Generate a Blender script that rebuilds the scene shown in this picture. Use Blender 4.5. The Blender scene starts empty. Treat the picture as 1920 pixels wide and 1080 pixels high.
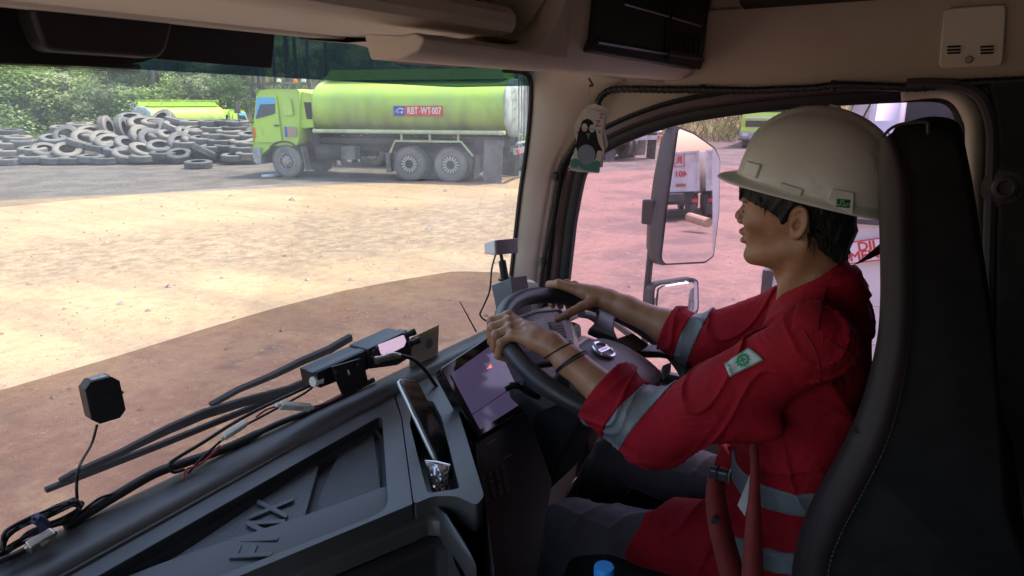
import bpy, bmesh, random, math
import numpy as np
from math import sin, cos, pi, radians, sqrt, atan2
from mathutils import Vector, Matrix, Quaternion
from mathutils.geometry import tessellate_polygon

SC = bpy.context.scene
COL = SC.collection
# ------------------------------------------------------------------ camera, sky, sun, exposure
FPX = 1290.0                      # focal length in pixels of a 1920 wide frame
YAW, PIT, EYE = radians(32.5), radians(15.0), 2.6
cam_d = bpy.data.cameras.new('camera'); cam = bpy.data.objects.new('camera', cam_d); COL.objects.link(cam)
cam_d.sensor_width = 36.0; cam_d.lens = 36.0 * FPX / 1920.0
cam_d.clip_start = 0.05; cam_d.clip_end = 1000
FW = Vector((cos(PIT)*cos(YAW), cos(PIT)*sin(YAW), -sin(PIT)))
RT = Vector((sin(YAW), -cos(YAW), 0)); UP = RT.cross(FW)
CAM = Vector((0, 0, EYE))
cam.matrix_world = Matrix(((RT.x, UP.x, -FW.x, 0), (RT.y, UP.y, -FW.y, 0), (RT.z, UP.z, -FW.z, EYE), (0, 0, 0, 1)))
SC.camera = cam

SUN_EL, SUN_AZ = radians(64), radians(125)      # azimuth from +Y towards +X
world = bpy.data.worlds.new('World'); SC.world = world; world.use_nodes = True
wn = world.node_tree.nodes; wl = world.node_tree.links
sky = wn.new('ShaderNodeTexSky'); sky.sky_type = 'NISHITA'; sky.sun_disc = False
sky.sun_elevation = SUN_EL; sky.sun_rotation = SUN_AZ; sky.air_density = 1.2; sky.dust_density = 2.5
bgn = wn['Background']; bgn.inputs['Strength'].default_value = 0.15
wl.new(sky.outputs[0], bgn.inputs['Color'])
sun_d = bpy.data.lights.new('sun', 'SUN'); sun_d.energy = 2.0; sun_d.angle = radians(0.5); sun_d.color = (1, .95, .87)
sun = bpy.data.objects.new('sun', sun_d); COL.objects.link(sun)
SDIR = Vector((cos(SUN_EL)*sin(SUN_AZ), cos(SUN_EL)*cos(SUN_AZ), sin(SUN_EL)))
sun.rotation_euler = (-SDIR).to_track_quat('-Z', 'Y').to_euler(); sun.location = (0, 0, 40)
SC.view_settings.view_transform = 'Standard'; SC.view_settings.look = 'None'
SC.view_settings.exposure = 2.1; SC.view_settings.gamma = 1.0
SC.cycles.max_bounces = 10; SC.cycles.diffuse_bounces = 5; SC.cycles.glossy_bounces = 4
SC.cycles.transparent_max_bounces = 16; SC.cycles.transmission_bounces = 6
SC.cycles.use_denoising = True; SC.cycles.sample_clamp_indirect = 6.0
SC.cycles.adaptive_threshold = 0.008

# ------------------------------------------------------------------ picture pixel -> point helpers (authoring units: 1920x1080)
def ray(u, v): return FW*FPX + RT*(u-960) - UP*(v-540)
def Dp(u, v, d): return CAM + ray(u, v)*(d/FPX)
def Xp(u, v, x): r = ray(u, v); return CAM + r*(x/r.x)
def Yp(u, v, y): r = ray(u, v); return CAM + r*(y/r.y)
def Zp(u, v, z): r = ray(u, v); return CAM + r*((z-EYE)/r.z)
def Pl(u, v, o, n):
    r = ray(u, v); o = Vector(o); n = Vector(n); return CAM + r*((o-CAM).dot(n)/r.dot(n))
def V(*a): return Vector(a)

# ------------------------------------------------------------------ materials
def mat(name, col=(.5, .5, .5), rough=.5, metal=0.0, col2=None, scale=8.0, detail=5.0, lo=.35, hi=.65, bump=0.0, bscale=60.0,
        rvar=0.0, coat=0.0, spec=.5, stretch=None, sheen=0.0, col3=None, scale3=1.0, lo3=.55, hi3=.75, emit=None, estr=0.0, alpha=None, bdist=.01, sss=0.0, bump2=0.0, bscale2=20.0, bdist2=.01):
    m = bpy.data.materials.new(name); m.use_nodes = True
    nt = m.node_tree; N, L = nt.nodes, nt.links; b = N['Principled BSDF']
    b.inputs['Base Color'].default_value = (*col, 1); b.inputs['Roughness'].default_value = rough
    b.inputs['Metallic'].default_value = metal; b.inputs['Specular IOR Level'].default_value = spec
    b.inputs['Coat Weight'].default_value = coat; b.inputs['Coat Roughness'].default_value = .15
    if sheen: b.inputs['Sheen Weight'].default_value = sheen
    if sss:
        b.inputs['Subsurface Weight'].default_value = sss; b.inputs['Subsurface Radius'].default_value = (.012, .005, .003); b.inputs['Subsurface Scale'].default_value = 1.0
    if emit: b.inputs['Emission Color'].default_value = (*emit, 1); b.inputs['Emission Strength'].default_value = estr
    tc = N.new('ShaderNodeTexCoord'); src = tc.outputs['Object']
    if stretch:
        mp = N.new('ShaderNodeMapping'); mp.inputs['Scale'].default_value = stretch; L.new(src, mp.inputs[0]); src = mp.outputs[0]
    def noise(sc, dt):
        n = N.new('ShaderNodeTexNoise'); n.inputs['Scale'].default_value = sc; n.inputs['Detail'].default_value = dt; n.inputs['Roughness'].default_value = .6
        L.new(src, n.inputs['Vector']); return n
    def ramp(n, a, z):
        r = N.new('ShaderNodeMapRange'); r.inputs['From Min'].default_value = a; r.inputs['From Max'].default_value = z; r.interpolation_type = 'SMOOTHSTEP'
        L.new(n.outputs['Fac'], r.inputs['Value']); return r
    last = None
    if col2 or rvar:
        n1 = noise(scale, detail); r1 = ramp(n1, lo, hi)
    if col2:
        mx = N.new('ShaderNodeMix'); mx.data_type = 'RGBA'; mx.inputs[6].default_value = (*col, 1); mx.inputs[7].default_value = (*col2, 1)
        L.new(r1.outputs[0], mx.inputs[0]); last = mx.outputs[2]
    if col3:
        n3 = noise(scale3, 8); r3 = ramp(n3, lo3, hi3)
        mx = N.new('ShaderNodeMix'); mx.data_type = 'RGBA'; mx.inputs[7].default_value = (*col3, 1)
        if last: L.new(last, mx.inputs[6])
        else: mx.inputs[6].default_value = (*col, 1)
        L.new(r3.outputs[0], mx.inputs[0]); last = mx.outputs[2]
    if last: L.new(last, b.inputs['Base Color'])
    if rvar:
        rr = N.new('ShaderNodeMapRange'); rr.inputs['To Min'].default_value = max(0.02, rough-rvar); rr.inputs['To Max'].default_value = min(1, rough+rvar)
        L.new(n1.outputs['Fac'], rr.inputs['Value']); L.new(rr.outputs[0], b.inputs['Roughness'])
    if bump:
        nb = noise(bscale, 4); bp = N.new('ShaderNodeBump'); bp.inputs['Strength'].default_value = bump; bp.inputs['Distance'].default_value = bdist
        L.new(nb.outputs['Fac'], bp.inputs['Height']); L.new(bp.outputs[0], b.inputs['Normal'])
        if bump2:        # broader creases under the fine grain
            n2 = noise(bscale2, 3); n2.inputs['Distortion'].default_value = 1.2; ab = N.new('ShaderNodeMath'); ab.operation = 'ABSOLUTE'; sbn = N.new('ShaderNodeMath'); sbn.operation = 'SUBTRACT'; sbn.inputs[1].default_value = .5
            L.new(n2.outputs['Fac'], sbn.inputs[0]); L.new(sbn.outputs[0], ab.inputs[0]); b2 = N.new('ShaderNodeBump'); b2.inputs['Strength'].default_value = bump2; b2.inputs['Distance'].default_value = bdist2; b2.invert = True
            L.new(ab.outputs[0], b2.inputs['Height']); L.new(b2.outputs[0], bp.inputs['Normal'])
    return m

def glass(name, tint, refl=.04, rough=.02, dust=0.0, dustcol=(.8, .78, .75)):
    """thin pane: tinted transparency, a little mirror reflection, a little dust"""
    m = bpy.data.materials.new(name); m.use_nodes = True; nt = m.node_tree; N, L = nt.nodes, nt.links
    N.remove(N['Principled BSDF']); out = N['Material Output']
    t = N.new('ShaderNodeBsdfTransparent'); t.inputs[0].default_value = (*tint, 1)
    g = N.new('ShaderNodeBsdfGlossy'); g.inputs['Roughness'].default_value = rough
    lw = N.new('ShaderNodeFresnel'); lw.inputs[0].default_value = 1.45
    mu = N.new('ShaderNodeMath'); mu.operation = 'MULTIPLY'; mu.inputs[1].default_value = refl/.04
    L.new(lw.outputs[0], mu.inputs[0]); mu.use_clamp = True
    mx = N.new('ShaderNodeMixShader'); L.new(mu.outputs[0], mx.inputs[0]); L.new(t.outputs[0], mx.inputs[1]); L.new(g.outputs[0], mx.inputs[2])
    sh = mx.outputs[0]
    if dust:
        d = N.new('ShaderNodeBsdfTranslucent'); d.inputs[0].default_value = (*dustcol, 1)
        tc = N.new('ShaderNodeTexCoord'); n = N.new('ShaderNodeTexNoise'); n.inputs['Scale'].default_value = 7; n.inputs['Detail'].default_value = 9
        n2 = N.new('ShaderNodeTexNoise'); n2.inputs['Scale'].default_value = 900; n2.inputs['Detail'].default_value = 2
        L.new(tc.outputs['Object'], n.inputs[0]); L.new(tc.outputs['Object'], n2.inputs[0])
        r2 = N.new('ShaderNodeMapRange'); r2.inputs['From Min'].default_value = .62; r2.inputs['From Max'].default_value = .7; L.new(n2.outputs[0], r2.inputs[0])
        r = N.new('ShaderNodeMapRange'); r.inputs['From Min'].default_value = .25; r.inputs['From Max'].default_value = .8; r.inputs['To Min'].default_value = dust*.5; r.inputs['To Max'].default_value = dust*1.5
        L.new(n.outputs[0], r.inputs[0])
        ml = N.new('ShaderNodeMath'); ml.operation = 'MULTIPLY_ADD'; L.new(r2.outputs[0], ml.inputs[0]); ml.inputs[1].default_value = dust*1.2; L.new(r.outputs[0], ml.inputs[2])
        m2 = N.new('ShaderNodeMixShader'); L.new(ml.outputs[0], m2.inputs[0]); L.new(sh, m2.inputs[1]); L.new(d.outputs[0], m2.inputs[2]); sh = m2.outputs[0]
    L.new(sh, out.inputs[0]); return m

# ------------------------------------------------------------------ object helpers
def tag(o, label=None, cat=None, group=None, kind=None):
    if label: o['label'] = label
    if cat: o['category'] = cat
    if group: o['group'] = group
    if kind: o['kind'] = kind
    return o
def thing(name, label, cat, loc=(0, 0, 0), rotz=0.0, group=None, scale=1.0):
    o = bpy.data.objects.new(name, None); COL.objects.link(o); o.empty_display_size = .1
    o.location = loc; o.rotation_euler = (0, 0, rotz); o.scale = (scale,)*3
    return tag(o, label, cat, group)
def copy_tree(o, parent=None):
    c = o.copy(); COL.objects.link(c)
    if parent is not None: c.parent = parent
    for ch in o.children: copy_tree(ch, c)
    return c

class MB:
    """collects shapes into ONE mesh"""
    def __init__(s): s.v = []; s.f = []; s.mi = []; s.cur = 0
    def add(s, vs, fs):
        k = len(s.v); s.v.extend(tuple(p) for p in vs); s.f.extend(tuple(i+k for i in f) for f in fs); s.mi.extend([s.cur]*len(fs)); return s
    def box(s, c, d, R=None):
        x, y, z = d[0]/2, d[1]/2, d[2]/2; c = Vector(c)
        vs = [Vector(p) for p in ((-x,-y,-z),(x,-y,-z),(x,y,-z),(-x,y,-z),(-x,-y,z),(x,-y,z),(x,y,z),(-x,y,z))]
        if R is not None: vs = [R @ p for p in vs]
        return s.add([p+c for p in vs], [(0,3,2,1),(4,5,6,7),(0,1,5,4),(1,2,6,5),(2,3,7,6),(3,0,4,7)])
    def hexa(s, a, b):        # two quads (lists of 4 points) joined
        return s.add(list(a)+list(b), [(3,2,1,0),(4,5,6,7),(0,1,5,4),(1,2,6,5),(2,3,7,6),(3,0,4,7)])
    def tube(s, pts, r, n=10, caps=True, closed=False):
        pts = [Vector(p) for p in pts]; m = len(pts); rs = r if hasattr(r, '__len__') else [r]*m
        vs = []; prev = None
        for i in range(m):
            if closed: t = pts[(i+1) % m]-pts[i-1]
            else: t = pts[min(i+1, m-1)]-pts[max(i-1, 0)]
            t = t.normalized() if t.length > 1e-9 else Vector((0, 0, 1))
            if prev is None:
                a = Vector((0, 0, 1)) if abs(t.z) < .9 else Vector((1, 0, 0)); u = t.cross(a).normalized()
            else:
                u = prev - t*prev.dot(t); u = u.normalized() if u.length > 1e-6 else t.orthogonal().normalized()
            prev = u; w = t.cross(u)
            vs += [pts[i]+(u*cos(2*pi*k/n)+w*sin(2*pi*k/n))*rs[i] for k in range(n)]
        fs = []
        for i in range(m if closed else m-1):
            j = (i+1) % m
            fs += [(i*n+k, i*n+(k+1) % n, j*n+(k+1) % n, j*n+k) for k in range(n)]
        if caps and not closed: fs += [tuple(range(n))[::-1], tuple((m-1)*n+k for k in range(n))]
        return s.add(vs, fs)
    def loft(s, loops, caps=True, closed_u=True):
        n = len(loops[0]); vs = [p for l in loops for p in l]; fs = []
        for i in range(len(loops)-1):
            for k in range(n if closed_u else n-1):
                fs.append((i*n+k, i*n+(k+1) % n, (i+1)*n+(k+1) % n, (i+1)*n+k))
        if caps and closed_u: fs += [tuple(range(n))[::-1], tuple((len(loops)-1)*n+k for k in range(n))]
        return s.add(vs, fs)
    def lathe(s, prof, o=(0, 0, 0), ax='Z', n=32, R=None, caps=True):   # prof: (radius, height)
        o = Vector(o); loops = []
        for r, h in prof:
            l = []
            for k in range(n):
                a = 2*pi*k/n; c_, s_ = r*cos(a), r*sin(a)
                p = {'Z': Vector((c_, s_, h)), 'X': Vector((h, c_, s_)), 'Y': Vector((s_, h, c_))}[ax]
                l.append((R @ p if R is not None else p)+o)
            loops.append(l)
        return s.loft(loops, caps=caps)
    def prism(s, pts, d, holes=None):      # planar polygon swept by vector d
        pts = [Vector(p) for p in pts]; d = Vector(d)
        if not holes:
            n = len(pts)
            return s.add(pts+[p+d for p in pts], [tuple(range(n))[::-1], tuple(range(n, 2*n))]+[(i, (i+1) % n, n+(i+1) % n, n+i) for i in range(n)])
        loops = [pts]+[[Vector(p) for p in h] for h in holes]; al = [p for l in loops for p in l]
        tri = tessellate_polygon(loops); n = len(al); fs = [tuple(t)[::-1] for t in tri]+[tuple(i+n for i in t) for t in tri]; k = 0
        for l in loops:
            m = len(l); fs += [(k+i, k+(i+1) % m, n+k+(i+1) % m, n+k+i) for i in range(m)]; k += m
        return s.add(al+[p+d for p in al], fs)
    def xform(s, M, i0=0):
        s.v[i0:] = [tuple(M @ Vector(p)) for p in s.v[i0:]]; return s
    def build(s, name, m, parent=None, smooth=True, angle=35, bevel=0, segs=2, subsurf=0, recalc=True, solid=0):
        me = bpy.data.meshes.new(name); me.from_pydata(s.v, [], s.f)
        ms = m if isinstance(m, (list, tuple)) else [m]
        for q in ms: me.materials.append(q)
        if len(ms) > 1: me.polygons.foreach_set('material_index', s.mi)
        if recalc:
            bm = bmesh.new(); bm.from_mesh(me); bmesh.ops.recalc_face_normals(bm, faces=bm.faces); bm.to_mesh(me); bm.free()
        me.update()
        if smooth:
            me.polygons.foreach_set('use_smooth', [True]*len(me.polygons))
            if angle < 180: me.set_sharp_from_angle(angle=radians(angle))
        o = bpy.data.objects.new(name, me); COL.objects.link(o)
        if parent is not None: o.parent = parent
        if solid:
            q = o.modifiers.new('solid', 'SOLIDIFY'); q.thickness = solid; q.offset = 0
        if bevel:
            q = o.modifiers.new('bevel', 'BEVEL'); q.width = bevel; q.segments = segs; q.limit_method = 'ANGLE'; q.angle_limit = radians(38); q.harden_normals = False
        if subsurf:
            q = o.modifiers.new('sub', 'SUBSURF'); q.levels = subsurf; q.render_levels = subsurf
        return o

def rpoly(pts, r, n=5):
    """round the corners of a polygon (3D points); r one radius or one per corner"""
    pts = [Vector(p) for p in pts]; out = []; m = len(pts)
    for i in range(m):
        p = pts[i]; a = pts[i-1]-p; b = pts[(i+1) % m]-p; rr = r[i] if hasattr(r, '__len__') else r
        k = min(rr, a.length*.45, b.length*.45)
        if k < 1e-5: out.append(p); continue
        A, B = p+a.normalized()*k, p+b.normalized()*k
        for j in range(n+1):
            t = j/n; out.append(A*(1-t)**2+p*2*t*(1-t)+B*t*t)
    return out
def spline(pts, n=8, closed=False):
    pts = [Vector(p) for p in pts]; m = len(pts); out = []
    for i in range(m if closed else m-1):
        P = [pts[(i+k) % m] if closed else pts[max(0, min(m-1, i+k))] for k in (-1, 0, 1, 2)]
        for j in range(n):
            t = j/n
            out.append(.5*((2*P[1])+(P[2]-P[0])*t+(2*P[0]-5*P[1]+4*P[2]-P[3])*t*t+(3*P[1]-P[0]-3*P[2]+P[3])*t**3))
    if not closed: out.append(pts[-1])
    return out
def text_obj(s, size, name, m, parent, o, ex, ey, depth=.002, align='CENTER', bold=0.0, sx=1.0, fat=0.0):
    """letters lying in the plane through o spanned by ex (reading direction) and ey (up)"""
    cu = bpy.data.curves.new('t', 'FONT'); cu.body = s; cu.size = size; cu.extrude = depth; cu.align_x = align; cu.align_y = 'CENTER'; cu.offset = bold; cu.resolution_u = 3
    ob = bpy.data.objects.new('t', cu); COL.objects.link(ob)
    dg = bpy.context.evaluated_depsgraph_get(); me = bpy.data.meshes.new_from_object(ob.evaluated_get(dg))
    bpy.data.objects.remove(ob); bpy.data.curves.remove(cu)
    if fat:          # heavier strokes: the letters again, a hair to each side and a hair higher
        bm = bmesh.new()
        for k, (dx, dy) in enumerate(((0, 0), (-fat, 0), (fat, 0), (0, fat), (0, -fat))):
            m2 = me.copy(); m2.transform(Matrix.Translation((dx, dy, k*depth*.08))); bm.from_mesh(m2); bpy.data.meshes.remove(m2)
        bm.to_mesh(me); bm.free()
    ex = Vector(ex).normalized(); ey = Vector(ey); ey = (ey-ex*ey.dot(ex)).normalized(); ez = ex.cross(ey)
    if sx != 1: me.transform(Matrix.Diagonal((sx, 1, 1, 1)))
    M = Matrix(((ex.x, ey.x, ez.x, o[0]), (ex.y, ey.y, ez.y, o[1]), (ex.z, ey.z, ez.z, o[2]), (0, 0, 0, 1)))
    me.transform(M); me.name = name; me.materials.clear(); me.materials.append(m)
    q = bpy.data.objects.new(name, me); COL.objects.link(q)
    if parent is not None: q.parent = parent
    return q
def frame(o, ex, ey):
    ex = Vector(ex).normalized(); ey = Vector(ey); ey = (ey-ex*ey.dot(ex)).normalized(); ez = ex.cross(ey)
    return Matrix(((ex.x, ey.x, ez.x, o[0]), (ex.y, ey.y, ez.y, o[1]), (ex.z, ey.z, ez.z, o[2]), (0, 0, 0, 1)))

# ------------------------------------------------------------------ implicit surfaces -> one continuous mesh (sparse surface nets)
def sdf_mesh(f, lo, hi, h, B=8):
    lo = np.array(lo, float); nb = np.ceil((np.array(hi)-lo)/(h*B)).astype(int)
    I = np.stack(np.meshgrid(*[np.arange(k) for k in nb], indexing='ij'), -1).reshape(-1, 3)
    c = lo+(I+.5)*B*h; val = np.concatenate([f(c[i:i+200000]) for i in range(0, len(c), 200000)])
    I = I[np.abs(val) < B*h*1.35+.012]
    g = np.stack(np.meshgrid(*[np.arange(B+1)]*3, indexing='ij'), -1).reshape(-1, 3)
    N3 = nb*B+2
    def key(ijk): return (ijk[..., 0]*N3[1]+ijk[..., 1])*N3[2]+ijk[..., 2]
    VP, VK, EC = [], [], []
    off = np.array([[a, b, d] for a in (0, 1) for b in (0, 1) for d in (0, 1)])
    edges = [(i, j) for i in range(8) for j in range(i+1, 8) if np.abs(off[i]-off[j]).sum() == 1]
    for s in range(0, len(I), 400):
        bi = I[s:s+400]; P = lo+(bi[:, None, :]*B+g[None])*h
        F = f(P.reshape(-1, 3)).reshape(len(bi), B+1, B+1, B+1)
        C = np.stack([F[:, a:a+B, b:b+B, d:d+B] for a, b, d in off], -1)        # cells x 8 corners
        sg = C < 0; act = sg.any(-1) & ~sg.all(-1)
        w = np.argwhere(act)
        if not len(w): continue
        cc = C[act]; num = np.zeros((len(w), 3)); cnt = np.zeros(len(w))
        for i, j in edges:
            m = (cc[:, i] < 0) != (cc[:, j] < 0); t = np.where(m, cc[:, i]/(cc[:, i]-cc[:, j]+1e-12), 0)[:, None]
            num += np.where(m[:, None], off[i]*(1-t)+off[j]*t, 0); cnt += m
        cell = bi[w[:, 0]]*B+w[:, 1:]
        VP.append(lo+(cell+num/cnt[:, None])*h); VK.append(key(cell))
        for ax, (i, j) in enumerate(((0, 4), (0, 2), (0, 1))):
            m = (cc[:, i] < 0) != (cc[:, j] < 0); EC.append((ax, cell[m], cc[m, i] < 0))
    VP = np.concatenate(VP); VK = np.concatenate(VK); o = np.argsort(VK); VP, VK = VP[o], VK[o]
    Q = []
    for ax, cell, ins in EC:
        if not len(cell): continue
        e = np.eye(3, dtype=int); b, d = e[(ax+1) % 3], e[(ax+2) % 3]
        k = np.stack([key(cell), key(cell-b), key(cell-b-d), key(cell-d)], 1)
        ix = np.searchsorted(VK, k); ix = np.minimum(ix, len(VK)-1); ok = (VK[ix] == k).all(1)
        q = ix[ok]; fl = ins[ok]; q[~fl] = q[~fl][:, ::-1]; Q.append(q)
    Q = np.concatenate(Q)
    me = bpy.data.meshes.new('m'); me.vertices.add(len(VP)); me.vertices.foreach_set('co', VP.astype(np.float32).ravel())
    me.loops.add(len(Q)*4); me.loops.foreach_set('vertex_index', Q.astype(np.int32).ravel())
    me.polygons.add(len(Q)); me.polygons.foreach_set('loop_start', np.arange(0, len(Q)*4, 4, dtype=np.int32))
    me.polygons.foreach_set('use_smooth', np.ones(len(Q), bool))
    me.update(calc_edges=True); me.validate(); return me
def sobj(name, me, m, parent=None):
    me.name = name
    for q in (m if isinstance(m, (list, tuple)) else [m]): me.materials.append(q)
    o = bpy.data.objects.new(name, me); COL.objects.link(o)
    if parent is not None: o.parent = parent
    return o
def A3(p): return np.array(tuple(p), float)
def cap(P, a, b, ra, rb=None):          # tapered capsule
    a, b = A3(a), A3(b); rb = ra if rb is None else rb
    d = b-a; t = np.clip(((P-a)@d)/(d@d), 0, 1); return np.linalg.norm(P-a-t[:, None]*d, axis=1)-(ra+(rb-ra)*t)
def ell(P, c, r, R=None):               # ellipsoid, R rows = local axes
    q = P-A3(c)
    if R is not None: q = q@np.array(R, float).T
    r = A3(r); k0 = np.linalg.norm(q/r, axis=1); k1 = np.linalg.norm(q/(r*r), axis=1); return k0*(k0-1)/np.maximum(k1, 1e-9)
def su(a, b, k):                        # smooth union
    h = np.clip(.5+.5*(b-a)/k, 0, 1); return b*(1-h)+a*h-k*h*(1-h)
def ss(a, b, k):                        # smooth subtract b from a
    h = np.clip(.5-.5*(a+b)/k, 0, 1); return a*(1-h)-b*h+k*h*(1-h)
# ================================================================== GROUND, HILL
rng = random.Random(7); nrng = np.random.default_rng(5)
FDIR = Vector((cos(YAW), sin(YAW), 0)); SDR = Vector((sin(YAW), -cos(YAW), 0))
def hillz(x, y):
    d = x*FDIR.x+y*FDIR.y; s = x*SDR.x+y*SDR.y
    st = 45.5+np.clip((s-2)*.35, 0, 9)+1.5*np.sin(s*.21+1)
    t = np.clip(d-st, 0, None)
    z = 7.5*(1-np.exp(-(t/11.0)**1.3))+np.clip(t-16, 0, None)*.33
    return z+np.where(t > 0, np.minimum(t*.1, .5)*(np.sin(x*.9+y*.4)+np.sin(y*1.1-x*.35)), 0)
def ground_mat():
    m = bpy.data.materials.new('laterite_ground'); m.use_nodes = True; nt = m.node_tree; N, L = nt.nodes, nt.links; b = N['Principled BSDF']
    b.inputs['Roughness'].default_value = .93; b.inputs['Specular IOR Level'].default_value = .2
    geo = N.new('ShaderNodeNewGeometry'); pos = geo.outputs['Position']
    def noise(sc, dt, st=None, ro=.6):
        n = N.new('ShaderNodeTexNoise'); n.inputs['Scale'].default_value = sc; n.inputs['Detail'].default_value = dt; n.inputs['Roughness'].default_value = ro
        if st:
            mp = N.new('ShaderNodeMapping'); mp.inputs['Rotation'].default_value = (0, 0, st[0]); mp.inputs['Scale'].default_value = st[1]; L.new(pos, mp.inputs[0]); L.new(mp.outputs[0], n.inputs[0])
        else: L.new(pos, n.inputs[0])
        return n.outputs['Fac']
    def rmp(x, a, z):
        r = N.new('ShaderNodeMapRange'); r.interpolation_type = 'SMOOTHSTEP'; r.inputs['From Min'].default_value = a; r.inputs['From Max'].default_value = z; L.new(x, r.inputs[0]); return r.outputs[0]
    def mix(f, a, c):
        x = N.new('ShaderNodeMix'); x.data_type = 'RGBA'; L.new(f, x.inputs[0])
        for k, q in ((6, a), (7, c)):
            if isinstance(q, tuple): x.inputs[k].default_value = (*q, 1)
            else: L.new(q, x.inputs[k])
        return x.outputs[2]
    def math_(op, a, c):
        x = N.new('ShaderNodeMath'); x.operation = op
        for k, q in enumerate((a, c)):
            if isinstance(q, (int, float)): x.inputs[k].default_value = q
            else: L.new(q, x.inputs[k])
        return x.outputs[0]
    def side(p, q):       # signed distance to a line on the ground
        n = Vector((-(q-p).y, (q-p).x, 0)).normalized()
        d = N.new('ShaderNodeVectorMath'); d.operation = 'DOT_PRODUCT'; L.new(pos, d.inputs[0]); d.inputs[1].default_value = n
        return math_('SUBTRACT', d.outputs['Value'], n.dot(p))
    tracks = noise(.55, 7, (radians(28), (2.4, .45, 1)))
    red = mix(rmp(noise(.35, 8), .38, .62), (0.170, 0.106, 0.081), (0.212, 0.140, 0.106))
    red = mix(rmp(tracks, .5, .66), red, (0.153, 0.111, 0.089))
    red = mix(rmp(noise(.7, 9, (radians(28), (1.3, .7, 1))), .5, .66), red, (.235, .17, .115)); red = mix(rmp(noise(1.6, 9), .56, .7), red, (.125, .095, .085))
    tan_ = mix(rmp(noise(.5, 9), .35, .65), (.255, .180, .102), (.310, .222, .126))
    tan_ = mix(rmp(tracks, .42, .72), tan_, (0.204, 0.144, 0.092))
    tan_ = mix(rmp(noise(1.1, 8, (radians(28), (1.5, .7, 1))), .58, .72), tan_, (0.221, 0.183, 0.140))
    c = mix(rmp(math_('ADD', math_('MULTIPLY', side(Zp(0, 730, 0), Zp(900, 515, 0)), 1.0), math_('MULTIPLY', noise(.5, 6), 1.6)), -.6, 2.2), red, tan_)  # foreground painted darker: the lower film's shade put into the ground colour
    # coarser brown gravel band worn by the trucks
    wob_ = math_('MULTIPLY', noise(.45, 8), 3.2)
    gb = math_('MULTIPLY', rmp(math_('ADD', side(Zp(300, 520, 0), Zp(990, 470, 0)), wob_), .9, 3.0), rmp(math_('ADD', side(Zp(990, 362, 0), Zp(300, 425, 0)), wob_), .9, 3.4))
    c = mix(math_('MULTIPLY', gb, .8), c, mix(rmp(noise(3.2, 9, None, .8), .40, .62), (.125, .088, .06), (.27, .20, .125)))
    # redder clay to the right (beside the driver's window)
    c = mix(rmp(math_('ADD', side(Zp(1000, 330, 0), Zp(1000, 700, 0)), math_('MULTIPLY', noise(.3, 5), 3)), 0, 3.5), c, mix(rmp(noise(.6, 9), .4, .65), (0.224, 0.141, 0.114), (0.135, 0.095, 0.085)))
    # grey gravelly standing by trucks and tyres; upper film's dimming painted into its colour
    gz = rmp(math_('ADD', side(Zp(0, 378, 0), Zp(980, 331, 0)), math_('MULTIPLY', noise(.4, 7), 1.2)), .5, 1.1)
    c = mix(gz, c, mix(rmp(noise(.8, 9), .4, .62), (0.095, 0.085, 0.079), (0.149, 0.131, 0.115)))
    # scattered pale pebbles
    vo = N.new('ShaderNodeTexVoronoi'); vo.inputs['Scale'].default_value = 7; L.new(pos, vo.inputs['Vector'])
    peb = math_('MULTIPLY', rmp(vo.outputs['Distance'], .26, .14), rmp(noise(.9, 5), .5, .64)); c = mix(math_('MULTIPLY', peb, .35), c, (.36, .30, .25))
    mid = noise(5.5, 8, None, .78); c = mix(math_('MULTIPLY', rmp(mid, .48, .70), .6), c, (.12, .08, .058)); c = mix(math_('MULTIPLY', rmp(mid, .5, .3), .25), c, (.42, .32, .22))
    fine = noise(26, 6, None, .75); c = mix(rmp(fine, .25, .75), mix(rmp(fine, .2, .5), (.10, .065, .045), c), c)
    grit = noise(90, 3, None, .8); c = mix(math_('MULTIPLY', rmp(grit, .55, .75), .35), c, (.6, .5, .4))
    # grass on the bank
    sep = N.new('ShaderNodeSeparateXYZ'); L.new(pos, sep.inputs[0])
    gr = mix(rmp(noise(.5, 8), .4, .6), (.105, .12, .04), (.20, .18, .085)); gr = mix(rmp(noise(.22, 6), .52, .64), gr, (.36, .23, .13))
    c = mix(rmp(math_('ADD', sep.outputs[2], math_('MULTIPLY', noise(.8, 5), .5)), .35, .8), c, gr)
    L.new(c, b.inputs['Base Color'])
    bp = N.new('ShaderNodeBump'); bp.inputs['Strength'].default_value = .9; bp.inputs['Distance'].default_value = .03
    L.new(math_('ADD', math_('ADD', math_('MULTIPLY', noise(3, 8), .9), math_('MULTIPLY', fine, .5)), math_('MULTIPLY', peb, .4)), bp.inputs['Height']); L.new(bp.outputs[0], b.inputs['Normal'])
    return m
xs = np.concatenate([np.linspace(-120, -12, 12), np.linspace(-10, 90, 126), np.linspace(94, 260, 24)])
ys = np.concatenate([np.linspace(-160, -36, 14), np.linspace(-34, 90, 150), np.linspace(94, 200, 14)])
GX, GY = np.meshgrid(xs, ys, indexing='ij'); GZ = hillz(GX, GY)
nx, ny = GX.shape; gv = np.stack([GX, GY, GZ], -1).reshape(-1, 3)
gf = [(i*ny+j, (i+1)*ny+j, (i+1)*ny+j+1, i*ny+j+1) for i in range(nx-1) for j in range(ny-1)]
g = MB(); g.v = [tuple(p) for p in gv]; g.f = gf; g.mi = [0]*len(gf)
tag(g.build('ground', ground_mat(), angle=180, recalc=False), kind='structure')

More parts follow.
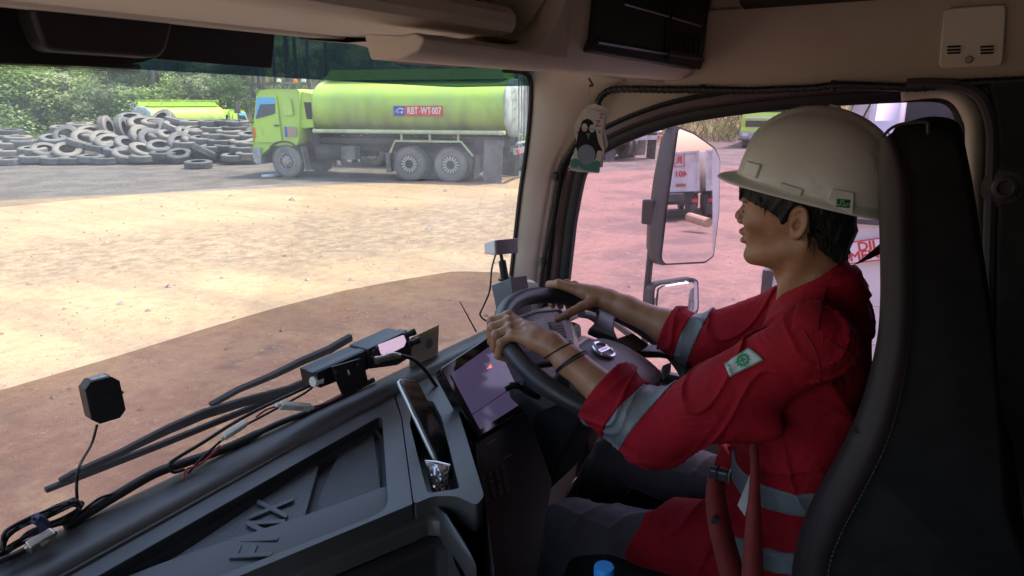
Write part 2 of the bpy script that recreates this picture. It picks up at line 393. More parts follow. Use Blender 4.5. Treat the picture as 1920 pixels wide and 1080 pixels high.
# loose stones: nobody could count them
st = MB()
M_stone = mat('stone', (.24, .185, .145), .9, col2=(.13, .095, .075), scale=3)
for k in range(2600):
    u, v = rng.uniform(-60, 1900), 200+ (rng.random()**.6)*620
    p = Zp(u, v, 0); r = rng.uniform(.006, .022)*(1+1.6*(rng.random() < .08))*min(2.2, max(.8, p.length/9))
    if p.length > 38 or hillz(p.x, p.y) > .02: continue
    a = rng.uniform(0, 6.3); vs = []
    for (x, y, z) in ((1,0,0),(.3,.9,.1),(-.8,.5,0),(-.7,-.6,.1),(.4,-.9,0),(.1,.1,.75),(0,0,-.3)):
        q = rng.uniform(.7, 1.2)*r; vs.append((p.x+(x*cos(a)-y*sin(a))*q, p.y+(x*sin(a)+y*cos(a))*q, max(-.01, z*q)))
    st.add(vs, [(0,1,5),(1,2,5),(2,3,5),(3,4,5),(4,0,5),(1,0,6),(2,1,6),(3,2,6),(4,3,6),(0,4,6)])
tag(st.build('gravel', M_stone, angle=60), kind='stuff')

# ================================================================== LIME WATER TANKER (copied for the ones parked around)
LIME = mat('lime_paint', (.46, .68, .07), .38, col2=(.41, .61, .09), scale=1.3, col3=(.30, .36, .12), scale3=2.2, lo3=.6, hi3=.8, coat=.25, bump=.05, bscale=3)
def tank_paint():
    """lime paint; road dirt sprayed up over the lower flank (a stain with its own ragged edge)"""
    m = mat('tank_paint', (.48, .70, .09), .42, col2=(.42, .62, .12), scale=.9, coat=.2, bump=.06, bscale=1.2)
    nt = m.node_tree; N, L = nt.nodes, nt.links; b = N['Principled BSDF']; src = b.inputs['Base Color'].links[0].from_socket
    tc = N.new('ShaderNodeTexCoord'); sp = N.new('ShaderNodeSeparateXYZ'); L.new(tc.outputs['Object'], sp.inputs[0])
    n = N.new('ShaderNodeTexNoise'); n.inputs['Scale'].default_value = 1.1; n.inputs['Detail'].default_value = 8
    mp = N.new('ShaderNodeMapping'); mp.inputs['Scale'].default_value = (1, 2.2, .35); L.new(tc.outputs['Object'], mp.inputs[0]); L.new(mp.outputs[0], n.inputs[0])
    ad = N.new('ShaderNodeMath'); ad.operation = 'MULTIPLY_ADD'; L.new(n.outputs[0], ad.inputs[0]); ad.inputs[1].default_value = -1.3; L.new(sp.outputs[2], ad.inputs[2])
    r = N.new('ShaderNodeMapRange'); r.inputs['From Min'].default_value = 1.75; r.inputs['From Max'].default_value = .75; L.new(ad.outputs[0], r.inputs[0])
    mu = N.new('ShaderNodeMath'); mu.operation = 'MULTIPLY'; mu.inputs[1].default_value = .92; L.new(r.outputs[0], mu.inputs[0])
    mx = N.new('ShaderNodeMix'); mx.data_type = 'RGBA'; L.new(mu.outputs[0], mx.inputs[0]); L.new(src, mx.inputs[6]); mx.inputs[7].default_value = (.17, .15, .085, 1)
    L.new(mx.outputs[2], b.inputs['Base Color']); return m
TANKP = tank_paint()
PALE = mat('pale_green_pipe', (.56, .66, .36), .5, col2=(.45, .48, .30), scale=3)
BLACKM = mat('chassis_black', (.035, .033, .035), .7, col2=(.09, .075, .065), scale=2.5)
RUBBER = mat('old_rubber', (.17, .16, .15), .85, col2=(.26, .235, .21), scale=2.0, bump=.3, bscale=14)
RIMDK = mat('dark_rim', (.03, .03, .032), .6); RIMLT = mat('dusty_steel', (.42, .38, .36), .6, col2=(.25, .2, .18), scale=9)
FLAPM = mat('mudflap_grey', (.20, .185, .18), .8, col2=(.12, .10, .09), scale=3)
DKGLASS = mat('dark_glass', (.012, .014, .018), .12, spec=.6)
BLUEV = mat('blue_visor', (.10, .42, .72), .4); WHITEP = mat('white_paint_far', (.75, .75, .74), .45); REDP = mat('sign_red', (.62, .06, .045), .5); BLUEP = mat('sign_blue', (.04, .09, .42), .5)
ORANGE = mat('amber_lens', (.75, .16, .02), .25); STEEL = mat('grey_steel', (.42, .43, .46), .45, metal=.3, col2=(.3, .29, .29), scale=4); HEADL = mat('lamp_lens', (.6, .62, .65), .1, spec=.8)

SLOTM = mat('slot_steel', (.55, .52, .50), .5)
DOTY = mat('dot_yellow', (.7, .6, .15), .5)
def wheel(x, y, side, kind, parent, r=.52, w=.29):
    t = MB(); prof = [(.27, -w/2+.02), (.40, -w/2), (.485, -w/2+.015), (.515, -w/2+.045), (r, -w/4), (r, w/4), (.515, w/2-.045), (.485, w/2-.015), (.40, w/2), (.27, w/2-.02), (.25, 0)]
    t.lathe(prof+[prof[0]], (x, y, r), 'X', 40)
    for k in range(44):
        a = 2*pi*k/44
        for sx in (-1, 1): t.box((x+sx*w*.36, y+cos(a)*(r+.004), r+sin(a)*(r+.004)), (.075, .045, .02), Matrix.Rotation(a-pi/2, 3, 'X'))
    wo = t.build('wheel', RUBBER, parent, angle=40)
    q = MB(); o = x+side*w*.5
    if kind == 'front':
        q.lathe([(.001, .0), (.28, -.03), (.285, .0), (.265, .005), (.2, -.05), (.17, -.02), (.13, .0), (.12, .05), (.06, .06), (.001, .06)], (o, y, r), 'X', 28, None if side > 0 else Matrix.Scale(-1, 3, (1, 0, 0)))
        for k in range(8): a = k*pi/4; q.lathe([(.001, -.02), (.022, -.02), (.022, .045), (.001, .045)], (o, y+.185*cos(a), r+.185*sin(a)), 'X', 8, None if side > 0 else Matrix.Scale(-1, 3, (1, 0, 0)))
        q.build('rim', RIMLT, wo)
    else:
        q.lathe([(.001, -.13), (.29, -.13), (.29, -.02), (.27, -.01)], (o, y, r), 'X', 28, None if side > 0 else Matrix.Scale(-1, 3, (1, 0, 0)), caps=False)
        q.lathe([(.001, -.02), (.12, -.02), (.13, -.10)], (o, y, r), 'X', 20, None if side > 0 else Matrix.Scale(-1, 3, (1, 0, 0)))
        q.build('rim', RIMDK, wo)
        s_ = MB()
        for k in range(16):
            a = 2*pi*k/16; s_.box((o-side*.03, y+.205*cos(a), r+.205*sin(a)), (.03, .13, .040), Matrix.Rotation(a, 3, 'X'))
        s_.build('slotted_disc', SLOTM, wo)
    return wo
TGL = 'lime green water tanker trucks parked in the yard'
def make_tanker():
    R_ = thing('tanker_truck', 'lime green water tanker parked side-on with a red and blue fleet plate on its tank', 'truck', group=TGL)
    W = 1.17
    # cab: outline in the y-z plane, narrowing to the roof
    out = [(1.20, 1.72), (1.06, 1.88), (.93, 2.66), (.82, 2.77), (.3, 2.81), (-.55, 2.78), (-.62, 2.70), (-.52, 1.25), (-.40, 1.02), (.48, 1.02), (.62, .92), (.95, .70), (1.17, .72), (1.22, .95), (1.16, 1.10), (1.19, 1.4)]
    out = [(p.x, p.y) for p in rpoly([V(a, b, 0) for a, b in out], .09, 3)]
    def wz(z, e): return (W if z < 1.9 else W-(z-1.9)*.10)-e
    b = MB(); b.loft([[V(s*wz(z, e), y if e == 0 else y*.985, z if e == 0 else z-.012) for y, z in out] for s, e in ((-1, .05), (-1, 0), (1, 0), (1, .05))])
    body = b.build('cab', LIME, R_, angle=45)
    # fairing behind the cab
    f = MB(); f.loft([[V(s*1.02, y, z) for y, z in ((-.50, 1.55), (-.62, 2.72), (-1.0, 2.66), (-.98, 1.6))] for s in (-1, 1)]); f.build('cab_fairing', LIME, body, bevel=.03)
    for s in (-1, 1):
        f = MB(); f.prism([V(s*1.025, y, z) for y, z in ((-.70, 2.38), (-.97, 2.38), (-.95, 1.86), (-.76, 1.86))], V(s*.008, 0, 0)); f.build('rear_window', DKGLASS, body)
    for s in (-1, 1):
        def S(y, z, e=0): return V(s*(wz(z, 0)+e), y, z)
        d = MB(); d.prism(rpoly([S(.93, 2.60, .003), S(.22, 2.60, .003), S(.12, 1.35, .003), S(.12, 1.12, .003), S(1.08, 1.12, .003), S(1.06, 1.80, .003)], .05, 3), V(s*.010, 0, 0))
        do = d.build('door', LIME, body, bevel=.004)
        w = MB(); w.prism(rpoly([S(.88, 2.52, .014), S(.27, 2.52, .014), S(.27, 2.03, .014), S(.98, 1.86, .014)], .05, 3), V(s*.004, 0, 0)); wi = w.build('window', DKGLASS, do)
        v = MB(); v.prism([S(.90, 2.53, .02), S(.26, 2.53, .02), S(.26, 2.33, .02), S(.80, 2.31, .02), S(.97, 1.90, .02), S(1.0, 1.86, .02)], V(s*.003, 0, 0)); v.build('visor_strip', BLUEV, wi)
        h = MB(); h.box(S(.24, 1.66, .03), (.035, .18, .05)); h.build('handle', BLACKM, do, bevel=.01)
        p = MB(); p.prism(rpoly([S(-.02, 2.48, .003), S(-.30, 2.48, .003), S(-.36, 1.98, .003), S(-.02, 1.98, .003)], .05, 3), V(s*.012, 0, 0)); p.build('side_panel', LIME, body, bevel=.004)
        p = MB(); p.prism([S(-.02, 1.62, .003), S(-.11, 1.62, .003), S(-.11, 1.30, .003), S(-.02, 1.30, .003)], V(s*.004, 0, 0)); p.build('blue_sticker', BLUEP, body)
        p = MB(); p.prism([S(-.115, 1.62, .003), S(-.42, 1.62, .003), S(-.43, 1.30, .003), S(-.115, 1.30, .003)], V(s*.004, 0, 0)); p.build('red_sticker', mat('faded_red', (.5, .2, .17), .6, col2=(.36, .30, .24), scale=9), body)
        p = MB(); p.box(V(s*(W+.005), 1.08, 1.42), (.03, .10, .34)); p.build('marker_lamp', ORANGE, body, bevel=.02)
        p = MB(); p.tube(spline([V(s*W, .62, .80), V(s*(W+.02), .50, 1.0), V(s*(W+.02), .2, 1.14), V(s*(W+.02), -.2, 1.12), V(s*(W+.02), -.5, .9)], 5), .03, 6); p.build('wheel_arch', BLACKM, body)
        p = MB(); p.box(V(s*1.0, -.62, .62), (.34, .03, .78), Matrix.Rotation(radians(-9), 3, 'X')); p.build('mudflap', FLAPM, R_)
        mi = MB(); mi.tube([V(s*1.1, .95, 2.5), V(s*1.32, 1.5, 2.42), V(s*1.32, 1.5, 1.75), V(s*1.12, 1.1, 1.75)], .02, 6); mi.box(V(s*1.34, 1.52, 2.22), (.2, .1, .36)); mi.build('wing_mirror', BLACKM, R_, bevel=.01)
        wheel(s*1.03, 0, s, 'front', R_)
        for y in (-4.25, -5.6): wheel(s*1.02, y, s, 'rear', R_); wheel(s*.70, y, s, 'rear', R_)
        # rear mudguard rails
        q = MB(); q.tube([V(s*1.12, -3.62, .86), V(s*1.12, -3.80, 1.22), V(s*1.12, -5.95, 1.22), V(s*1.12, -6.32, .80)], .035, 6)
        for y in (-4.02, -4.95, -5.86): q.tube([V(s*1.12, y, 1.22), V(s*1.12, y, 1.48)], .04, 6)
        q.build('mudguard_rail', PALE, R_)
        q = MB(); q.box(V(s*1.02, -3.55, .56), (.3, .16, .60)); q.build('mudflap', FLAPM, R_, bevel=.02)
        q = MB(); q.box(V(s*1.0, -6.42, .48), (.5, .03, .72), Matrix.Rotation(radians(7), 3, 'X')); q.build('mudflap', FLAPM, R_, bevel=.02)
        q = MB(); q.box(V(s*1.12, -6.95, .64), (.02, .58, 1.27), Matrix.Rotation(radians(3), 3, 'X')); q.build('mudflap', FLAPM, R_)
        q = MB(); q.tube([V(s*1.2, -1.06, 1.50), V(s*1.2, -7.35, 1.50)], .062, 10)
        for y in (-1.1, -2.9, -4.45, -5.9, -7.2): q.tube([V(s*1.2, y-.03, 1.50), V(s*1.2, y+.03, 1.50)], .075, 10)
        q.build('side_rail', PALE, R_)
        q = MB(); q.box(V(s*.9, -2.15, .82), (.35, .5, .42)); q.build('battery_box', FLAPM, R_, bevel=.02)
        q = MB(); q.lathe([(.001, -.45), (.24, -.45), (.26, -.4), (.26, .4), (.24, .45), (.001, .45)], V(s*.85, -1.45, .82), 'Y', 18); q.build('fuel_tank', BLACKM, R_)
    # front face
    fr = MB(); fr.loft([[V(x*k, y+.012, z) for x in (-1.02, -.5, 0, .5, 1.02)] for y, z, k in ((1.06, 1.90, 1), (.95, 2.58, .94))], closed_u=False); fr.build('windscreen', DKGLASS, body, solid=.01)
    fr = MB(); fr.box(V(0, 1.205, 1.30), (1.9, .05, .32)); fr.build('grille', BLACKM, body, bevel=.02)
    fr = MB(); fr.box(V(0, 1.215, 1.62), (2.0, .05, .09)); fr.build('bonnet_strip', mat('chrome_strip', (.7, .7, .7), .3, metal=.4), body)
    fr = MB(); fr.loft([[V(x, 1.16+dy-.10*(abs(x) > .9)*.9, z) for x in (-1.24, -1.0, 0, 1.0, 1.24)]+[V(x, .9, z) for x in (1.24, -1.24)] for z, dy in ((.42, 0), (.5, .10), (.85, .12), (.95, .05))]); fr.build('bumper', STEEL, R_, bevel=.02)
    for s in (-1, 1):
        fr = MB(); fr.box(V(s*.93, 1.27, .72), (.32, .05, .2)); fr.build('headlight', HEADL, R_, bevel=.03)
    fr = MB()
    for x in (-.7, -.2, .35): fr.tube([V(x, .55, 2.78), V(x, .5, 2.92), V(x+.25, .35, 3.0)], .02, 6)
    fr.box(V(.1, .45, 3.0), (1.5, .10, .05)); fr.box(V(-.2, -.1, 2.95), (.1, .9, .04)); fr.build('roof_rack', BLACKM, R_)
    for x, y, mm in ((-.6, .4, HEADL), (-.35, -.05, ORANGE), (-.6, -.5, HEADL)):
        fr = MB(); fr.lathe([(.001, -.05), (.07, -.05), (.08, .04), (.001, .06)], V(x, y, 3.06), 'Z', 10); fr.build('roof_lamp', mm, R_)
    # chassis
    c = MB()
    for s in (-1, 1): c.box(V(s*.42, -3.2, .98), (.10, 8.2, .26))
    for y in (-1.0, -3, -4.9, -6.6, -7.25): c.box(V(0, y, .98), (.8, .12, .2))
    for y in (0, -4.25, -5.6): c.box(V(0, y, .52), (1.7, .16, .16))
    c.box(V(0, .2, .95), (1.0, 1.3, .7)); c.box(V(0, -.85, 1.25), (1.5, .30, .7)); c.box(V(0, -4.9, .72), (1.3, 2.4, .3)); c.box(V(0, -3, 1.18), (1.4, 4.2, .18)); c.box(V(0, -6.7, 1.2), (1.6, .9, .3))
    for k in range(14): a = rng.uniform(-1, 1); c.tube(spline([V(a, -.7-rng.random()*.5, .7+rng.random()*.5), V(a+rng.uniform(-.3, .3), -.8-rng.random()*.4, 1.3), V(a*.8, -.75, 1.6)], 3), .025, 5)
    c.build('chassis', BLACKM, R_, bevel=.01)
    # tank
    def sec(y, k, n=40):
        l = []
        for i in range(n):
            a = 2*pi*i/n; ca, sa = cos(a), sin(a); e = .82
            l.append(V(1.2*k*math.copysign(abs(ca)**e, ca), y, 2.20+.86*k*math.copysign(abs(sa)**e, sa)))
        return l
    tk = MB(); tk.loft([sec(y, k) for y, k in ((-.93, .80), (-1.0, .92), (-1.08, .985), (-1.2, 1), (-3, 1), (-5, 1), (-7.0, 1), (-7.32, 1))])
    tank = tk.build('tank', TANKP, R_, angle=30)
    for y in (-2.95, -5.1):
        s_ = MB(); s_.loft([sec(y+dy, k) for dy, k in ((-.012, 1.0), (-.009, 1.0022), (.009, 1.0022), (.012, 1.0))], caps=False); s_.build('weld_seam', TANKP, tank)
    e = MB(); e.loft([sec(y, k) for y, k in ((-7.31, 1.02), (-7.36, 1.025), (-7.40, 1.0), (-7.44, .94), (-7.50, .7), (-7.53, .3))]); e.build('rear_dish', mat('dish_grey_green', (.52, .58, .50), .5, col2=(.34, .36, .33), scale=3), tank)
    wk = MB(); wk.box(V(0, -4.2, 3.10), (1.25, 6.0, .05))
    for s in (-1, 1): wk.prism([V(s*.62, -1.25, 3.05), V(s*.62, -1.5, 3.36), V(s*.62, -7.1, 3.36), V(s*.62, -7.2, 3.05)], V(s*.03, 0, 0))
    wk.build('walkway', LIME, tank)
    for y in (-2.6, -4.2, -5.8):
        h = MB(); h.lathe([(.001, 3.1), (.27, 3.1), (.27, 3.30), (.3, 3.30), (.3, 3.36), (.001, 3.4)], V(0, y, 0), 'Z', 18); h.build('manhole', LIME, tank)
    l = MB()
    for x in (-.75, -.40): l.tube([V(x, -7.66, 1.0), V(x, -7.66, 3.2), V(x, -7.3, 3.4)], .025, 6)
    for k in range(8): l.tube([V(-.75, -7.66, 1.15+k*.28), V(-.40, -7.66, 1.15+k*.28)], .018, 6)
    l.tube([V(.3, -7.6, 1.3), V(.3, -7.6, 2.9)], .05, 8); l.build('ladder', STEEL, R_)
    r = MB(); r.box(V(0, -7.62, .95), (2.2, .10, .18)); r.tube([V(-1.0, -7.66, 1.18), V(1.0, -7.66, 1.18)], .045, 8); r.build('rear_bar', STEEL, R_)
    for s in (-1, 1):
        r = MB(); r.box(V(s*.95, -7.7, .95), (.24, .05, .14)); r.build('tail_light', REDP, R_)
    # fleet plate on the left flank, following the flank at its height
    pz, hz = 2.12, .15; xx = -1.224
    P0 = MB(); P0.box(V(xx, -4.02, pz), (.018, .36, 2*hz)); bl = P0.build('blue_plate', BLUEP, tank)
    P1 = MB(); P1.box(V(xx, -4.82, pz), (.018, 1.22, 2*hz)); rd = P1.build('red_plate', REDP, tank)
    text_obj('RBT', .29, 'lettering', WHITEP, rd, (xx-.012, -4.46, pz), (0, -1, 0), (0, 0, 1), .003, bold=.005, sx=.68)
    text_obj('WT', .29, 'lettering', WHITEP, rd, (xx-.012, -4.89, pz), (0, -1, 0), (0, 0, 1), .003, bold=.005, sx=.68)
    text_obj('007', .29, 'lettering', WHITEP, rd, (xx-.012, -5.23, pz), (0, -1, 0), (0, 0, 1), .003, bold=.005, sx=.68)
    for y in (-4.70, -5.04):
        dts = MB(); dts.lathe([(.001, -.003), (.022, -.003), (.022, .003), (.001, .003)], V(xx-.011, y, pz-.02), 'X', 10); dts.build('dot', DOTY, rd)
    em = MB()
    arc = [V(xx-.012, -4.02+.14-.29*t, pz-.05+.13*sin(t*2.4)) for t in np.linspace(0, 1, 12)]
    em.tube(arc, [.006+.016*t for t in np.linspace(0, 1, 12)], 6)
    for y, r_ in ((-3.99, .022), (-4.11, .032)): em.lathe([(.001, -.003), (r_, -.003), (r_, .003), (.001, .003)], V(xx-.011, y, pz-.035), 'X', 14)
    em.build('emblem', WHITEP, bl)
    return R_
tanker = make_tanker()
pA, pB = Zp(540, 333, 0), Zp(806, 340.5, 0)     # front wheel and middle of the rear bogie
hd = (pA-pB).normalized(); TS = (pA-pB).length/4.925
ang = atan2(-hd.x, hd.y); side_off = Vector((hd.y, -hd.x, 0))*1.17*TS
def put(o, p, a, s=TS): o.location = (p.x, p.y, hillz(p.x, p.y)*0); o.rotation_euler = (0, 0, a); o.scale = (s,)*3; return o
put(tanker, pA+side_off, ang)
# second tanker right behind, facing the other way
q = copy_tree(tanker); tag(q, 'lime green tanker facing away behind the plated tanker, only its tank top and cab showing')
put(q, tanker.location+Vector((hd.y, -hd.x, 0))*4.4*TS-hd*6.5*TS, ang+pi)
# tanker whose rear wheels show beyond the side window, behind the hanging air freshener
q = copy_tree(tanker); tag(q, 'tanker seen from behind through the driver window, its rear wheels beyond the air freshener')
a2 = radians(-28); h2 = Vector((-sin(a2), cos(a2), 0)); q.location = 0, 0, 0
put(q, Zp(1180, 294, 0)+h2*5.6*TS+Vector((h2.y, -h2.x, 0))*-1.0*TS, a2)
# tanker facing us beyond the mirror
q = copy_tree(tanker); tag(q, 'lime green truck facing the camera beyond the white hard hat')
pf = Zp(1430, 279, 0); a3 = atan2(1, -.10)
put(q, pf+Vector((1.25, .2, 0))*TS, radians(97))
# tanker with a railed tank beyond the tyre heap
q = copy_tree(tanker); tag(q, 'lime green tank with a top railing standing behind the heap of tyres')
tqd = SDR*.50+FDIR*.86; TQ = atan2(-tqd.x, tqd.y)
rl = MB()
for s in (-1, 1):
    for z in (3.38, 3.5): rl.tube([V(s*.8, -1.3, z), V(s*.8, -7.2, z)], .02, 5)
    for k in range(7): rl.tube([V(s*.8, -1.3-k*.98, 3.0), V(s*.8, -1.3-k*.98, 3.5)], .02, 5)
rl.build('tank_railing', LIME, q)
put(q, Dp(330, 194, 42)+tqd*3.6, TQ, .80); q.location.z = 0

# ================================================================== TYRE HEAP
TG = 'worn truck tyres in the heap'
tyv = []
for vi, (rr, ww) in enumerate(((.56, .30), (.58, .34), (.54, .28))):
    t = MB(); w = ww; r = rr
    t.lathe([(r*.55, -w*.46), (r*.74, -w*.5), (r*.9, -w*.49), (r*.965, -w*.40), (r, -w*.28), (r*1.004, 0), (r, w*.28), (r*.965, w*.40), (r*.9, w*.49), (r*.74, w*.5), (r*.55, w*.46), (r*.57, w*.40), (r*.78, w*.42), (r*.9, w*.3), (r*.92, 0), (r*.9, -w*.3), (r*.78, -w*.42), (r*.57, -w*.40), (r*.55, -w*.46)], (0, 0, 0), 'Z', 30)
    for k in range(36):
        a = 2*pi*k/36
        t.box((cos(a)*r, sin(a)*r, w*.24), (.02, .06, w*.3), Matrix.Rotation(a, 3, 'Z')); t.box((cos(a+.08)*r, sin(a+.08)*r, -w*.24), (.02, .06, w*.3), Matrix.Rotation(a+.08, 3, 'Z'))
    shade = ((.115, .11, .106), (.155, .14, .122), (.068, .066, .065))[vi]
    o = t.build('tyre', mat('tyre_rubber', shade, .85, col2=tuple(c*1.5 for c in shade), scale=2.5, bump=.3, bscale=12), angle=38)
    tyv.append(o)
# (pixel u, v, tilt deg, tilt direction deg in picture: 0 lean to camera, 90 lean right, kind)
tl = [(62,297,4,0,0),(105,300,3,0,0),(135,300,3,0,2),(62,283,6,0,1),(20,287,3,0,1),(18,302,3,0,0),(85,283,28,10,0),(127,284,32,0,1),(172,297,3,0,0),(198,300,3,0,2),(236,290,24,15,0),(240,272,35,30,0),(268,284,30,40,1),(336,291,22,-10,2),(372,308,4,0,2),(385,285,30,100,0),(340,268,52,10,0),(283,262,62,20,0),
      (267,256,55,30,1),(228,240,82,70,0),(200,240,80,65,1),(125,255,50,-20,0),(160,262,40,10,1),(195,262,34,5,1),(150,270,18,80,0),(185,277,10,60,2),(205,268,30,0,1),(170,250,24,0,1),(245,222,18,0,0),(265,233,30,0,1),(288,243,45,-30,0),(300,255,22,20,0),(305,225,50,-40,1),(333,228,12,80,1),(330,240,22,60,1),(360,232,4,0,1),(370,246,14,0,1),
      (395,231,3,0,0),(420,230,3,0,2),(445,232,3,0,0),(400,243,3,0,0),(440,242,3,0,2),(405,256,3,0,1),(440,257,6,0,0),(430,250,4,0,1),(415,267,3,0,0),(455,266,14,-20,1),(470,255,10,0,0),(455,280,4,0,0),(425,276,5,0,2),(468,292,3,0,1),(440,295,4,0,0),(400,278,4,0,0),(365,258,34,0,1),(352,252,30,40,0),(150,237,4,0,1),(120,243,5,0,1),(100,262,16,0,0),
      (20,248,3,0,2),(10,258,3,0,0),(35,262,3,0,1),(45,268,3,0,0),(220,282,10,0,0),(300,276,24,0,0),(305,290,6,0,2),(320,256,20,30,1),(475,272,4,0,1),(380,262,8,0,0),(20,272,6,0,1),(290,232,14,0,1),(350,270,6,0,0),(270,296,4,0,0)]
base = [(p.x, p.y) for p in (Zp(-20, 312, 0), Zp(250, 312, 0), Zp(480, 306, 0))]
n0 = Vector((-FDIR.x*sin(radians(24)), -FDIR.y*sin(radians(24)), cos(radians(24))))
o0 = Zp(230, 309, 0)+Vector((0, 0, .15))
def ordn(k): return f"{k}{'th' if 10 < k % 100 < 14 else {1: 'st', 2: 'nd', 3: 'rd'}.get(k % 10, 'th')}"
DSC = {0: 'grey', 1: 'tan dusty', 2: 'dark'}
def where(u, v, tilt):
    a = 'lying flat' if tilt < 12 else ('leaning' if tilt < 45 else 'standing on edge')
    h = 'low at the front' if v > 284 else ('half way up' if v > 250 else 'near the top')
    s = 'at the left end' if u < 90 else ('left of the middle' if u < 200 else ('in the middle' if u < 320 else ('right of the middle' if u < 410 else 'beside the green cab')))
    return a, h, s
for i, (u, v, tilt, dr, kd) in enumerate(tl):
    o = tyv[kd] if kd in tyv else copy_tree(tyv[kd]); tag(o, cat='tyre', group=TG)
    p = Pl(u, v, o0, n0); p.z = max(p.z, .17)
    if abs(p.z-.17) < 1e-6: p = Zp(u, v, .17)
    toc = Vector((-p.x, -p.y, 0)).normalized(); rgt = Vector((-toc.y, toc.x, 0))
    d = toc*cos(radians(dr))+rgt*sin(radians(dr)); nz = (Vector((0, 0, 1))*cos(radians(tilt))+d*sin(radians(tilt)))
    o.location = p; o.rotation_mode = 'QUATERNION'; o.rotation_quaternion = nz.to_track_quat('Z', 'Y') @ Quaternion((0, 0, 1), rng.uniform(0, 6))
    a, h, s = where(u, v, tilt); rk = sorted(q_[0]*1000+q_[1] for q_ in tl if where(*q_[:3])[1] == h).index(u*1000+v)+1
    o['label'] = f'{DSC[kd]} tyre {a}, {h} of heap, {ordn(rk)} from left'
for o in tyv: bpy.data.objects.remove(o)
# hidden carcasses that carry the heap
core = MB()
# earth bank under the heap
def bank():
    b_ = MB(); n = 26; loops = []
    for k, (dd, zz) in enumerate(((-.3, -.05), (1.0, .22), (4.0, 1.25), (6.0, 1.7), (8.5, 1.4), (11, -.05))):
        l = []
        for i in range(n):
            u = -60+i*(560/(n-1)); q = Zp(u, 304, 0)+FDIR*(dd+.5); l.append(V(q.x, q.y, max(-.05, zz*(1 if 90 < u < 470 else .35)*rng.uniform(.85, 1.1))))
        loops.append(l)
    return b_.loft(loops, caps=False, closed_u=False)
tag(bank().build('earth_mound', mat('dark_soil', (.12, .10, .08), .95, col2=(.07, .06, .05), scale=2)), kind='structure')

# ================================================================== PLANTS
def leafmat(name, c, c2):
    m = mat(name, c, .55, col2=c2, scale=1.2); nt = m.node_tree; N, L = nt.nodes, nt.links; b = N['Principled BSDF']
    t = N.new('ShaderNodeBsdfTranslucent'); src = b.inputs['Base Color'].links[0].from_socket; L.new(src, t.inputs[0])
    mx = N.new('ShaderNodeMixShader'); mx.inputs[0].default_value = .35; L.new(b.outputs[0], mx.inputs[1]); L.new(t.outputs[0], mx.inputs[2]); L.new(mx.outputs[0], N['Material Output'].inputs[0]); return m
LEAF = [leafmat('leaf_%s' % n, c, c2) for n, c, c2 in (('fresh', (.30, .42, .13), (.44, .53, .22)), ('dull', (.32, .39, .19), (.46, .50, .30)), ('deep', (.23, .35, .12), (.35, .45, .19)))]
BARK = mat('bark', (.16, .13, .11), .9, col2=(.08, .065, .055), scale=6, bump=.4, bscale=9)
def leafcloud(mb, c, rad, n, s, r_):
    for k in range(n):
        d = Vector((r_.gauss(0, 1), r_.gauss(0, 1), r_.gauss(0, 1))).normalized(); p = Vector(c)+Vector((d.x*rad[0], d.y*rad[1], d.z*rad[2]))*(r_.random()**.33)
        q = (Vector((r_.gauss(0, .55), r_.gauss(0, .55)-.25, 1)).to_track_quat('Z', 'Y') @ Quaternion((0, 0, 1), r_.uniform(0, 6.3))).to_matrix(); z = s*r_.uniform(.6, 1.4)
        mb.add([p+q@Vector(w)*z for w in ((-.5, 0, 0), (0, -.28, .06), (.55, 0, 0), (0, .28, .06))], [(0, 1, 2, 3)])
def bush_mesh(seed, h, m):
    r_ = random.Random(seed); mb = MB()
    for k in range(26):
        a = r_.uniform(0, 6.3); t = r_.random(); rr = (1-.55*t)*h*.62*sqrt(r_.random())
        cr = h*r_.uniform(.13, .26)
        leafcloud(mb, (rr*cos(a), rr*sin(a), h*(.12+.80*t)), (cr, cr, cr*.8), 130, .17, r_)
    return mb
bushes = []
for k in range(4):
    R_ = thing('bush', 'x', 'bush'); bush_mesh(20+k, 3.2, None).build('foliage', LEAF[k % 3], R_, smooth=False, recalc=False)
    s_ = MB()
    for j in range(5): a = j*1.3; s_.tube([V(.1*cos(a), .1*sin(a), -.3), V(.5*cos(a), .5*sin(a), 1.2), V(1.1*cos(a), 1.1*sin(a), 2.3)], [.05, .035, .015], 5)
    s_.build('stem', BARK, R_); bushes.append(R_)
BG = 'bushes on the bank behind the tyres and the tanker'
bl_ = []
for (u, v, s) in [(170,227,1.25),(207,229,1.2),(252,227,1.2),(292,226,1.1),(333,225,1.0),(376,223,.95),(432,223,.95),(20,232,1.5),(75,228,1.55),(120,222,1.3),(-25,240,1.6),(50,205,1.3),(165,214,1.2),(215,210,1.15),(255,205,1.0),(190,190,1.1),(100,190,1.25),(300,192,.95),(345,190,.9),(385,188,.9),(235,185,.95),(420,196,.9),(455,190,.95),(360,172,.8),(315,172,.8),(410,172,.9),(450,170,.9),(500,178,.8),(560,172,.8),(600,165,.9),(540,160,.8),(150,172,1.0),(20,180,1.3),(270,168,.9),(645,168,1.0),(1215,240,.45),(1015,200,1.0),(700,165,.9),(760,165,.9),(840,165,.9),(900,165,.9)]:
    dd = 45.6+(235-v)*.16+rng.uniform(-.5, .5); p = Dp(u, 194, dd); p = V(p.x, p.y, 0); bl_.append((p, s, u, v))
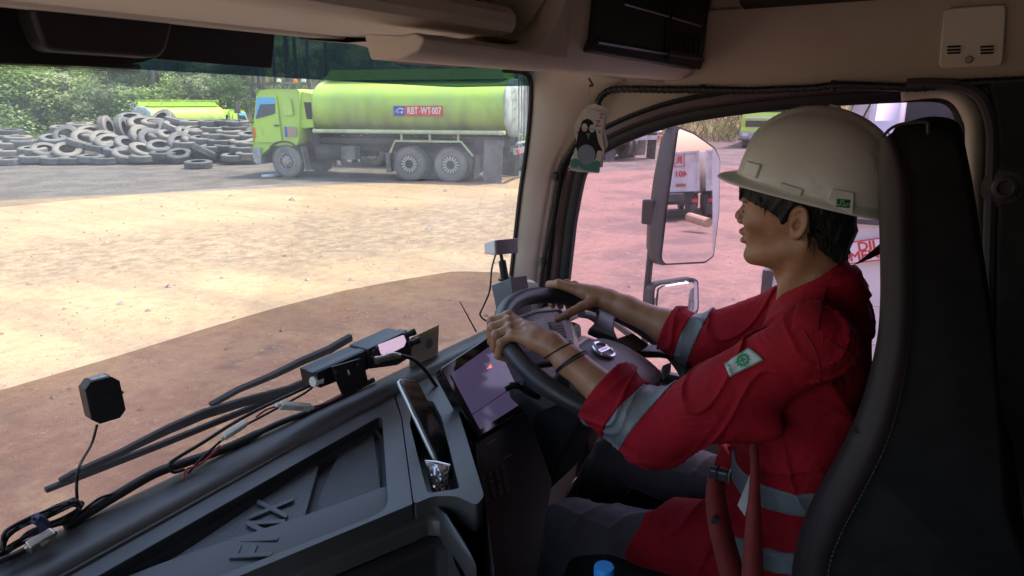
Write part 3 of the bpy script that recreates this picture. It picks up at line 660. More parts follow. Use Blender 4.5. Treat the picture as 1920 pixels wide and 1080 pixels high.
for i, (p, s, u, v) in enumerate(bl_):
    o = copy_tree(bushes[i % 4]); s *= rng.uniform(.92, 1.1)
    o.location = (p.x, p.y, float(hillz(p.x, p.y))*.92-.15); o.rotation_euler = (0, 0, rng.uniform(0, 6)); o.scale = (s*1.05, s*1.05, s*.95); tag(o, group=BG)
    pos_ = 'left of the tyre heap' if u < 90 else ('behind the left half of the tyre heap' if u < 250 else ('around the railed green tank' if u < 420 else ('just left of the tanker cab' if u < 520 else 'above the tanker')))
    rk = sorted(q_[2]*1000+q_[3] for q_ in bl_).index(u*1000+v)+1
    o['label'] = f"{('fresh green','dull grey-green','deep green','fresh green')[i % 4]} {'tall' if s > 1.2 else 'low'} bush {pos_}, {ordn(rk)} from the left"
for b_ in bushes:
    for ch in list(b_.children): bpy.data.objects.remove(ch)
    bpy.data.objects.remove(b_)
# plantation trees on the bank
def make_tree(seed, h, tr):
    r_ = random.Random(seed); R_ = thing('tree', 'x', 'tree'); t = MB(); lean = r_.uniform(-.03, .03)
    t.tube([V(lean*z*.5+r_.uniform(-.05, .05), 0, z) for z in np.linspace(-.6, h, 8)], [tr*(1.25-.85*k/7) for k in range(8)], 9)
    for k in range(5): a = r_.uniform(0, 6.3); z = h*r_.uniform(.6, .92); t.tube([V(0, 0, z), V(cos(a)*.8, sin(a)*.8, z+.7), V(cos(a)*1.5, sin(a)*1.5, z+1.1)], [tr*.35, tr*.25, .02], 5)
    t.build('trunk', BARK, R_); c = MB()
    for k in range(18): a = r_.uniform(0, 6.3); rr = r_.uniform(.2, 1.9); leafcloud(c, (rr*cos(a), rr*sin(a), h*.80+r_.uniform(-.6, 2.4)), (.7, .7, .6), 45, .34, r_)
    c.build('crown', LEAF[seed % 3], R_, smooth=False, recalc=False); return R_
trees = [make_tree(60, 7.5, .42), make_tree(61, 7.0, .20), make_tree(62, 8, .13)]
TRL = [(110,1,52),(187,0,52),(205,2,53),(278,0,52),(292,2,48),(322,1,50),(478,2,50),(489,2,51),(498,2,49),(545,1,50),(560,2,52),(582,2,50),(520,2,53),(60,1,52),(15,2,51),(400,2,53),(350,2,54),(440,2,55),(150,2,53),(240,2,55),(618,2,52),(700,2,54),(770,2,53),(860,2,54),(930,2,53)]
for i, (u, k, dd) in enumerate(TRL):
    o = copy_tree(trees[k]); p = Dp(u, 194, dd); o.location = (p.x, p.y, float(hillz(p.x, p.y))-.1); o.rotation_euler = (0, 0, rng.uniform(0, 6)); s = rng.uniform(.9, 1.1); o.scale = (s, s, s)
    tag(o, f"{('thick dark','slender','thin')[k]} trunked tree on the bank {'left of the tyre heap' if u < 120 else 'behind the tyre heap' if u < 300 else 'behind the railed green tank' if u < 430 else 'behind the tanker cab' if u < 610 else 'behind the tank of the tanker'}, {ordn(sorted(q_[0] for q_ in TRL).index(u)+1)} from the left", group='plantation trees on the bank')
for b_ in trees:
    for ch in list(b_.children): bpy.data.objects.remove(ch)
    bpy.data.objects.remove(b_)
# grass
def blades(n, area, hmin, hmax, w):
    m = MB()
    for k in range(n):
        u, dd = area(); p = Dp(u, 194, dd); z = float(hillz(p.x, p.y)); h = rng.uniform(hmin, hmax); a = rng.uniform(0, 6.3); lx, ly = rng.gauss(0, .35)*h, rng.gauss(0, .35)*h
        m.add([(p.x-w*cos(a), p.y-w*sin(a), z-.05), (p.x+w*cos(a), p.y+w*sin(a), z-.05), (p.x+lx*.5+w*.6*cos(a), p.y+ly*.5+w*.6*sin(a), z+h*.65), (p.x+lx*1.1, p.y+ly*1.1, z+h)], [(0, 1, 2, 3)])
    return m
DRYG = mat('dry_grass', (.26, .26, .10), .8, col2=(.38, .33, .18), scale=.6, col3=(.15, .20, .06), scale3=.9, lo3=.5, hi3=.6)
FRG = mat('fresh_grass', (.13, .21, .05), .7, col2=(.20, .26, .09), scale=.8)
tag(blades(13000, lambda: (rng.uniform(1100, 1900), 47+22*rng.random()**1.3), .25, .8, .02).build('dry_grass', DRYG, smooth=False, recalc=False), 'tall dry grass on the bank beyond the driver window', 'grass', kind='stuff')
tag(blades(4200, lambda: (rng.uniform(-60, 120), rng.uniform(37, 46)), .3, .9, .02).build('fresh_grass', FRG, smooth=False, recalc=False), 'fresh green grass left of the tyre heap', 'grass', kind='stuff')
tag(blades(7000, lambda: (rng.uniform(-60, 980), rng.uniform(45, 64)), .3, 1.0, .03).build('bank_grass', FRG, smooth=False, recalc=False), 'green undergrowth covering the bank behind the trucks', 'undergrowth', kind='stuff')
# litter by the tanker
def litter(name, u, v, d, m, label, cat):
    p = Zp(u, v, 0); t = MB(); s = rng.Random if False else None
    n = 9; top = [V(p.x+d[0]*.5*cos(a)*rng.uniform(.7, 1.1), p.y+d[1]*.5*sin(a)*rng.uniform(.7, 1.1), d[2]*rng.uniform(.6, 1)) for a in np.linspace(0, 2*pi, n, endpoint=False)]
    t.loft([[V(q.x, q.y, -.005) for q in top], top]); return tag(t.build(name, m, bevel=.02), label, cat)
def drum(u, v, lab):
    p = Zp(u, v, 0); R_ = thing('plastic_drum', lab, 'drum', (p.x, p.y, .33), radians(40)); t = MB(); pr = [(.001, -.5), (.24, -.5), (.29, -.46), (.30, -.2), (.285, -.17), (.30, -.14), (.30, .14), (.285, .17), (.30, .2), (.29, .46), (.24, .5), (.001, .5)]
    t.lathe(pr, (0, 0, 0), 'X', 22); t.build('barrel', mat('blue_plastic', (.03, .22, .62), .4), R_)
    c = MB(); c.lathe([(.001, .5), (.06, .5), (.06, .54), (.001, .54)], (0, .12, .05), 'X', 10); c.build('cap', BLACKM, R_)
drum(471, 301, 'blue plastic drum lying in front of the tanker bumper')
litter('plastic_sheet', 513, 330, (1.3, .5, .10), mat('crumpled_white', (.6, .62, .72), .5), 'crumpled pale plastic sheet on the ground by the tanker front wheel', 'litter')
litter('plastic_bag', 168, 304, (.35, .3, .25), mat('blue_bag', (.05, .17, .6), .5), 'small blue plastic bag in front of the tyre heap', 'litter')
litter('carton', 292, 305, (.3, .2, .15), mat('yellow_carton', (.55, .40, .12), .7), 'small yellow carton in front of the tyre heap', 'litter')
litter('cardboard', 382, 296, (.35, .3, .2), mat('brown_board', (.45, .30, .13), .8), 'brown cardboard scrap beside the frontmost tyre', 'litter')
# ================================================================== OUR CAB (x right, y forward)
XD = 1.92
BEIGE = mat('beige_trim', (.72, .65, .54), .62, col2=(.68, .61, .50), scale=3, bump=.12, bscale=420, bdist=.002, rvar=.06)
BEIGE2 = mat('beige_panel', (.52, .435, .34), .75, col2=(.47, .39, .30), scale=2, bump=.25, bscale=300, bdist=.002)
BROWNT = mat('brown_trim', (.11, .075, .07), .42, col2=(.09, .06, .06), scale=6, bump=.1, bscale=300, bdist=.001)
DARKL = mat('dark_lining', (.045, .040, .034), .9, col2=(.03, .027, .024), scale=14, bump=.5, bscale=380, bdist=.003)
BLACKP = mat('black_plastic', (.020, .020, .022), .48, col2=(.028, .028, .030), scale=5, bump=.2, bscale=520, bdist=.0015, rvar=.06)
SEAL = mat('rubber_seal', (.010, .010, .011), .55, bump=.1, bscale=200)
GLOSSB = mat('gloss_black', (.008, .008, .009), .12, spec=.6)
CAB = thing('truck_cab', 'beige and black truck cab interior seen from the passenger side', 'truck cab')
def wsY(x, z): return 1.165-(z-2.2)*.17-.03*max(0, x-.85)**2-.03*max(0, .5-x)**2
def ws_hit(u, v):
    y = 1.1
    for _ in range(12):
        p = Yp(u, v, y); y = wsY(p.x, p.z)
    return Yp(u, v, y)
def zline(pts):
    q = sorted([(p.x, p.z) for p in (ws_hit(*a) for a in pts)]); xs_ = [a for a, b in q]; zs_ = [b for a, b in q]
    return lambda x: float(np.interp(x, xs_, zs_)) + (0 if x > xs_[0] else 0)
XL, XR = -.42, 1.845
z_low = zline([(0,730),(200,672),(400,610),(520,575),(640,545),(750,524),(850,508),(930,510),(958,520)])
z_up = zline([(0,388),(250,364),(500,346),(640,339),(800,335),(975,335)])
z_tint = zline([(0,115),(250,130),(500,144),(700,156),(850,164),(985,161)])
def pane(name, za, zb, off, m, nx_=40, nz=6, th=0):
    mb = MB(); xs_ = np.linspace(XL, XR, nx_); lo = []
    for k in range(nz+1):
        t = k/nz; lo.append([V(x, wsY(x, za(x)*(1-t)+zb(x)*t)+off, za(x)*(1-t)+zb(x)*t) for x in xs_])
    mb.loft(lo, closed_u=False, caps=False); return mb.build(name, m, WS if name != 'windscreen' else CAB, angle=180)
ztop = lambda x: 2.86
WS = pane('windscreen', lambda x: 1.88, ztop, 0, glass('clear_glass', (.97, .985, .97), refl=.006, dust=.012))
pane('lower_film', lambda x: 1.885, z_low, -.004, glass('lower_film', (.47, .415, .42), refl=0, dust=.02, dustcol=(.6, .5, .45)))
pane('upper_film', z_up, z_tint, -.004, glass('upper_film', (.68, .68, .66), refl=0, dust=.10))  # extra dust puts the view's hazy veil into this film
pane('sun_band', z_tint, ztop, -.004, glass('sun_band', (.050, .074, .084), refl=0, dust=.07, dustcol=(.17, .27, .31)))
# printed black edge and the black sensor field behind the mirror
e = MB(); e.tube(spline([ws_hit(u, v)+V(0, -.008, 0) for u, v in ((938,640),(951,540),(961,450),(971,360),(980,300),(988,230),(991,175),(990,150),(983,139),(968,134),(940,132))], 4), .007, 6); e.build('glass_edge', SEAL, WS)
def ws_poly(pts, off, name, m, th=.002, par=WS):
    mb = MB(); P = [ws_hit(u, v)+V(0, off, 0) for u, v in pts]; mb.prism(P, V(0, th, 0)); return mb.build(name, m, par, smooth=False)
SENS = mat('black_print', (.012, .010, .010), .5)
sf = ws_poly([(-250,-10),(-250,98),(120,120),(230,122),(262,116),(280,110),(502,128),(508,66),(300,0)], -.010, 'sensor_field', SENS, .003)
cov = MB(); cp = [ws_hit(u, v)+V(0, -.012, 0) for u, v in rpoly([V(15, 20, 0), V(285, 40, 0), V(268, 112, 0), V(45, 98, 0)], 22, 4) for u, v in [(u, v)]] if False else [ws_hit(p.x, p.y)+V(0, -.014, 0) for p in rpoly([V(12, 15, 0), V(287, 35, 0), V(268, 112, 0), V(45, 98, 0)], 24, 4)]
cov.prism(cp, V(0, -.045, 0)); cov.build('sensor_cover', mat('sensor_plastic', (.016, .014, .014), .55), WS, bevel=.012)
dm = MB()
for r_ in range(5):
    for k in range(int(300/4.4)):
        u = -40+k*4.4+(r_ % 2)*2.2; v = 117+u*.045+(r_-1)*3.6-(2.2*max(0, (u-200)/60)); rad = .0022-.00032*r_
        p = ws_hit(u, v)+V(0, -.007, 0); dm.add([p+V(rad*cos(a), 0, rad*sin(a)) for a in np.linspace(0, 2*pi, 6, endpoint=False)], [tuple(range(6))])
dm.build('dot_fade', SENS, WS, smooth=False)

# ---- driver's door: window outline on the plane x = XD
def DX(u, v, x=XD): return Xp(u, v, x)
Wpx = [(1078,420),(1088,365),(1097,328),(1110,306),(1130,288),(1180,263),(1240,241),(1300,226),(1400,211),(1500,201),(1600,194),(1700,189),(1745,188),(1772,193),(1790,212),(1797,250)]
W3 = [DX(u, v) for u, v in Wpx]; yb = W3[-1].y
WIN = [V(XD, 1.03, 1.80)]+W3+[V(XD, yb, 1.80)]
WIN = WIN[:1]+spline(WIN[1:-1], 3)+WIN[-1:]
def offs(poly, d):
    P = [Vector((p.y, p.z)) for p in poly]; m = len(P); out = []
    area = sum(P[i].x*P[(i+1) % m].y-P[(i+1) % m].x*P[i].y for i in range(m)); sg = 1 if area > 0 else -1
    for i in range(m):
        a, b, c = P[i-1], P[i], P[(i+1) % m]; e1 = (b-a).normalized(); e2 = (c-b).normalized()
        n1 = Vector((e1.y, -e1.x))*sg; n2 = Vector((e2.y, -e2.x))*sg; n = (n1+n2); n = n/max(.35, n.length_squared)*2
        out.append(b+n*d)
    return out
def ring(name, d0, d1, x0, x1, m, par, rnd=0.0, th=.02):
    """a frame round the window from offset d0 to d1, its face going from x0 to x1"""
    mb = MB(); ds = [(d0, x0+th), (d0, x0), ((d0+d1)/2, (x0+x1)/2-rnd), (d1, x1), (d1, x1+th)]
    mb.loft([[V(x, q.x, q.y) for q in offs(WIN, d)] for d, x in ds], caps=False); return mb.build(name, m, par, angle=50)
pg = MB(); pg.add([p+V(.012, 0, 0) for p in WIN], [tuple(range(len(WIN)))])
pg.build('side_glass', glass('pink_film', (.72, .54, .65), refl=.010, dust=.012, dustcol=(.85, .72, .82)), CAB, smooth=False)
ring('window_seal', -.004, .024, XD-.012, XD-.020, SEAL, CAB, .006)
ring('door_trim', .024, .052, XD-.016, XD-.03, BROWNT, CAB, .008)
ring('inner_trim', .052, .066, XD-.030, XD-.034, SEAL, CAB, .004)
# side wall with the window cut out
sw = MB(); o_ = [V(XD-.014, -.8, 1.1), V(XD-.014, 1.16, 1.1), V(XD-.014, 1.16, 3.1), V(XD-.014, -.8, 3.1)]
sw.prism(o_, V(.03, 0, 0), holes=[[V(XD-.014, q.x, q.y) for q in offs(WIN, .02)]]); sw.build('door_panel', BEIGE2, CAB, smooth=False)
# rear frame of the door and dark side lining behind it
b = MB(); P = [DX(u, v, XD-.035) for u, v in ((1690,168),(1760,165),(1808,172),(1836,200),(1846,250),(1840,430),(1836,700))]; P2 = [DX(u, v, XD-.04) for u, v in ((1690,188),(1752,181),(1785,190),(1806,222),(1812,262),(1806,430),(1802,700))]
b.loft([spline(P2, 5), [p+V(-.012, 0, 0) for p in spline([(a+c)/2 for a, c in zip(P, P2)], 5)], spline(P, 5)], caps=False, closed_u=False); b.build('door_frame', BEIGE, CAB, angle=180, solid=.01)
b = MB(); b.tube(spline([DX(u, v, XD-.06) for u, v in ((1700,158),(1790,160),(1835,178),(1855,215),(1862,270),(1856,430),(1850,760),(1850,1100))], 6), .013, 8); b.build('door_seal', mat('grey_seal', (.07, .065, .065), .7), CAB)
b = MB(); q0 = [DX(u, v, XD-.07) for u, v in ((1850,150),(1866,215),(1870,300),(1866,500),(1862,1300))]
b.prism([V(XD-.07, -.8, q0[0].z), V(XD-.07, -.8, q0[-1].z)]+q0[::-1], V(.05, 0, 0)); b.build('side_lining', DARKL, CAB, bevel=.01)
b = MB(); pc = DX(1885, 352, XD-.075); b.lathe([(.001, 0), (.012, 0), (.016, -.006), (.022, -.004), (.026, .002), (.045, .008)], pc, 'X', 24); b.build('coat_hook', mat('hook_brown', (.09, .075, .06), .6), CAB)
# A pillar between windscreen and door
Lp = [(1000,128),(994,150),(992,175),(989,230),(981,300),(972,360),(962,450),(952,540),(940,640)]
Rp = [(1170,150),(1130,172),(1112,200),(1085,255),(1056,300),(1044,340),(1030,420),(1020,490),(1008,640)]
la = [ws_hit(u, v)+V(0, -.010, 0) for u, v in Lp]; ra = [Xp(u, v, XD-.03) for u, v in Rp]
n_ = 24
la, ra = spline(la, 3), spline(ra, 3)
b = MB(); lo = [[p+V(.004, .009, 0) for p in la], la]
for t in (.15, .4, .7, .92): lo.append([a*(1-t)+c*t+V(-.018*sin(pi*min(1, t*1.1)), -.012*sin(pi*t), 0) for a, c in zip(la, ra)])
lo += [ra, [p+V(.03, 0, 0) for p in ra]]
b.loft(lo, caps=False, closed_u=False); b.build('pillar_trim', BEIGE, CAB, angle=60)
# header over the windscreen: profile swept along x
prof = [(.66, 2.752), (.625, 2.746), (.608, 2.741), (.599, 2.731), (.598, 2.716), (.605, 2.706), (.622, 2.701), (.68, 2.703), (.80, 2.709), (.93, 2.713), (.94, 2.722), (.955, 2.722), (.965, 2.712), (1.03, 2.716), (1.045, 2.722), (1.05, 2.75), (1.12, 2.9)]
rs = [(x, prof) for x in (-.5, .2, .72)]
b = MB(); b.loft([[V(x, y, z) for y, z in prof] for x in (-.5, .0, .4, .71, .95)], closed_u=False, caps=False)
# recess in the front face, x < 1.27, with a lip from .72
b.build('header_underside', BEIGE, CAB, angle=30)
b = MB()
pr2 = [(.60, 3.10), (.598, 2.76), (.600, 2.715), (.612, 2.682), (.635, 2.664), (.67, 2.659), (.76, 2.668), (.93, 2.690), (1.05, 2.715), (1.12, 2.9)]
b.loft([[V(x, y, z) for y, z in pr2] for x in (1.10, 1.3, 1.6, 1.80)]+[[V(x, .60+(y-.60)*k+dy, z) for y, z in pr2] for x, k, dy in ((1.85, 1, .003), (1.885, 1, .015), (1.905, 1, .05))], closed_u=False, caps=False)
b.build('header_console', BEIGE, CAB, angle=40)
b = MB(); b.loft([[V(x, y, max(z, 2.703)) if x < .95 else V(x, y, z) for y, z in [(.67, 2.6595), (.76, 2.668), (.93, 2.690), (1.05, 2.715), (1.12, 2.9)]] for x in (.92, .94, 1.06, 1.105)], closed_u=False, caps=False); b.build('header_strip', BEIGE, CAB, angle=40)
# lip of the overhead tray and its rounded end
b = MB()
def lipz(x): return 2.687+ (0 if x < .95 else (.10*((x-.95)/.15)**2.2))
xs_ = list(np.linspace(.715, 1.10, 22)); lo = []
for x in xs_:
    zt = lipz(x); lo.append([V(x, .625, zt-.002), V(x, .602, zt), V(x, .588, zt-.006), V(x, .588, 2.676), V(x, .598, 2.664), V(x, .63, 2.655), V(x, .68, 2.657), V(x, .69, 2.69)])
b.loft(lo); b.build('tray_lip', BEIGE, CAB, angle=40, bevel=.004)
b = MB(); b.prism([V(1.10, .602, 2.70), V(1.10, .602, 3.1), V(1.10, .95, 3.1), V(1.10, .95, 2.70)], V(.01, 0, 0)); b.build('tray_end', BEIGE, CAB, smooth=False)
b = MB(); b.loft([[V(x, y, z+(.052 if x < .94 else 0)) for y, z in ((.63, 2.697), (.72, 2.70), (.86, 2.76), (.92, 2.88), (.93, 3.1))] for x in (-.5, .90, .95, 1.10)], caps=False, closed_u=False); b.build('overhead_tray', mat('shaded_tray', (.20, .16, .125), .85, bump=.2, bscale=300), CAB, angle=60, solid=.004)  # the recess's shade is put into this darker brown
b = MB(); hp = [Yp(u, v, 1.0) for u, v in ((752,80),(782,92),(886,120),(868,126),(752,117),(748,108),(757,98))]; b.prism(hp, V(0, .03, 0)); b.build('visor_bracket', mat('bracket_brown', (.22, .14, .11), .6), CAB, bevel=.005)
# black grille box in the console
gp = [Yp(u, v, .598) for u, v in ((1113,-60),(1101,97),(1308,131),(1330,-60))]
b = MB(); b.prism([p+V(0, -.010, 0) for p in rpoly(gp, .008, 3)], V(0, .03, 0)); GR = b.build('console_insert', mat('insert_black', (.008, .007, .007), .55), CAB, bevel=.003)
def gl(u, v, d=-.013): return Yp(u, v, .598)+V(0, d, 0)
b = MB()
b.tube([gl(1108,79), gl(1235,100), gl(1308,113)], .0045, 6); b.build('insert_ledge', mat('ledge_black', (.02, .018, .018), .35), GR)
b = MB(); b.tube([gl(1248,-30), gl(1240,112)], .006, 6); b.build('divider', SEAL, GR)
b = MB(); b.tube([gl(1160,9), gl(1240,31), gl(1305,50)], .0022, 6); b.build('chrome_line', mat('dull_chrome', (.35, .33, .32), .35, metal=.6), GR)
for k in range(6):
    b = MB(); b.tube([gl(1256+k*9.5, 58+k*2), gl(1254+k*9.3, 94+k*1.8)], .0022, 5); b.build('vent_slat', BLACKP, GR)
# upper side panel above the cable, with the speaker cover
b = MB(); pl = [(.585, 2.655), (.585, 3.1)]; zl = lambda y: 2.6565-.0*y
prs = [(XD-.012, 2.640), (XD-.045, 2.642), (XD-.05, 2.652), (XD-.05, 2.68), (XD-.055, 2.76), (XD-.05, 2.83)]
b.loft([[V(x, y, z) for x, z in prs] for y in (.70, .56, .3, .0, -.3, -.8)], closed_u=False, caps=False); b.build('side_header', BEIGE2, CAB, angle=60)
b = MB(); b.loft([[V(x, y, z) for x, z in ((XD-.052, 2.828), (XD-.10, 2.836), (XD-.11, 2.85), (XD-.10, 3.1))] for y in (.50, .42, .3, -.8)], closed_u=False, caps=False); b.build('roof_lining', DARKL, CAB, angle=60)
sp = [Xp(u, v, XD-.056) for u, v in ((1770,16),(1888,8),(1880,124),(1760,128))]
b = MB(); b.prism(rpoly(sp, .014, 4), V(-.008, 0, 0)); SPK = b.build('speaker_cover', BEIGE, CAB, bevel=.003)
SL = mat('slot_dark', (.01, .009, .008), .8)
for (u0, v0) in ((1776, 88), (1838, 88)):
    for k in range(3):
        b = MB(); a_, c_ = Xp(u0, v0+k*6, XD-.066), Xp(u0+25, v0+k*6-1, XD-.066); b.tube([a_, c_], .0022, 6); b.build('sound_slot', SL, SPK)
b = MB(); b.lathe([(.001, -.004), (.006, -.004), (.008, 0), (.001, 0)], Xp(1817, 112, XD-.065), 'X', 12); b.build('cover_screw', mat('screw', (.25, .2, .13), .4, metal=.5), SPK)
# shell that keeps the light out
DK = mat('cab_lining', (.46, .41, .35), .9, bump=.2, bscale=200)  # pale lining of the unseen shell, set to bounce more light inside
b = MB(); b.box(V(.75, .2, 3.12), (2.6, 2.1, .04)); b.build('roof', DK, CAB, smooth=False)
b = MB(); b.box(V(.75, -.82, 2.1), (2.6, .04, 2.1)); b.build('rear_wall', DARKL, CAB, smooth=False)
b = MB(); b.box(V(.75, .2, 1.08), (2.6, 2.1, .04)); b.build('cab_floor', DARKL, CAB, smooth=False)
b = MB(); b.prism([V(-.46, -.8, 1.1), V(-.46, 1.16, 1.1), V(-.46, 1.16, 3.1), V(-.46, -.8, 3.1)], V(-.03, 0, 0), holes=[rpoly([V(-.46, -.2, 1.75), V(-.46, 1.0, 1.75), V(-.46, .95, 2.4), V(-.46, .7, 2.68), V(-.46, -.2, 2.68)], .06, 3)]); b.build('passenger_door', DK, CAB, smooth=False)  # unseen window opening, widened to let more fill light in
b = MB(); b.box(V(.75, 1.185, 1.5), (2.5, .03, .80)); b.build('firewall', DK, CAB, smooth=False)
b = MB(); b.box(V(.75, 1.06, 3.0), (2.6, .03, .5)); b.build('front_header', DK, CAB, smooth=False)
for x in (-.44,): b = MB(); b.box(V(x, 1.10, 2.4), (.06, .12, 1.2)); b.build('left_pillar', BEIGE, CAB)
# spiral wrapped cable round the door opening
SPIR = mat('spiral_wrap', (.012, .012, .013), .38, bump=.1, bscale=100)
cpx = [(1012,560),(1020,490),(1034,420),(1046,345),(1052,312),(1075,275),(1100,232),(1118,200),(1128,180),(1150,168),(1200,167),(1260,168),(1320,168),(1400,170),(1460,168),(1520,166),(1570,161),(1640,162),(1720,164),(1800,157),(1860,154),(1960,150)]
cx = spline([Xp(u, v, XD-.055-.006*(u > 1150)) for u, v in cpx], 8)
TH = [.0055 if p.z < 2.50 else .0095 for p in cx]
cab_l = thing('cable', 'thick black spiral-wrapped cable running along the top of the driver door opening', 'cable')
b = MB(); b.tube(cx, TH, 10); b.build('core', SPIR, cab_l)
b = MB(); L_ = 0; hel = []
for i in range(len(cx)-1):
    a, c = cx[i], cx[i+1]; d = (c-a).normalized(); u_ = d.cross(V(1, 0, .01)).normalized(); w_ = d.cross(u_); m_ = max(2, int((c-a).length/.0022))
    for j in range(m_):
        p = a.lerp(c, j/m_); L_ += (c-a).length/m_; ph = L_/.017*2*pi; hel.append(p+(u_*cos(ph)+w_*sin(ph))*(TH[i]+.0008))
b.tube(hel, .0016, 4); b.build('spiral', SPIR, cab_l, angle=180)
for u, v in ((1318, 168), (1563, 161), (1044, 330), (1020, 490)):
    b = MB(); b.box(Xp(u, v, XD-.056), (.024, .012, .026)); b.build('clip', SPIR, cab_l, bevel=.003)
# ================================================================== DASHBOARD
ZT = 1.985
DASH = thing('dashboard', 'black plastic dashboard with a lettered storage tray and a touchscreen', 'dashboard')
GREYP = mat('grey_plastic', (.050, .0495, .0495), .41, col2=(.062, .061, .061), scale=4, col3=(.13, .12, .11), scale3=130, lo3=.69, hi3=.80, bump=.22, bscale=600, bdist=.0015, rvar=.07)
DGREY = mat('dark_grey_plastic', (.026, .026, .028), .5, col2=(.034, .034, .036), scale=4, bump=.25, bscale=520, bdist=.0015, rvar=.06)
def T(u, v, z=ZT): return Zp(u, v, z)
# long cap under the windscreen
secs = []
for x in (-.5, -.1, .3, .6, .9, 1.2, 1.5, 1.75, 1.90):
    y2 = .938+.034*min(1, max(0, (x-.3)/.6)) if x < 1.1 else .972+.0*(x-1.1)
    dy = -.10*max(0, x-1.35)**1.5
    secs.append([V(x, y+dy, z) for y, z in ((1.17, 1.80), (1.15, 1.90), (1.075, 1.972), (1.03, 1.996), (1.010, 2.000), (y2+.02, 2.001), (y2, 1.997), (y2-.004, 1.990), (y2-.016, 1.972), (y2-.018, 1.962), (y2+.03, 1.93))])
b = MB(); b.loft(secs, closed_u=False, caps=False); b.build('top_pad', GREYP, DASH, angle=50)
# thin trim line between the cap and the tray
b = MB(); ln = [T(u, v, 1.986) for u, v in ((-300, 1322), (115, 1082), (370, 940), (640, 788), (735, 738))]; b.tube(ln, .0035, 8); b.build('trim_line', GREYP, DASH)
# storage tray plate with its opening
outl = [(-330,1345),(118,1087),(640,793),(738,741),(752,783),(774,945),(500,1059),(-200,1350)]
hole = [(60,1150),(716,778),(728,957),(100,1200)]
hp = rpoly([T(*p) for p in hole], [.02, .022, .035, .02], 6)
b = MB(); b.prism(rpoly([T(*p) for p in outl], .004, 2), V(0, 0, -.03), holes=[hp]); TR = b.build('storage_tray', GREYP, DASH, bevel=.0035, angle=30)
ctr = sum(hp, Vector())/len(hp)
def shr(P, k, z): return [V(ctr.x+(p.x-ctr.x)*k, ctr.y+(p.y-ctr.y)*k, z) for p in P]
b = MB(); b.loft([[V(p.x, p.y, ZT-.003) for p in hp], [V(p.x, p.y, ZT-.02) for p in hp], shr(hp, .975, ZT-.030), shr(hp, .955, ZT-.036)], caps=False); b.build('tray_wall', DGREY, TR, angle=60)
FL = ZT-.036
def mat_mat(name, col, rough):
    m = mat(name, col, rough, col2=tuple(c*1.25 for c in col), scale=6); nt = m.node_tree; N, L = nt.nodes, nt.links
    tc = N.new('ShaderNodeTexCoord'); mp = N.new('ShaderNodeMapping'); mp.inputs['Rotation'].default_value = (0, 0, radians(48)); mp.inputs['Scale'].default_value = (1, 1, 1)
    br = N.new('ShaderNodeTexBrick'); br.inputs['Scale'].default_value = 30; br.inputs['Mortar Size'].default_value = .03; br.inputs['Brick Width'].default_value = .4; br.inputs['Row Height'].default_value = .22; br.inputs['Mortar Smooth'].default_value = .4
    L.new(tc.outputs['Object'], mp.inputs[0]); L.new(mp.outputs[0], br.inputs['Vector']); bp = N.new('ShaderNodeBump'); bp.inputs['Strength'].default_value = .8; bp.inputs['Distance'].default_value = .004; bp.invert = True
    L.new(br.outputs['Fac'], bp.inputs['Height']); L.new(bp.outputs[0], N['Principled BSDF'].inputs['Normal']); return m
MATM = mat_mat('rubber_mat', (.040, .041, .044), .5); SMOM = mat('mat_smooth', (.052, .053, .056), .46, bump=.15, bscale=400, bdist=.001)
LMAT = mat_mat('lettered_mat', (.050, .051, .054), .47)
b = MB(); b.add([V(p.x, p.y, FL-.002) for p in shr(hp, .97, 0)], [tuple(range(len(hp)))]); b.build('tray_floor', DGREY, TR, smooth=False)
Lf = [T(u, v, FL+.012) for u, v in ((120,1150),(560,905),(600,862),(578,1012),(560,1030),(110,1210))]
Lf = [T(u, v, FL+.012) for u, v in ((120,1185),(575,880),(598,872),(562,1004),(540,1022),(130,1225))]
b = MB(); b.prism(rpoly([p-V(0, 0, .013) for p in Lf], .006, 3), V(0, 0, .013)); LM = b.build('letter_mat', LMAT, TR, bevel=.003)
Rf = [T(u, v, FL+.003) for u, v in ((636,852),(700,812),(716,930),(700,950),(590,1000),(600,930))]
b = MB(); b.prism(rpoly(Rf, .012, 3), V(0, 0, .004)); b.build('rubber_mat', MATM, TR, bevel=.001)
# raised lettering and the little tread around it
p0, p1 = T(470, 1068, FL+.014), T(532, 925, FL+.014); ex = (p1-p0); up_ = V(-ex.y, ex.x, 0)
wid = ex.length
text_obj('FMX', wid*.42, 'lettering', SMOM, LM, (p0+p1)/2+up_.normalized()*.004+V(0, 0, .0015), ex, up_, .0013, fat=.0012, sx=.98)
# phone pocket plate, to the right of the seam
po = [(754,783),(741,739),(775,720),(815,700),(838,706),(852,748),(872,812),(893,880),(908,930),(893,948),(856,930),(812,930),(776,945)]
ph = [(776,748),(812,752),(828,782),(862,916),(801,925),(768,795)]
b = MB(); b.prism(rpoly([T(*p) for p in po], .010, 3), V(0, 0, -.05), holes=[rpoly([T(*p) for p in ph], .009, 4)]); PK = b.build('phone_pocket', GREYP, DASH, bevel=.006, segs=3, angle=30)
b = MB(); hq = rpoly([T(*p) for p in ph], .009, 4); b.loft([[p+V(0, 0, -.01) for p in hq], [p+V(0, 0, -.10) for p in hq]], caps=False); b.add([p+V(0, 0, -.10) for p in hq], [tuple(range(len(hq)))]); b.build('pocket_well', BLACKP, PK, angle=40)
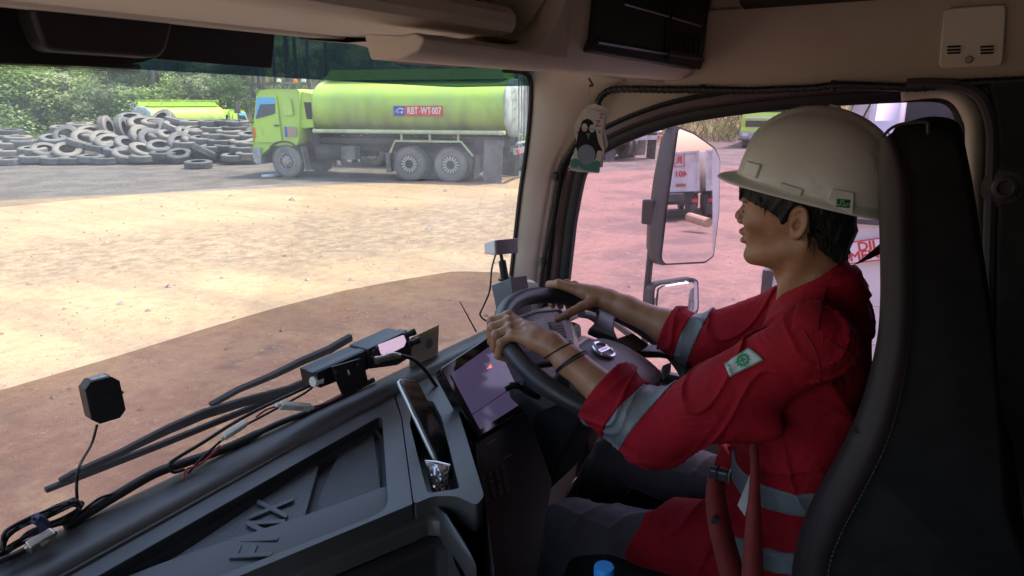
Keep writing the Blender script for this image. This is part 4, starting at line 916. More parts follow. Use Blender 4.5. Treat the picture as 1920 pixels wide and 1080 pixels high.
# fascia below: ledge, then the glove box face, wrapping round to the driver's side
fp = [(-250,1420),(300,1172),(600,1058),(777,986),(806,975),(842,984),(868,1012),(884,1050)]
F1 = [T(u, v, 1.955) for u, v in fp]
end = [F1[-1]+V(.14, .26, 0), F1[-1]+V(.30, .52, 0)]
inn = [p+V(.03, .05, 0) for p in F1]
path = spline(F1+end, 4)
b = MB(); b.loft([[p+V(.06, .10, .012) for p in path], [p+V(.012, .02, .004) for p in path], [p+V(.002, .004, 0) for p in path], [p+V(0, 0, -.004) for p in path], [p+V(.0, .0, -.028) for p in path], [p+V(.01, .016, -.034) for p in path], [p+V(.012, .02, -.6) for p in path]], closed_u=False, caps=False)
b.build('fascia', GREYP, DASH, angle=40)
gp_ = [T(u, v, 1.92)+V(.0, .0, 0) for u, v in ((300,1230),(600,1116),(790,1030),(822,1020),(850,1035),(864,1075))]
b = MB(); g_ = spline(gp_, 4); b.loft([[p+V(.012, .02, 0) for p in g_], [p+V(-.002, -.004, -.006) for p in g_], [p+V(0, 0, -.5) for p in g_]], closed_u=False, caps=False); b.build('glove_box', BLACKP, DASH, angle=50)
# driver side of the pocket: wall falling to the centre stack
wpx = [(838,706),(852,748),(872,812),(893,880),(908,930),(915,980),(925,1060)]
w0 = [T(u, v, ZT-.012) for u, v in wpx]
b = MB(); b.loft([w0, [p+V(.008, .004, -.012) for p in w0], [p+V(.04, .03, -.16) for p in w0], [p+V(.06, .05, -.6) for p in w0]], closed_u=False, caps=False); b.build('stack_side', DGREY, DASH, angle=60)
# touchscreen
SN = V(.04, -.74, .67).normalized(); SO = Dp(893, 812, 1.40)
def SP(u, v, e=0): return Pl(u, v, SO, SN)+SN*e
sc_ = rpoly([SP(*p) for p in ((826,690),(925,625),(990,765),(897,822))], .012, 4)
b = MB(); b.prism([p-SN*.025 for p in sc_], SN*.024); SCR = b.build('touchscreen', GLOSSB, DASH, bevel=.003)
disp = mat('display_glass', (.030, .024, .045), .18, spec=.3, coat=.08, emit=(.16, .12, .26), estr=.08)  # side window's purple reflection painted in as a faint glow
b = MB(); b.prism(rpoly([SP(u, v, .0005) for u, v in ((845,702),(920,648),(972,760),(900,806))], .004, 3), SN*.0012); b.build('display', disp, SCR)
b = MB(); b.tube([SP(882, 780, .0025), SP(958, 728, .0025)], .0009, 5); b.build('display_line', mat('display_dark', (.02, .015, .035), .3), SCR)
b = MB(); b.prism([SP(u, v, .001) for u, v in ((911,693),(919,683),(922,690))], SN*.001); b.build('warning_icon', mat('icon_red', (.5, .12, .10), .4, emit=(.6, .15, .12), estr=.35), SCR)
# stack below the screen with buttons and key pad
b = MB(); st_ = [SP(*p) for p in ((897,826),(992,768),(1040,900),(1010,1100),(925,1100),(905,930))]; b.prism([p-SN*.03 for p in st_], SN*.024); STK = b.build('centre_stack', BLACKP, DASH, bevel=.004)
KEY = mat('key_grey', (.05, .05, .052), .45)
for r_ in range(4):
    for c in range(4):
        b = MB(); b.prism(rpoly([SP(903+c*12.5+r_*2.5+du, 893-c*6.5+r_*13+dv, -.006) for du, dv in ((0, 0), (9, -5), (11, 4), (2, 9))], .002, 2), SN*.003); b.build('key', KEY, STK)
for u, v in ((915, 832), (945, 860)):
    b = MB(); b.tube([SP(u, v, -.004), SP(u+16, v-10, -.004)], .0012, 5); b.build('button_mark', mat('mark_grey', (.25, .24, .25), .5), STK)
# instrument panel behind the wheel
IN = V(-.10, -.88, .45).normalized(); IO = V(1.47, .955, 2.07)
def IP(u, v, e=0): return Pl(u, v, IO, IN)+IN*e
INST = mat('instrument_grey', (.12, .112, .124), .42, col2=(.13, .122, .134), scale=5, bump=.15, bscale=500, bdist=.001)
b = MB(); ip = rpoly([IP(*p) for p in ((925,640),(962,598),(1005,582),(1048,577),(1070,596),(1083,625),(1090,660),(1085,760),(930,760))], .012, 4); b.prism([p-IN*.07 for p in ip], IN*.07); IPN = b.build('instrument_panel', INST, DASH, bevel=.008, segs=3)
b = MB(); b.prism(rpoly([IP(u, v, .0008) for u, v in ((982,607),(1020,596),(1030,626),(1000,650),(975,640))], .006, 4), IN*.0015); b.build('gauge_glass', GLOSSB, IPN)
b = MB(); b.prism(rpoly([IP(u, v, .0008) for u, v in ((1028,604),(1052,602),(1063,634),(1040,640))], .005, 4), IN*.0015); VE = b.build('air_vent', SEAL, IPN)
for k in range(5):
    b = MB(); b.tube([IP(1032+k*1.6, 612+k*5, .004), IP(1054+k*1.6, 609+k*5, .004)], .0014, 5); b.build('vent_slat', DGREY, VE)
b = MB(); b.tube([IP(u, v, .002) for u, v in ((962,600),(1005,584),(1046,580),(1066,598))], .006, 8); b.build('panel_lip', INST, IPN)
# lower dash, column, right end
b = MB(); b.hexa([V(1.0, .93, 1.93), V(1.88, .93, 1.93), V(1.88, 1.16, 1.93), V(1.0, 1.16, 1.93)], [V(1.0, .86, 1.2), V(1.88, .86, 1.2), V(1.88, 1.16, 1.2), V(1.0, 1.16, 1.2)]); b.build('lower_panel', BLACKP, DASH, bevel=.02)
b = MB(); b.prism([Yp(u, v, .90) for u, v in ((1086,645),(1105,632),(1128,640),(1160,700),(1100,760),(1060,740))], V(0, .1, 0)); b.build('side_pod', DGREY, DASH, bevel=.006)

# ================================================================== STEERING WHEEL
WC, WT, WR = V(1.419, .658, 2.025), radians(23.2), .245
WX, WY = V(1, 0, 0), V(0, cos(WT), sin(WT)); WN = WX.cross(WY)
def rim(a, r=WR, e=0): a = radians(a); return WC+(WX*cos(a)+WY*sin(a))*r+WN*e
SW = thing('steering_wheel', 'black truck steering wheel with a purple-grey hub held in both hands', 'steering wheel')
LEATH = mat('wheel_leather', (.030, .028, .031), .42, col2=(.040, .037, .041), scale=9, bump=.18, bscale=420, bdist=.0015)
HUBM = mat('hub_grey', (.105, .096, .108), .45, col2=(.115, .107, .118), scale=6, bump=.2, bscale=600, bdist=.001)
b = MB(); b.tube([rim(a) for a in np.linspace(0, 360, 96, endpoint=False)], .0215, 16, closed=True); b.build('rim', LEATH, SW, angle=180)
def WP(u, v, e=.0): return Pl(u, v, WC+WN*e, WN)
hubo = [(1078,652),(1100,637),(1130,631),(1172,645),(1215,672),(1244,697),(1240,712),(1205,735),(1150,770),(1110,765),(1085,700)]
b = MB(); hb = rpoly([WP(u, v, .026) for u, v in hubo], .02, 4); hc = sum(hb, Vector())/len(hb)
b.loft([[p-WN*.05 for p in hb], [p-WN*.008 for p in hb], [hc+(p-hc)*.97-WN*.001 for p in hb], [hc+(p-hc)*.9+WN*.004 for p in hb], [hc+(p-hc)*.5+WN*.008 for p in hb], [hc+(p-hc)*.02+WN*.009 for p in hb]]); HUB = b.build('hub', HUBM, SW, angle=50)
for a0, w0_, r0 in ((22, .030, .10), (-26, .024, .11), (158, .030, .10), (206, .026, .10), (270, .03, .10)):
    b = MB(); ca = rim(a0, WR-.006, -.006); cb = rim(a0, r0-.03, .006); t_ = (rim(a0+90, 1)-WC).normalized()
    b.loft([[p+t_*w*s1+WN*s2*h for s1, s2 in ((-1, -1), (1, -1), (1, 1), (-1, 1))] for p, w, h in ((ca, w0_*1.1, .008), (ca.lerp(cb, .25), w0_*.8, .009), (ca.lerp(cb, .7), w0_*.9, .010), (cb, w0_*1.3, .012))]); b.build('spoke', BLACKP, SW, bevel=.006)
b = MB(); b.prism(rpoly([WP(u, v, .02) for u, v in ((1150,640),(1185,628),(1215,650),(1195,663))], .006, 3), WN*.006); b.build('button_pod', GLOSSB, SW, bevel=.002)
b = MB(); b.prism(rpoly([WP(u, v, .018) for u, v in ((1240,690),(1256,684),(1255,702),(1240,716))], .004, 3), WN*.008); b.build('spoke_trim', HUBM, SW, bevel=.002)
EM = mat('emblem_chrome', (.72, .70, .74), .22, metal=.75); eo = WP(1132, 656.5, .0385)
b = MB(); b.prism([eo+(WX*cos(a)+WY*sin(a))*.0275 for a in np.linspace(0, 2*pi, 28, endpoint=False)], WN*.001); EB = b.build('emblem', BLACKP, HUB)
b = MB(); b.tube([eo+WN*.002+(WX*cos(a)+WY*sin(a))*.0255 for a in np.linspace(0, 2*pi, 36, endpoint=False)], .0042, 8, closed=True)
b.xform(Matrix.Identity(4)); b.build('emblem_ring', EM, EB)
d1 = (WX*.80-WY*.6).normalized()*-1; d1 = (WP(1120, 661, .04)-WP(1143, 651, .04)).normalized(); d2 = WN.cross(d1)
b = MB(); b.prism([eo+WN*.0015+d1*.024*s1+d2*.0058*s2 for s1, s2 in ((-1, -1), (1, -1), (1, 1), (-1, 1))], WN*.002); bar = b.build('emblem_bar', EM, EB, bevel=.0006)
text_obj('VOLVO', .0095, 'lettering', BLACKP, bar, eo+WN*.0037, -d1, WN.cross(-d1), .0002)
# column and stalk
b = MB(); cb0 = WC-WN*.03; b.loft([[cb0+WX*x*k+WY*y*k-WN*h for x, y in ((-.07, -.05), (.07, -.05), (.075, .05), (-.075, .05))] for h, k in ((0, .9), (.02, 1.05), (.12, 1.15), (.35, 1.2))]); b.build('column_shroud', BLACKP, SW, bevel=.012, segs=3)
b = MB(); SH = [Dp(u, v, 1.50) for u, v in ((980,708),(990,703),(1050,745),(1046,762),(1020,770),(975,735))]; b.prism(rpoly(SH, .006, 3), V(.02, .05, -.04)); b.build('stalk_housing', DGREY, SW, bevel=.004)
b = MB(); b.tube(spline([Dp(1010, 745, 1.50), Dp(992, 738, 1.485), Dp(978, 728, 1.475), Dp(962, 723, 1.47), Dp(948, 729, 1.47)], 4), [.006]*10+[.008]*7, 8); b.build('stalk', GLOSSB, SW)
b = MB(); b.tube(spline([Yp(u, v, .86) for u, v in ((1090,588),(1108,592),(1124,606),(1132,632))], 5), .013, 10); b.build('stalk', BLACKP, SW)

# ================================================================== SEAT
SEAT = thing('driver_seat', 'black high-backed driver seat with a maroon-grey side bolster', 'seat')
SX = 1.155
def SE(u, v, x=SX): return Xp(u, v, x)
SEATF = mat('seat_fabric', (.011, .010, .010), .9, col2=(.016, .014, .014), scale=20, bump=.5, bscale=420, bdist=.002, spec=.2)
SEATV = mat('seat_vinyl', (.028, .016, .018), .55, col2=(.021, .013, .015), scale=8, bump=.3, bscale=260, bdist=.002)
fr_ = [(1668,262),(1664,330),(1667,450),(1668,560),(1662,640),(1645,720),(1620,800),(1580,880),(1530,970),(1502,1050),(1494,1150)]
bk_ = [(1905,1150),(1893,950),(1880,800),(1868,660),(1850,540),(1832,420),(1814,325),(1800,262),(1782,238)]
tp_ = [(1742,228),(1700,230),(1674,240)]
ol = spline([SE(*p) for p in fr_+bk_+tp_], 4, closed=True)
oc = sum(ol, Vector())/len(ol)
b = MB(); lo = []
for x, k in ((0, .93), (.006, .97), (.02, .99), (.05, 1.0), (.46, 1.0), (.49, .99), (.51, .95)): lo.append([V(SX+x, oc.y+(p.y-oc.y)*k, oc.z+(p.z-oc.z)*(k if p.z > 2.4 else 1)) for p in ol])
b.loft(lo); b.build('backrest', SEATF, SEAT, angle=70)
# vinyl bolster along the front edge
b = MB(); lo = []
F3 = spline([SE(*p) for p in fr_[0:11]], 4); B3 = spline([SE(*p) for p in ((1672,248),(1708,330),(1712,450),(1714,560),(1709,650),(1694,740),(1668,830),(1630,910),(1585,995),(1560,1065),(1555,1160))], 4)
b.loft([[a+V(.05, .016, 0) for a in F3], [a+V(.012, .014, 0) for a in F3], [a*.85+c*.15+V(-.006, .010, 0) for a, c in zip(F3, B3)], [a*.5+c*.5+V(-.014, .004, 0) for a, c in zip(F3, B3)], [a*.12+c*.88+V(-.008, 0, 0) for a, c in zip(F3, B3)], [c+V(.008, 0, 0) for c in B3]], closed_u=False, caps=False); BO = b.build('side_bolster', SEATV, SEAT, angle=180)
b = MB()
seam = [c+V(-.0065, .004, 0) for c in B3]
for i in range(len(seam)-1):
    a, c = seam[i], seam[i+1]; m_ = max(1, int((c-a).length/.007))
    for j in range(m_): b.tube([a.lerp(c, j/m_), a.lerp(c, (j+.6)/m_)], .0009, 4)
b.build('stitching', mat('stitch_grey', (.14, .12, .12), .7), BO)
b = MB(); b.tube([a+V(.004, .004, 0) for a in spline([SE(*p) for p in ((1660,258),(1676,241),(1700,232),(1742,230),(1746,245),(1752,330),(1768,440),(1782,600),(1790,760),(1792,950),(1780,1120))], 5)], .0025, 6); b.build('piping', mat('piping', (.045, .042, .042), .5), SEAT)
b = MB(); b.tube([SE(u, v)+V(-.004, .01, 0) for u, v in ((1612,806),(1640,818),(1668,832))], .003, 6); b.build('seam', SEAL, BO)
b = MB(); cu = [(x, y, z) for x, y, z in ()]
b.loft([[V(x, y, z) for y, z in ((-.05, 1.48), (-.05, 1.62), (.05, 1.66), (.30, 1.655), (.52, 1.66), (.60, 1.63), (.62, 1.55), (.55, 1.48))] for x in (1.16, 1.20, 1.64, 1.68)]); b.build('cushion', SEATF, SEAT, bevel=.02)
b = MB(); b.box(V(1.42, .25, 1.3), (.4, .5, .36)); b.build('seat_base', BLACKP, SEAT, bevel=.02)
# ================================================================== DRIVER
from mathutils.bvhtree import BVHTree
XM = 1.42
SKIN = mat('skin', (.37, .180, .098), .45, col2=(.31, .150, .082), scale=30, detail=6, bump=.25, bscale=700, bdist=.0006, sss=.05)
RED = mat('red_cloth', (.33, .006, .016), .85, col2=(.26, .005, .012), scale=10, bump=.35, bscale=800, bdist=.0012, spec=.25, bump2=.28, bscale2=9, bdist2=.05)
BAND = mat('reflective_band', (.19, .20, .215), .5, col2=(.14, .148, .16), scale=14, bump=.2, bscale=600, bdist=.001)
TROU = mat('dark_trousers', (.080, .064, .078), .85, col2=(.058, .047, .058), scale=8, bump=.4, bscale=700, bdist=.0012, sheen=.2)
HAIR = mat('black_hair', (.010, .008, .008), .5, spec=.35, bump=.8, bscale=180, bdist=.003, stretch=(4, 1, .3))
PERSON = thing('person', 'driver in red work shirt and white hard hat gripping the steering wheel', 'person')

LH = [130.5, 136.3, 142, 147.4]; RH = [60, 54, 48, 42]
def gp(a, th, rho): a = radians(a); th = radians(th); r_ = WX*cos(a)+WY*sin(a); return WC+r_*WR+(r_*cos(th)+WN*sin(th))*rho
WL, WRt = Dp(1034, 647, 1.485), Dp(1142, 563, 1.785)
EL, ER = Dp(1224, 812, 1.365), V(1.59, .46, 2.035)
SL_, SR_ = V(1.235, .165, 2.195), V(1.60, .185, 2.19)
# primitives are collected in groups with a bounding box; outside the box only the distance to it counts
def box_dist(P, lo, hi):
    return np.linalg.norm(np.maximum(np.maximum(lo-P, P-hi), 0), axis=1)
class Grp:
    def __init__(s, fn, lo, hi): s.fn, s.lo, s.hi = fn, np.array(lo, float), np.array(hi, float)
    def __call__(s, P):
        d = box_dist(P, s.lo, s.hi)+.03; m = d < .0301
        if m.any(): d[m] = s.fn(P[m])
        return d
def hand_fn(ang, W, E, thumb, flip):
    K = [gp(a, t, r_) for a, t, r_ in zip(ang, (92, 90, 86, 82), (.037, .0385, .037, .034))]
    ln = (1.0, 1.06, 1.0, .84); rad = (.0108, .0110, .0106, .0094)
    kc = (K[1]+K[2])/2
    def fn(P):
        d = cap(P, W, W.lerp(kc, .35), .0255, .024)
        wdir = (K[0]-K[3]).normalized()
        for s_ in (-1, 1): d = su(d, cap(P, W+wdir*.010*s_, W.lerp(kc, .45)+wdir*.020*s_, .0195, .0185), .015)
        for i in range(4):
            base = W.lerp(K[i], .32)
            d = su(d, cap(P, base, K[i], .0165, .0122), .012)
            d = su(d, ell(P, K[i], (.0120, .0120, .0115)), .006)
        # tendon hollows between the knuckles
        for i in range(3):
            m_ = (K[i]+K[i+1])/2; nn = (m_-WC).normalized(); d = ss(d, cap(P, m_+WN*.0135, m_.lerp(W, .18)+WN*.016, .0045), .008)
        for i, a in enumerate(ang):
            q = [K[i], gp(a, 24, .0325*ln[i]+.0005), gp(a+(1 if flip else -1)*1.0, -42, .0310), gp(a+(1 if flip else -1)*2, -100, .0290)]
            f = cap(P, q[0], q[1], rad[i]*1.08, rad[i]*.98); f = su(f, cap(P, q[1], q[2], rad[i]*.98, rad[i]*.9), .003); f = su(f, cap(P, q[2], q[3], rad[i]*.9, rad[i]*.78), .003)
            f = su(f, ell(P, q[1], (rad[i]*1.12,)*3), .003)
            d = su(d, f, .0045)
        t = thumb
        f = cap(P, t[0], t[1], .0165, .0125); f = su(f, cap(P, t[1], t[2], .0122, .0108), .004); f = su(f, cap(P, t[2], t[3], .0108, .0085), .004); d = su(d, f, .010)
        return d
    pts = K+[W]+list(thumb)+[gp(a, 24, .04) for a in ang]+[gp(a, -60, .04) for a in ang]
    lo = np.min([A3(p) for p in pts], 0)-.03; hi = np.max([A3(p) for p in pts], 0)+.03
    return Grp(fn, lo, hi), K
kcL = gp(139, 90, .037); kcR = gp(51, 90, .037)
thL = [WL.lerp(kcL, .45)+V(.012, 0, -.006), gp(127, 140, .033), gp(122, 185, .031), gp(121, 230, .030)]
thR = [WRt.lerp(kcR, .32)+V(-.012, -.012, -.006), Dp(1092, 574, 1.755), Dp(1066, 588, 1.745), Dp(1045, 599, 1.752)]
gL, KL = hand_fn(LH, WL, EL, thL, True); gR, KR = hand_fn(RH, WRt, ER, thR, False)
def arm(P, S, E, W):
    d = cap(P, S, E, .045, .040)
    f = cap(P, E, E.lerp(W, .35), .0385, .0415); f = su(f, cap(P, E.lerp(W, .35), E.lerp(W, .8), .0415, .030), .02); f = su(f, cap(P, E.lerp(W, .8), W, .030, .0265), .02)
    return su(d, f, .02)
# --- head
HZ = np.array([2.270, 2.284, 2.288, 2.294, 2.302, 2.312, 2.322, 2.332, 2.345, 2.358, 2.372, 2.385, 2.400, 2.412, 2.430, 2.450, 2.48])
HF = np.array([.286, .298, .312, .322, .331, .3335, .3345, .339, .3425, .3425, .3425, .3430, .3415, .3455, .3490, .3490, .342])
HW = np.array([.020, .030, .036, .041, .046, .050, .0535, .056, .0605, .0645, .0675, .069, .0695, .070, .071, .072, .072])
def head_fn(P):
    x, y, z = P[:, 0]-XM, P[:, 1], P[:, 2]; ax = np.abs(x); Q = P.copy(); Q[:, 0] = XM+ax       # symmetric
    fr_ = np.interp(z, HZ, HF); w = np.interp(z, HZ, HW); yc = .235; L_ = np.where(y > yc, fr_-yc, .07); n = np.where(y > yc, 2.15, 2.2)
    rho = ((ax/w)**n+(np.abs(y-yc)/L_)**n)**(1/n); d = (rho-1)*np.minimum(w, L_)*.9
    d = np.maximum(d, 2.284-z+.35*np.clip(.325-y, 0, .1)*0); d = np.maximum(d, z-2.47)
    d = su(d, ell(Q, (XM, .250, 2.438), (.0745, .100, .092)), .02)
    d = su(d, ell(Q, (XM+.034, .312, 2.376), (.021, .023, .017)), .02)                 # cheekbone
    d = su(d, cap(Q, (XM+.051, .248, 2.330), (XM+.015, .319, 2.301), .012, .0105), .026)   # jaw line
    d = su(d, cap(Q, (XM, .3395, 2.406), (XM, .3535, 2.384), .0075, .0098), .008)          # nose
    d = su(d, ell(Q, (XM, .3550, 2.3795), (.0098, .0105, .0090)), .005)
    d = su(d, ell(Q, (XM+.0115, .3475, 2.373), (.0082, .0105, .0078)), .005)
    d = ss(d, ell(Q, (XM+.0065, .3525, 2.3655), (.0035, .005, .003)), .003)
    d = su(d, ell(Q, (XM, .3440, 2.3500), (.021, .0098, .0072)), .006)                     # lips
    d = su(d, ell(Q, (XM, .3420, 2.3315), (.018, .0082, .0066)), .006)
    d = ss(d, cap(Q, (XM, .3545, 2.3405), (XM+.022, .341, 2.3395), .0016, .0014), .004)
    d = ss(d, ell(Q, (XM, .3455, 2.3195), (.016, .006, .0052)), .008)
    d = ss(d, ell(Q, (XM+.031, .3520, 2.401), (.017, .013, .0115)), .010)                  # eye socket
    d = su(d, ell(Q, (XM+.031, .3325, 2.3995), (.0135, .0112, .0092)), .003)
    d = ss(d, cap(Q, (XM+.020, .3445, 2.3990), (XM+.042, .3405, 2.3985), .0013), .002)
    d = su(d, cap(Q, (XM+.012, .3465, 2.4175), (XM+.048, .3385, 2.4190), .0050, .0042), .008)  # brow
    # ear
    c_, s_ = cos(radians(14)), sin(radians(14)); e_ = np.array([[1, .42, 0], [-.42, c_, s_], [0, -s_, c_]]); e_ /= np.linalg.norm(e_, axis=1)[:, None]
    ec = np.array([XM+.0795, .2265, 2.3875])
    q = (Q-ec)@e_.T
    er = ell(q, (0, 0, 0), (.0068, .0170, .0300)); er = su(er, ell(q, (.000, .003, -.0235), (.0062, .0105, .0100)), .006)
    ph = np.arctan2(q[:, 2]/.0275, q[:, 1]/.0150); rr = np.stack([np.full(len(q), .0045), .0150*np.cos(ph), .0275*np.sin(ph)], 1)
    hel = np.linalg.norm(q-rr, axis=1)-.0042; hel = np.where((ph > -1.9) & (ph < .35), hel+.004, hel); er = su(er, hel, .003)
    er = ss(er, ell(q, (.0105, .0025, -.004), (.0120, .0090, .0135)), .002)
    er = ss(er, ell(q, (.0075, -.001, .0155), (.0032, .0070, .0075)), .003)
    er = su(er, ell(q, (.004, .0125, -.006), (.0035, .0035, .0055)), .003)
    d = su(d, er, .004)
    return d
HEADG = Grp(head_fn, (1.30, .12, 2.25), (1.54, .40, 2.56))
def body_fn(P):
    d = HEADG(P)
    nk = cap(P, (XM, .222, 2.345), (XM, .182, 2.19), .0475, .056); nk = su(nk, cap(P, (XM, .262, 2.275), (XM, .235, 2.235), .018, .022), .03)
    nk = su(nk, cap(P, (XM-.055, .215, 2.345), (XM-.02, .25, 2.225), .016, .014), .02); nk = su(nk, cap(P, (XM+.055, .215, 2.345), (XM+.02, .25, 2.225), .016, .014), .02)
    d = su(d, nk, .018)
    t = ell(P, (XM, .19, 2.06), (.145, .095, .18)); t = su(t, ell(P, (XM, .19, 1.82), (.135, .095, .17)), .05); t = su(t, cap(P, SL_, SR_, .042), .04)
    d = su(d, t, .03)
    al = su(arm(P, SL_, EL, WL), gL(P), .012); ar = su(arm(P, SR_, ER, WRt), gR(P), .012)
    d = su(d, np.minimum(al, ar), .02)
    for hx, kn, an in ((1.34, V(1.25, .62, 1.645), V(1.26, .78, 1.28)), (1.50, V(1.53, .62, 1.72), V(1.55, .85, 1.30))):
        l = cap(P, (hx, .16, 1.69), kn, .070, .052); l = su(l, cap(P, kn, an, .050, .036), .02); l = su(l, cap(P, an, an+V(0, .16, -.08), .036, .03), .02); d = su(d, l, .03)
    return d
body = sobj('body', sdf_mesh(body_fn, (1.10, -.02, 1.16), (1.78, 1.06, 2.57), .0027), SKIN, PERSON)

# --- cloth
DIRS = nrng.normal(size=(7, 3)); DIRS /= np.linalg.norm(DIRS, axis=1)[:, None]; PH = nrng.uniform(0, 6, 7)
def wob(P, k): return sum(np.sin(P@(DIRS[i]*k*(1+.17*i))+PH[i]) for i in range(5))/5
def fold(s): return 1-np.abs(np.sin(s))          # sharp ridges
def axis_coord(P, a, b):
    a, b = A3(a), A3(b); d = (b-a)/np.linalg.norm(b-a); return (P-a)@d
CL, CR = EL.lerp(WL, .46), ER.lerp(WRt, .36)      # where the rolled sleeves end
def sleeve(P, S, E, C, r0, r1, r2, sag):
    d = cap(P, S, E, r0, r1); d = su(d, cap(P, E, C, r1, r2), .03); d = su(d, ell(P, (E+S)/2+(V(-.004, -.005, -.052) if C is CL else V(-.004, .03, -.035)), sag), .05)

    s = axis_coord(P, S, C); w = wob(P, 26)
    # folds gathered at the inside of the elbow and spiralling round the sleeve
    q = P-A3(E); near = np.exp(-(np.linalg.norm(q, axis=1)/.13)**2)
    d = d-.009*near*fold(s*30+w*4.2+P[:, 2]*46)**3-.009*fold(s*15+w*3.6+P[:, 2]*34-P[:, 0]*16)**5-.005*w
    return d
def shirt_core(P):
    t = ell(P, (XM, .190, 2.07), (.165, .108, .215)); t = su(t, ell(P, (XM, .198, 1.86), (.156, .122, .20)), .06)
    t = su(t, cap(P, (XM-.15, .165, 2.185), (XM+.15, .175, 2.185), .054), .05); t = su(t, cap(P, (XM, .175, 2.20), (XM, .178, 2.245), .075, .068), .03)
    t = su(t, ell(P, (XM, .20, 1.70), (.175, .15, .12)), .05)
    w = wob(P, 18); t = t-.010*fold(P[:, 2]*15+P[:, 0]*14+w*2.6)**4-.009*fold(P[:, 1]*22-P[:, 2]*17+w*2.2)**4*np.clip((2.14-P[:, 2])*12, 0, 1)-.004*w
    return t
def tail_fn(P):          # shirt tail spread over the near thigh
    k = cap(P, (1.335, .17, 1.70), (1.285, .455, 1.675), .098, .090); k = np.maximum(k, (P[:, 1]-.455)+.35*(P[:, 2]-1.70)+.25*(P[:, 0]-1.28))
    k2 = cap(P, (1.49, .17, 1.71), (1.505, .37, 1.73), .094, .084); k2 = np.maximum(k2, P[:, 1]-.375)
    w = wob(P, 20); f = np.minimum(k, k2)-.011*fold(P[:, 1]*22+P[:, 0]*20+w*2.4)**4-.004*w
    return np.maximum(f, 1.60-P[:, 2])
def shirt_fn(P):
    d = shirt_core(P)
    d = su(d, Grp(lambda Q: sleeve(Q, SL_, EL, CL, .068, .059, .069, (.044, .10, .034)), (1.05, .05, 1.85), (1.33, .68, 2.32))(P), .018)
    d = su(d, Grp(lambda Q: sleeve(Q, SR_, ER, CR, .066, .056, .054, (.040, .09, .036)), (1.48, .05, 1.88), (1.72, .66, 2.3))(P), .018)
    d = su(d, tail_fn(P), .025)
    nk = cap(P, (XM, .26, 2.36), (XM, .150, 2.16), .057, .06); d = ss(d, nk, .006)
    # sleeve ends: cut square across the forearm, hollow for the arm
    for C, E, W in ((CL, EL, WL), (CR, ER, WRt)):
        a = (A3(W)-A3(E)); a /= np.linalg.norm(a); s = (P-A3(C))@a; nearc = np.linalg.norm(P-A3(C), axis=1) < .16
        d = np.where(nearc, np.maximum(d, s-.002), d); d = np.where(nearc & (s > -.05), np.maximum(d, -(np.linalg.norm((P-A3(C))-s[:, None]*a, axis=1)-(.060 if C is CL else .046))), d)
    return d
shirt = sobj('shirt', sdf_mesh(shirt_fn, (1.04, 0.0, 1.52), (1.76, .70, 2.34), .0036), RED, PERSON)
def overlay(name, m, par, sel, off, lo, hi, h=.0034):
    """a strip of cloth lying on the shirt: same surface a little further out, kept where sel(P) < 0"""
    def f(P):
        d = shirt_fn(P); return np.maximum(np.maximum(d-off, sel(P)), -(d+.004))
    return sobj(name, sdf_mesh(f, lo, hi, h), m, par)
def slab(a, n, w):
    n = A3(n); n /= np.linalg.norm(n); a = A3(a); return lambda P: np.abs((P-a)@n)-w
aL = (WL-EL).normalized(); aR = (WRt-ER).normalized()
# turned-up cuffs and reflective bands
def cuff(C, a, w, r_, extra=0):
    sl = slab(C-a*(w), a, w); return lambda P: np.maximum(sl(P), np.linalg.norm(P-A3(C), axis=1)-r_)
overlay('cuff', RED, shirt, cuff(CL, aL, .030, .13), .0055, (1.07, .42, 1.92), (1.32, .66, 2.20))
overlay('cuff', RED, shirt, cuff(CR, aR, .024, .11), .005, (1.48, .42, 1.94), (1.72, .66, 2.20))
overlay('reflective_band', BAND, shirt, lambda P: np.maximum(slab(CL-aL*.083, aL, .0235)(P), np.linalg.norm(P-A3(CL-aL*.07), axis=1)-.125), .003, (1.06, .38, 1.88), (1.32, .62, 2.18))
overlay('reflective_band', BAND, shirt, lambda P: np.maximum(slab(CR-aR*.066, aR, .020)(P), np.linalg.norm(P-A3(CR-aR*.06), axis=1)-.105), .003, (1.48, .40, 1.90), (1.72, .62, 2.18))
BZ1, BZ2 = Xp(1480, 942, 1.27).z, Xp(1478, 1043, 1.27).z
belly = lambda z0, w: (lambda P: np.maximum(np.abs(P[:, 2]-z0+.05*(P[:, 1]-.2)-.008*wob(P, 6))-w, np.maximum(.02-P[:, 1], P[:, 1]-.33+.3*(1.9-P[:, 2])+np.where(P[:, 0] < 1.36, 0, .0))))
overlay('reflective_band', BAND, shirt, belly(BZ1, .024), .003, (1.2, .02, BZ1-.1), (1.66, .42, BZ1+.1))
overlay('reflective_band', BAND, shirt, belly(BZ2, .020), .003, (1.2, .02, BZ2-.1), (1.66, .42, BZ2+.1))
# shoulder strap and back yoke seam
overlay('shoulder_strap', RED, shirt, lambda P: np.maximum(np.maximum(np.abs((P[:, 1]-.185)-.1*(P[:, 0]-1.3))-.022, P[:, 2]*0+(2.17-P[:, 2])), np.maximum(P[:, 0]-1.345, 1.18-P[:, 0])), .005, (1.16, .12, 2.14), (1.37, .26, 2.30))
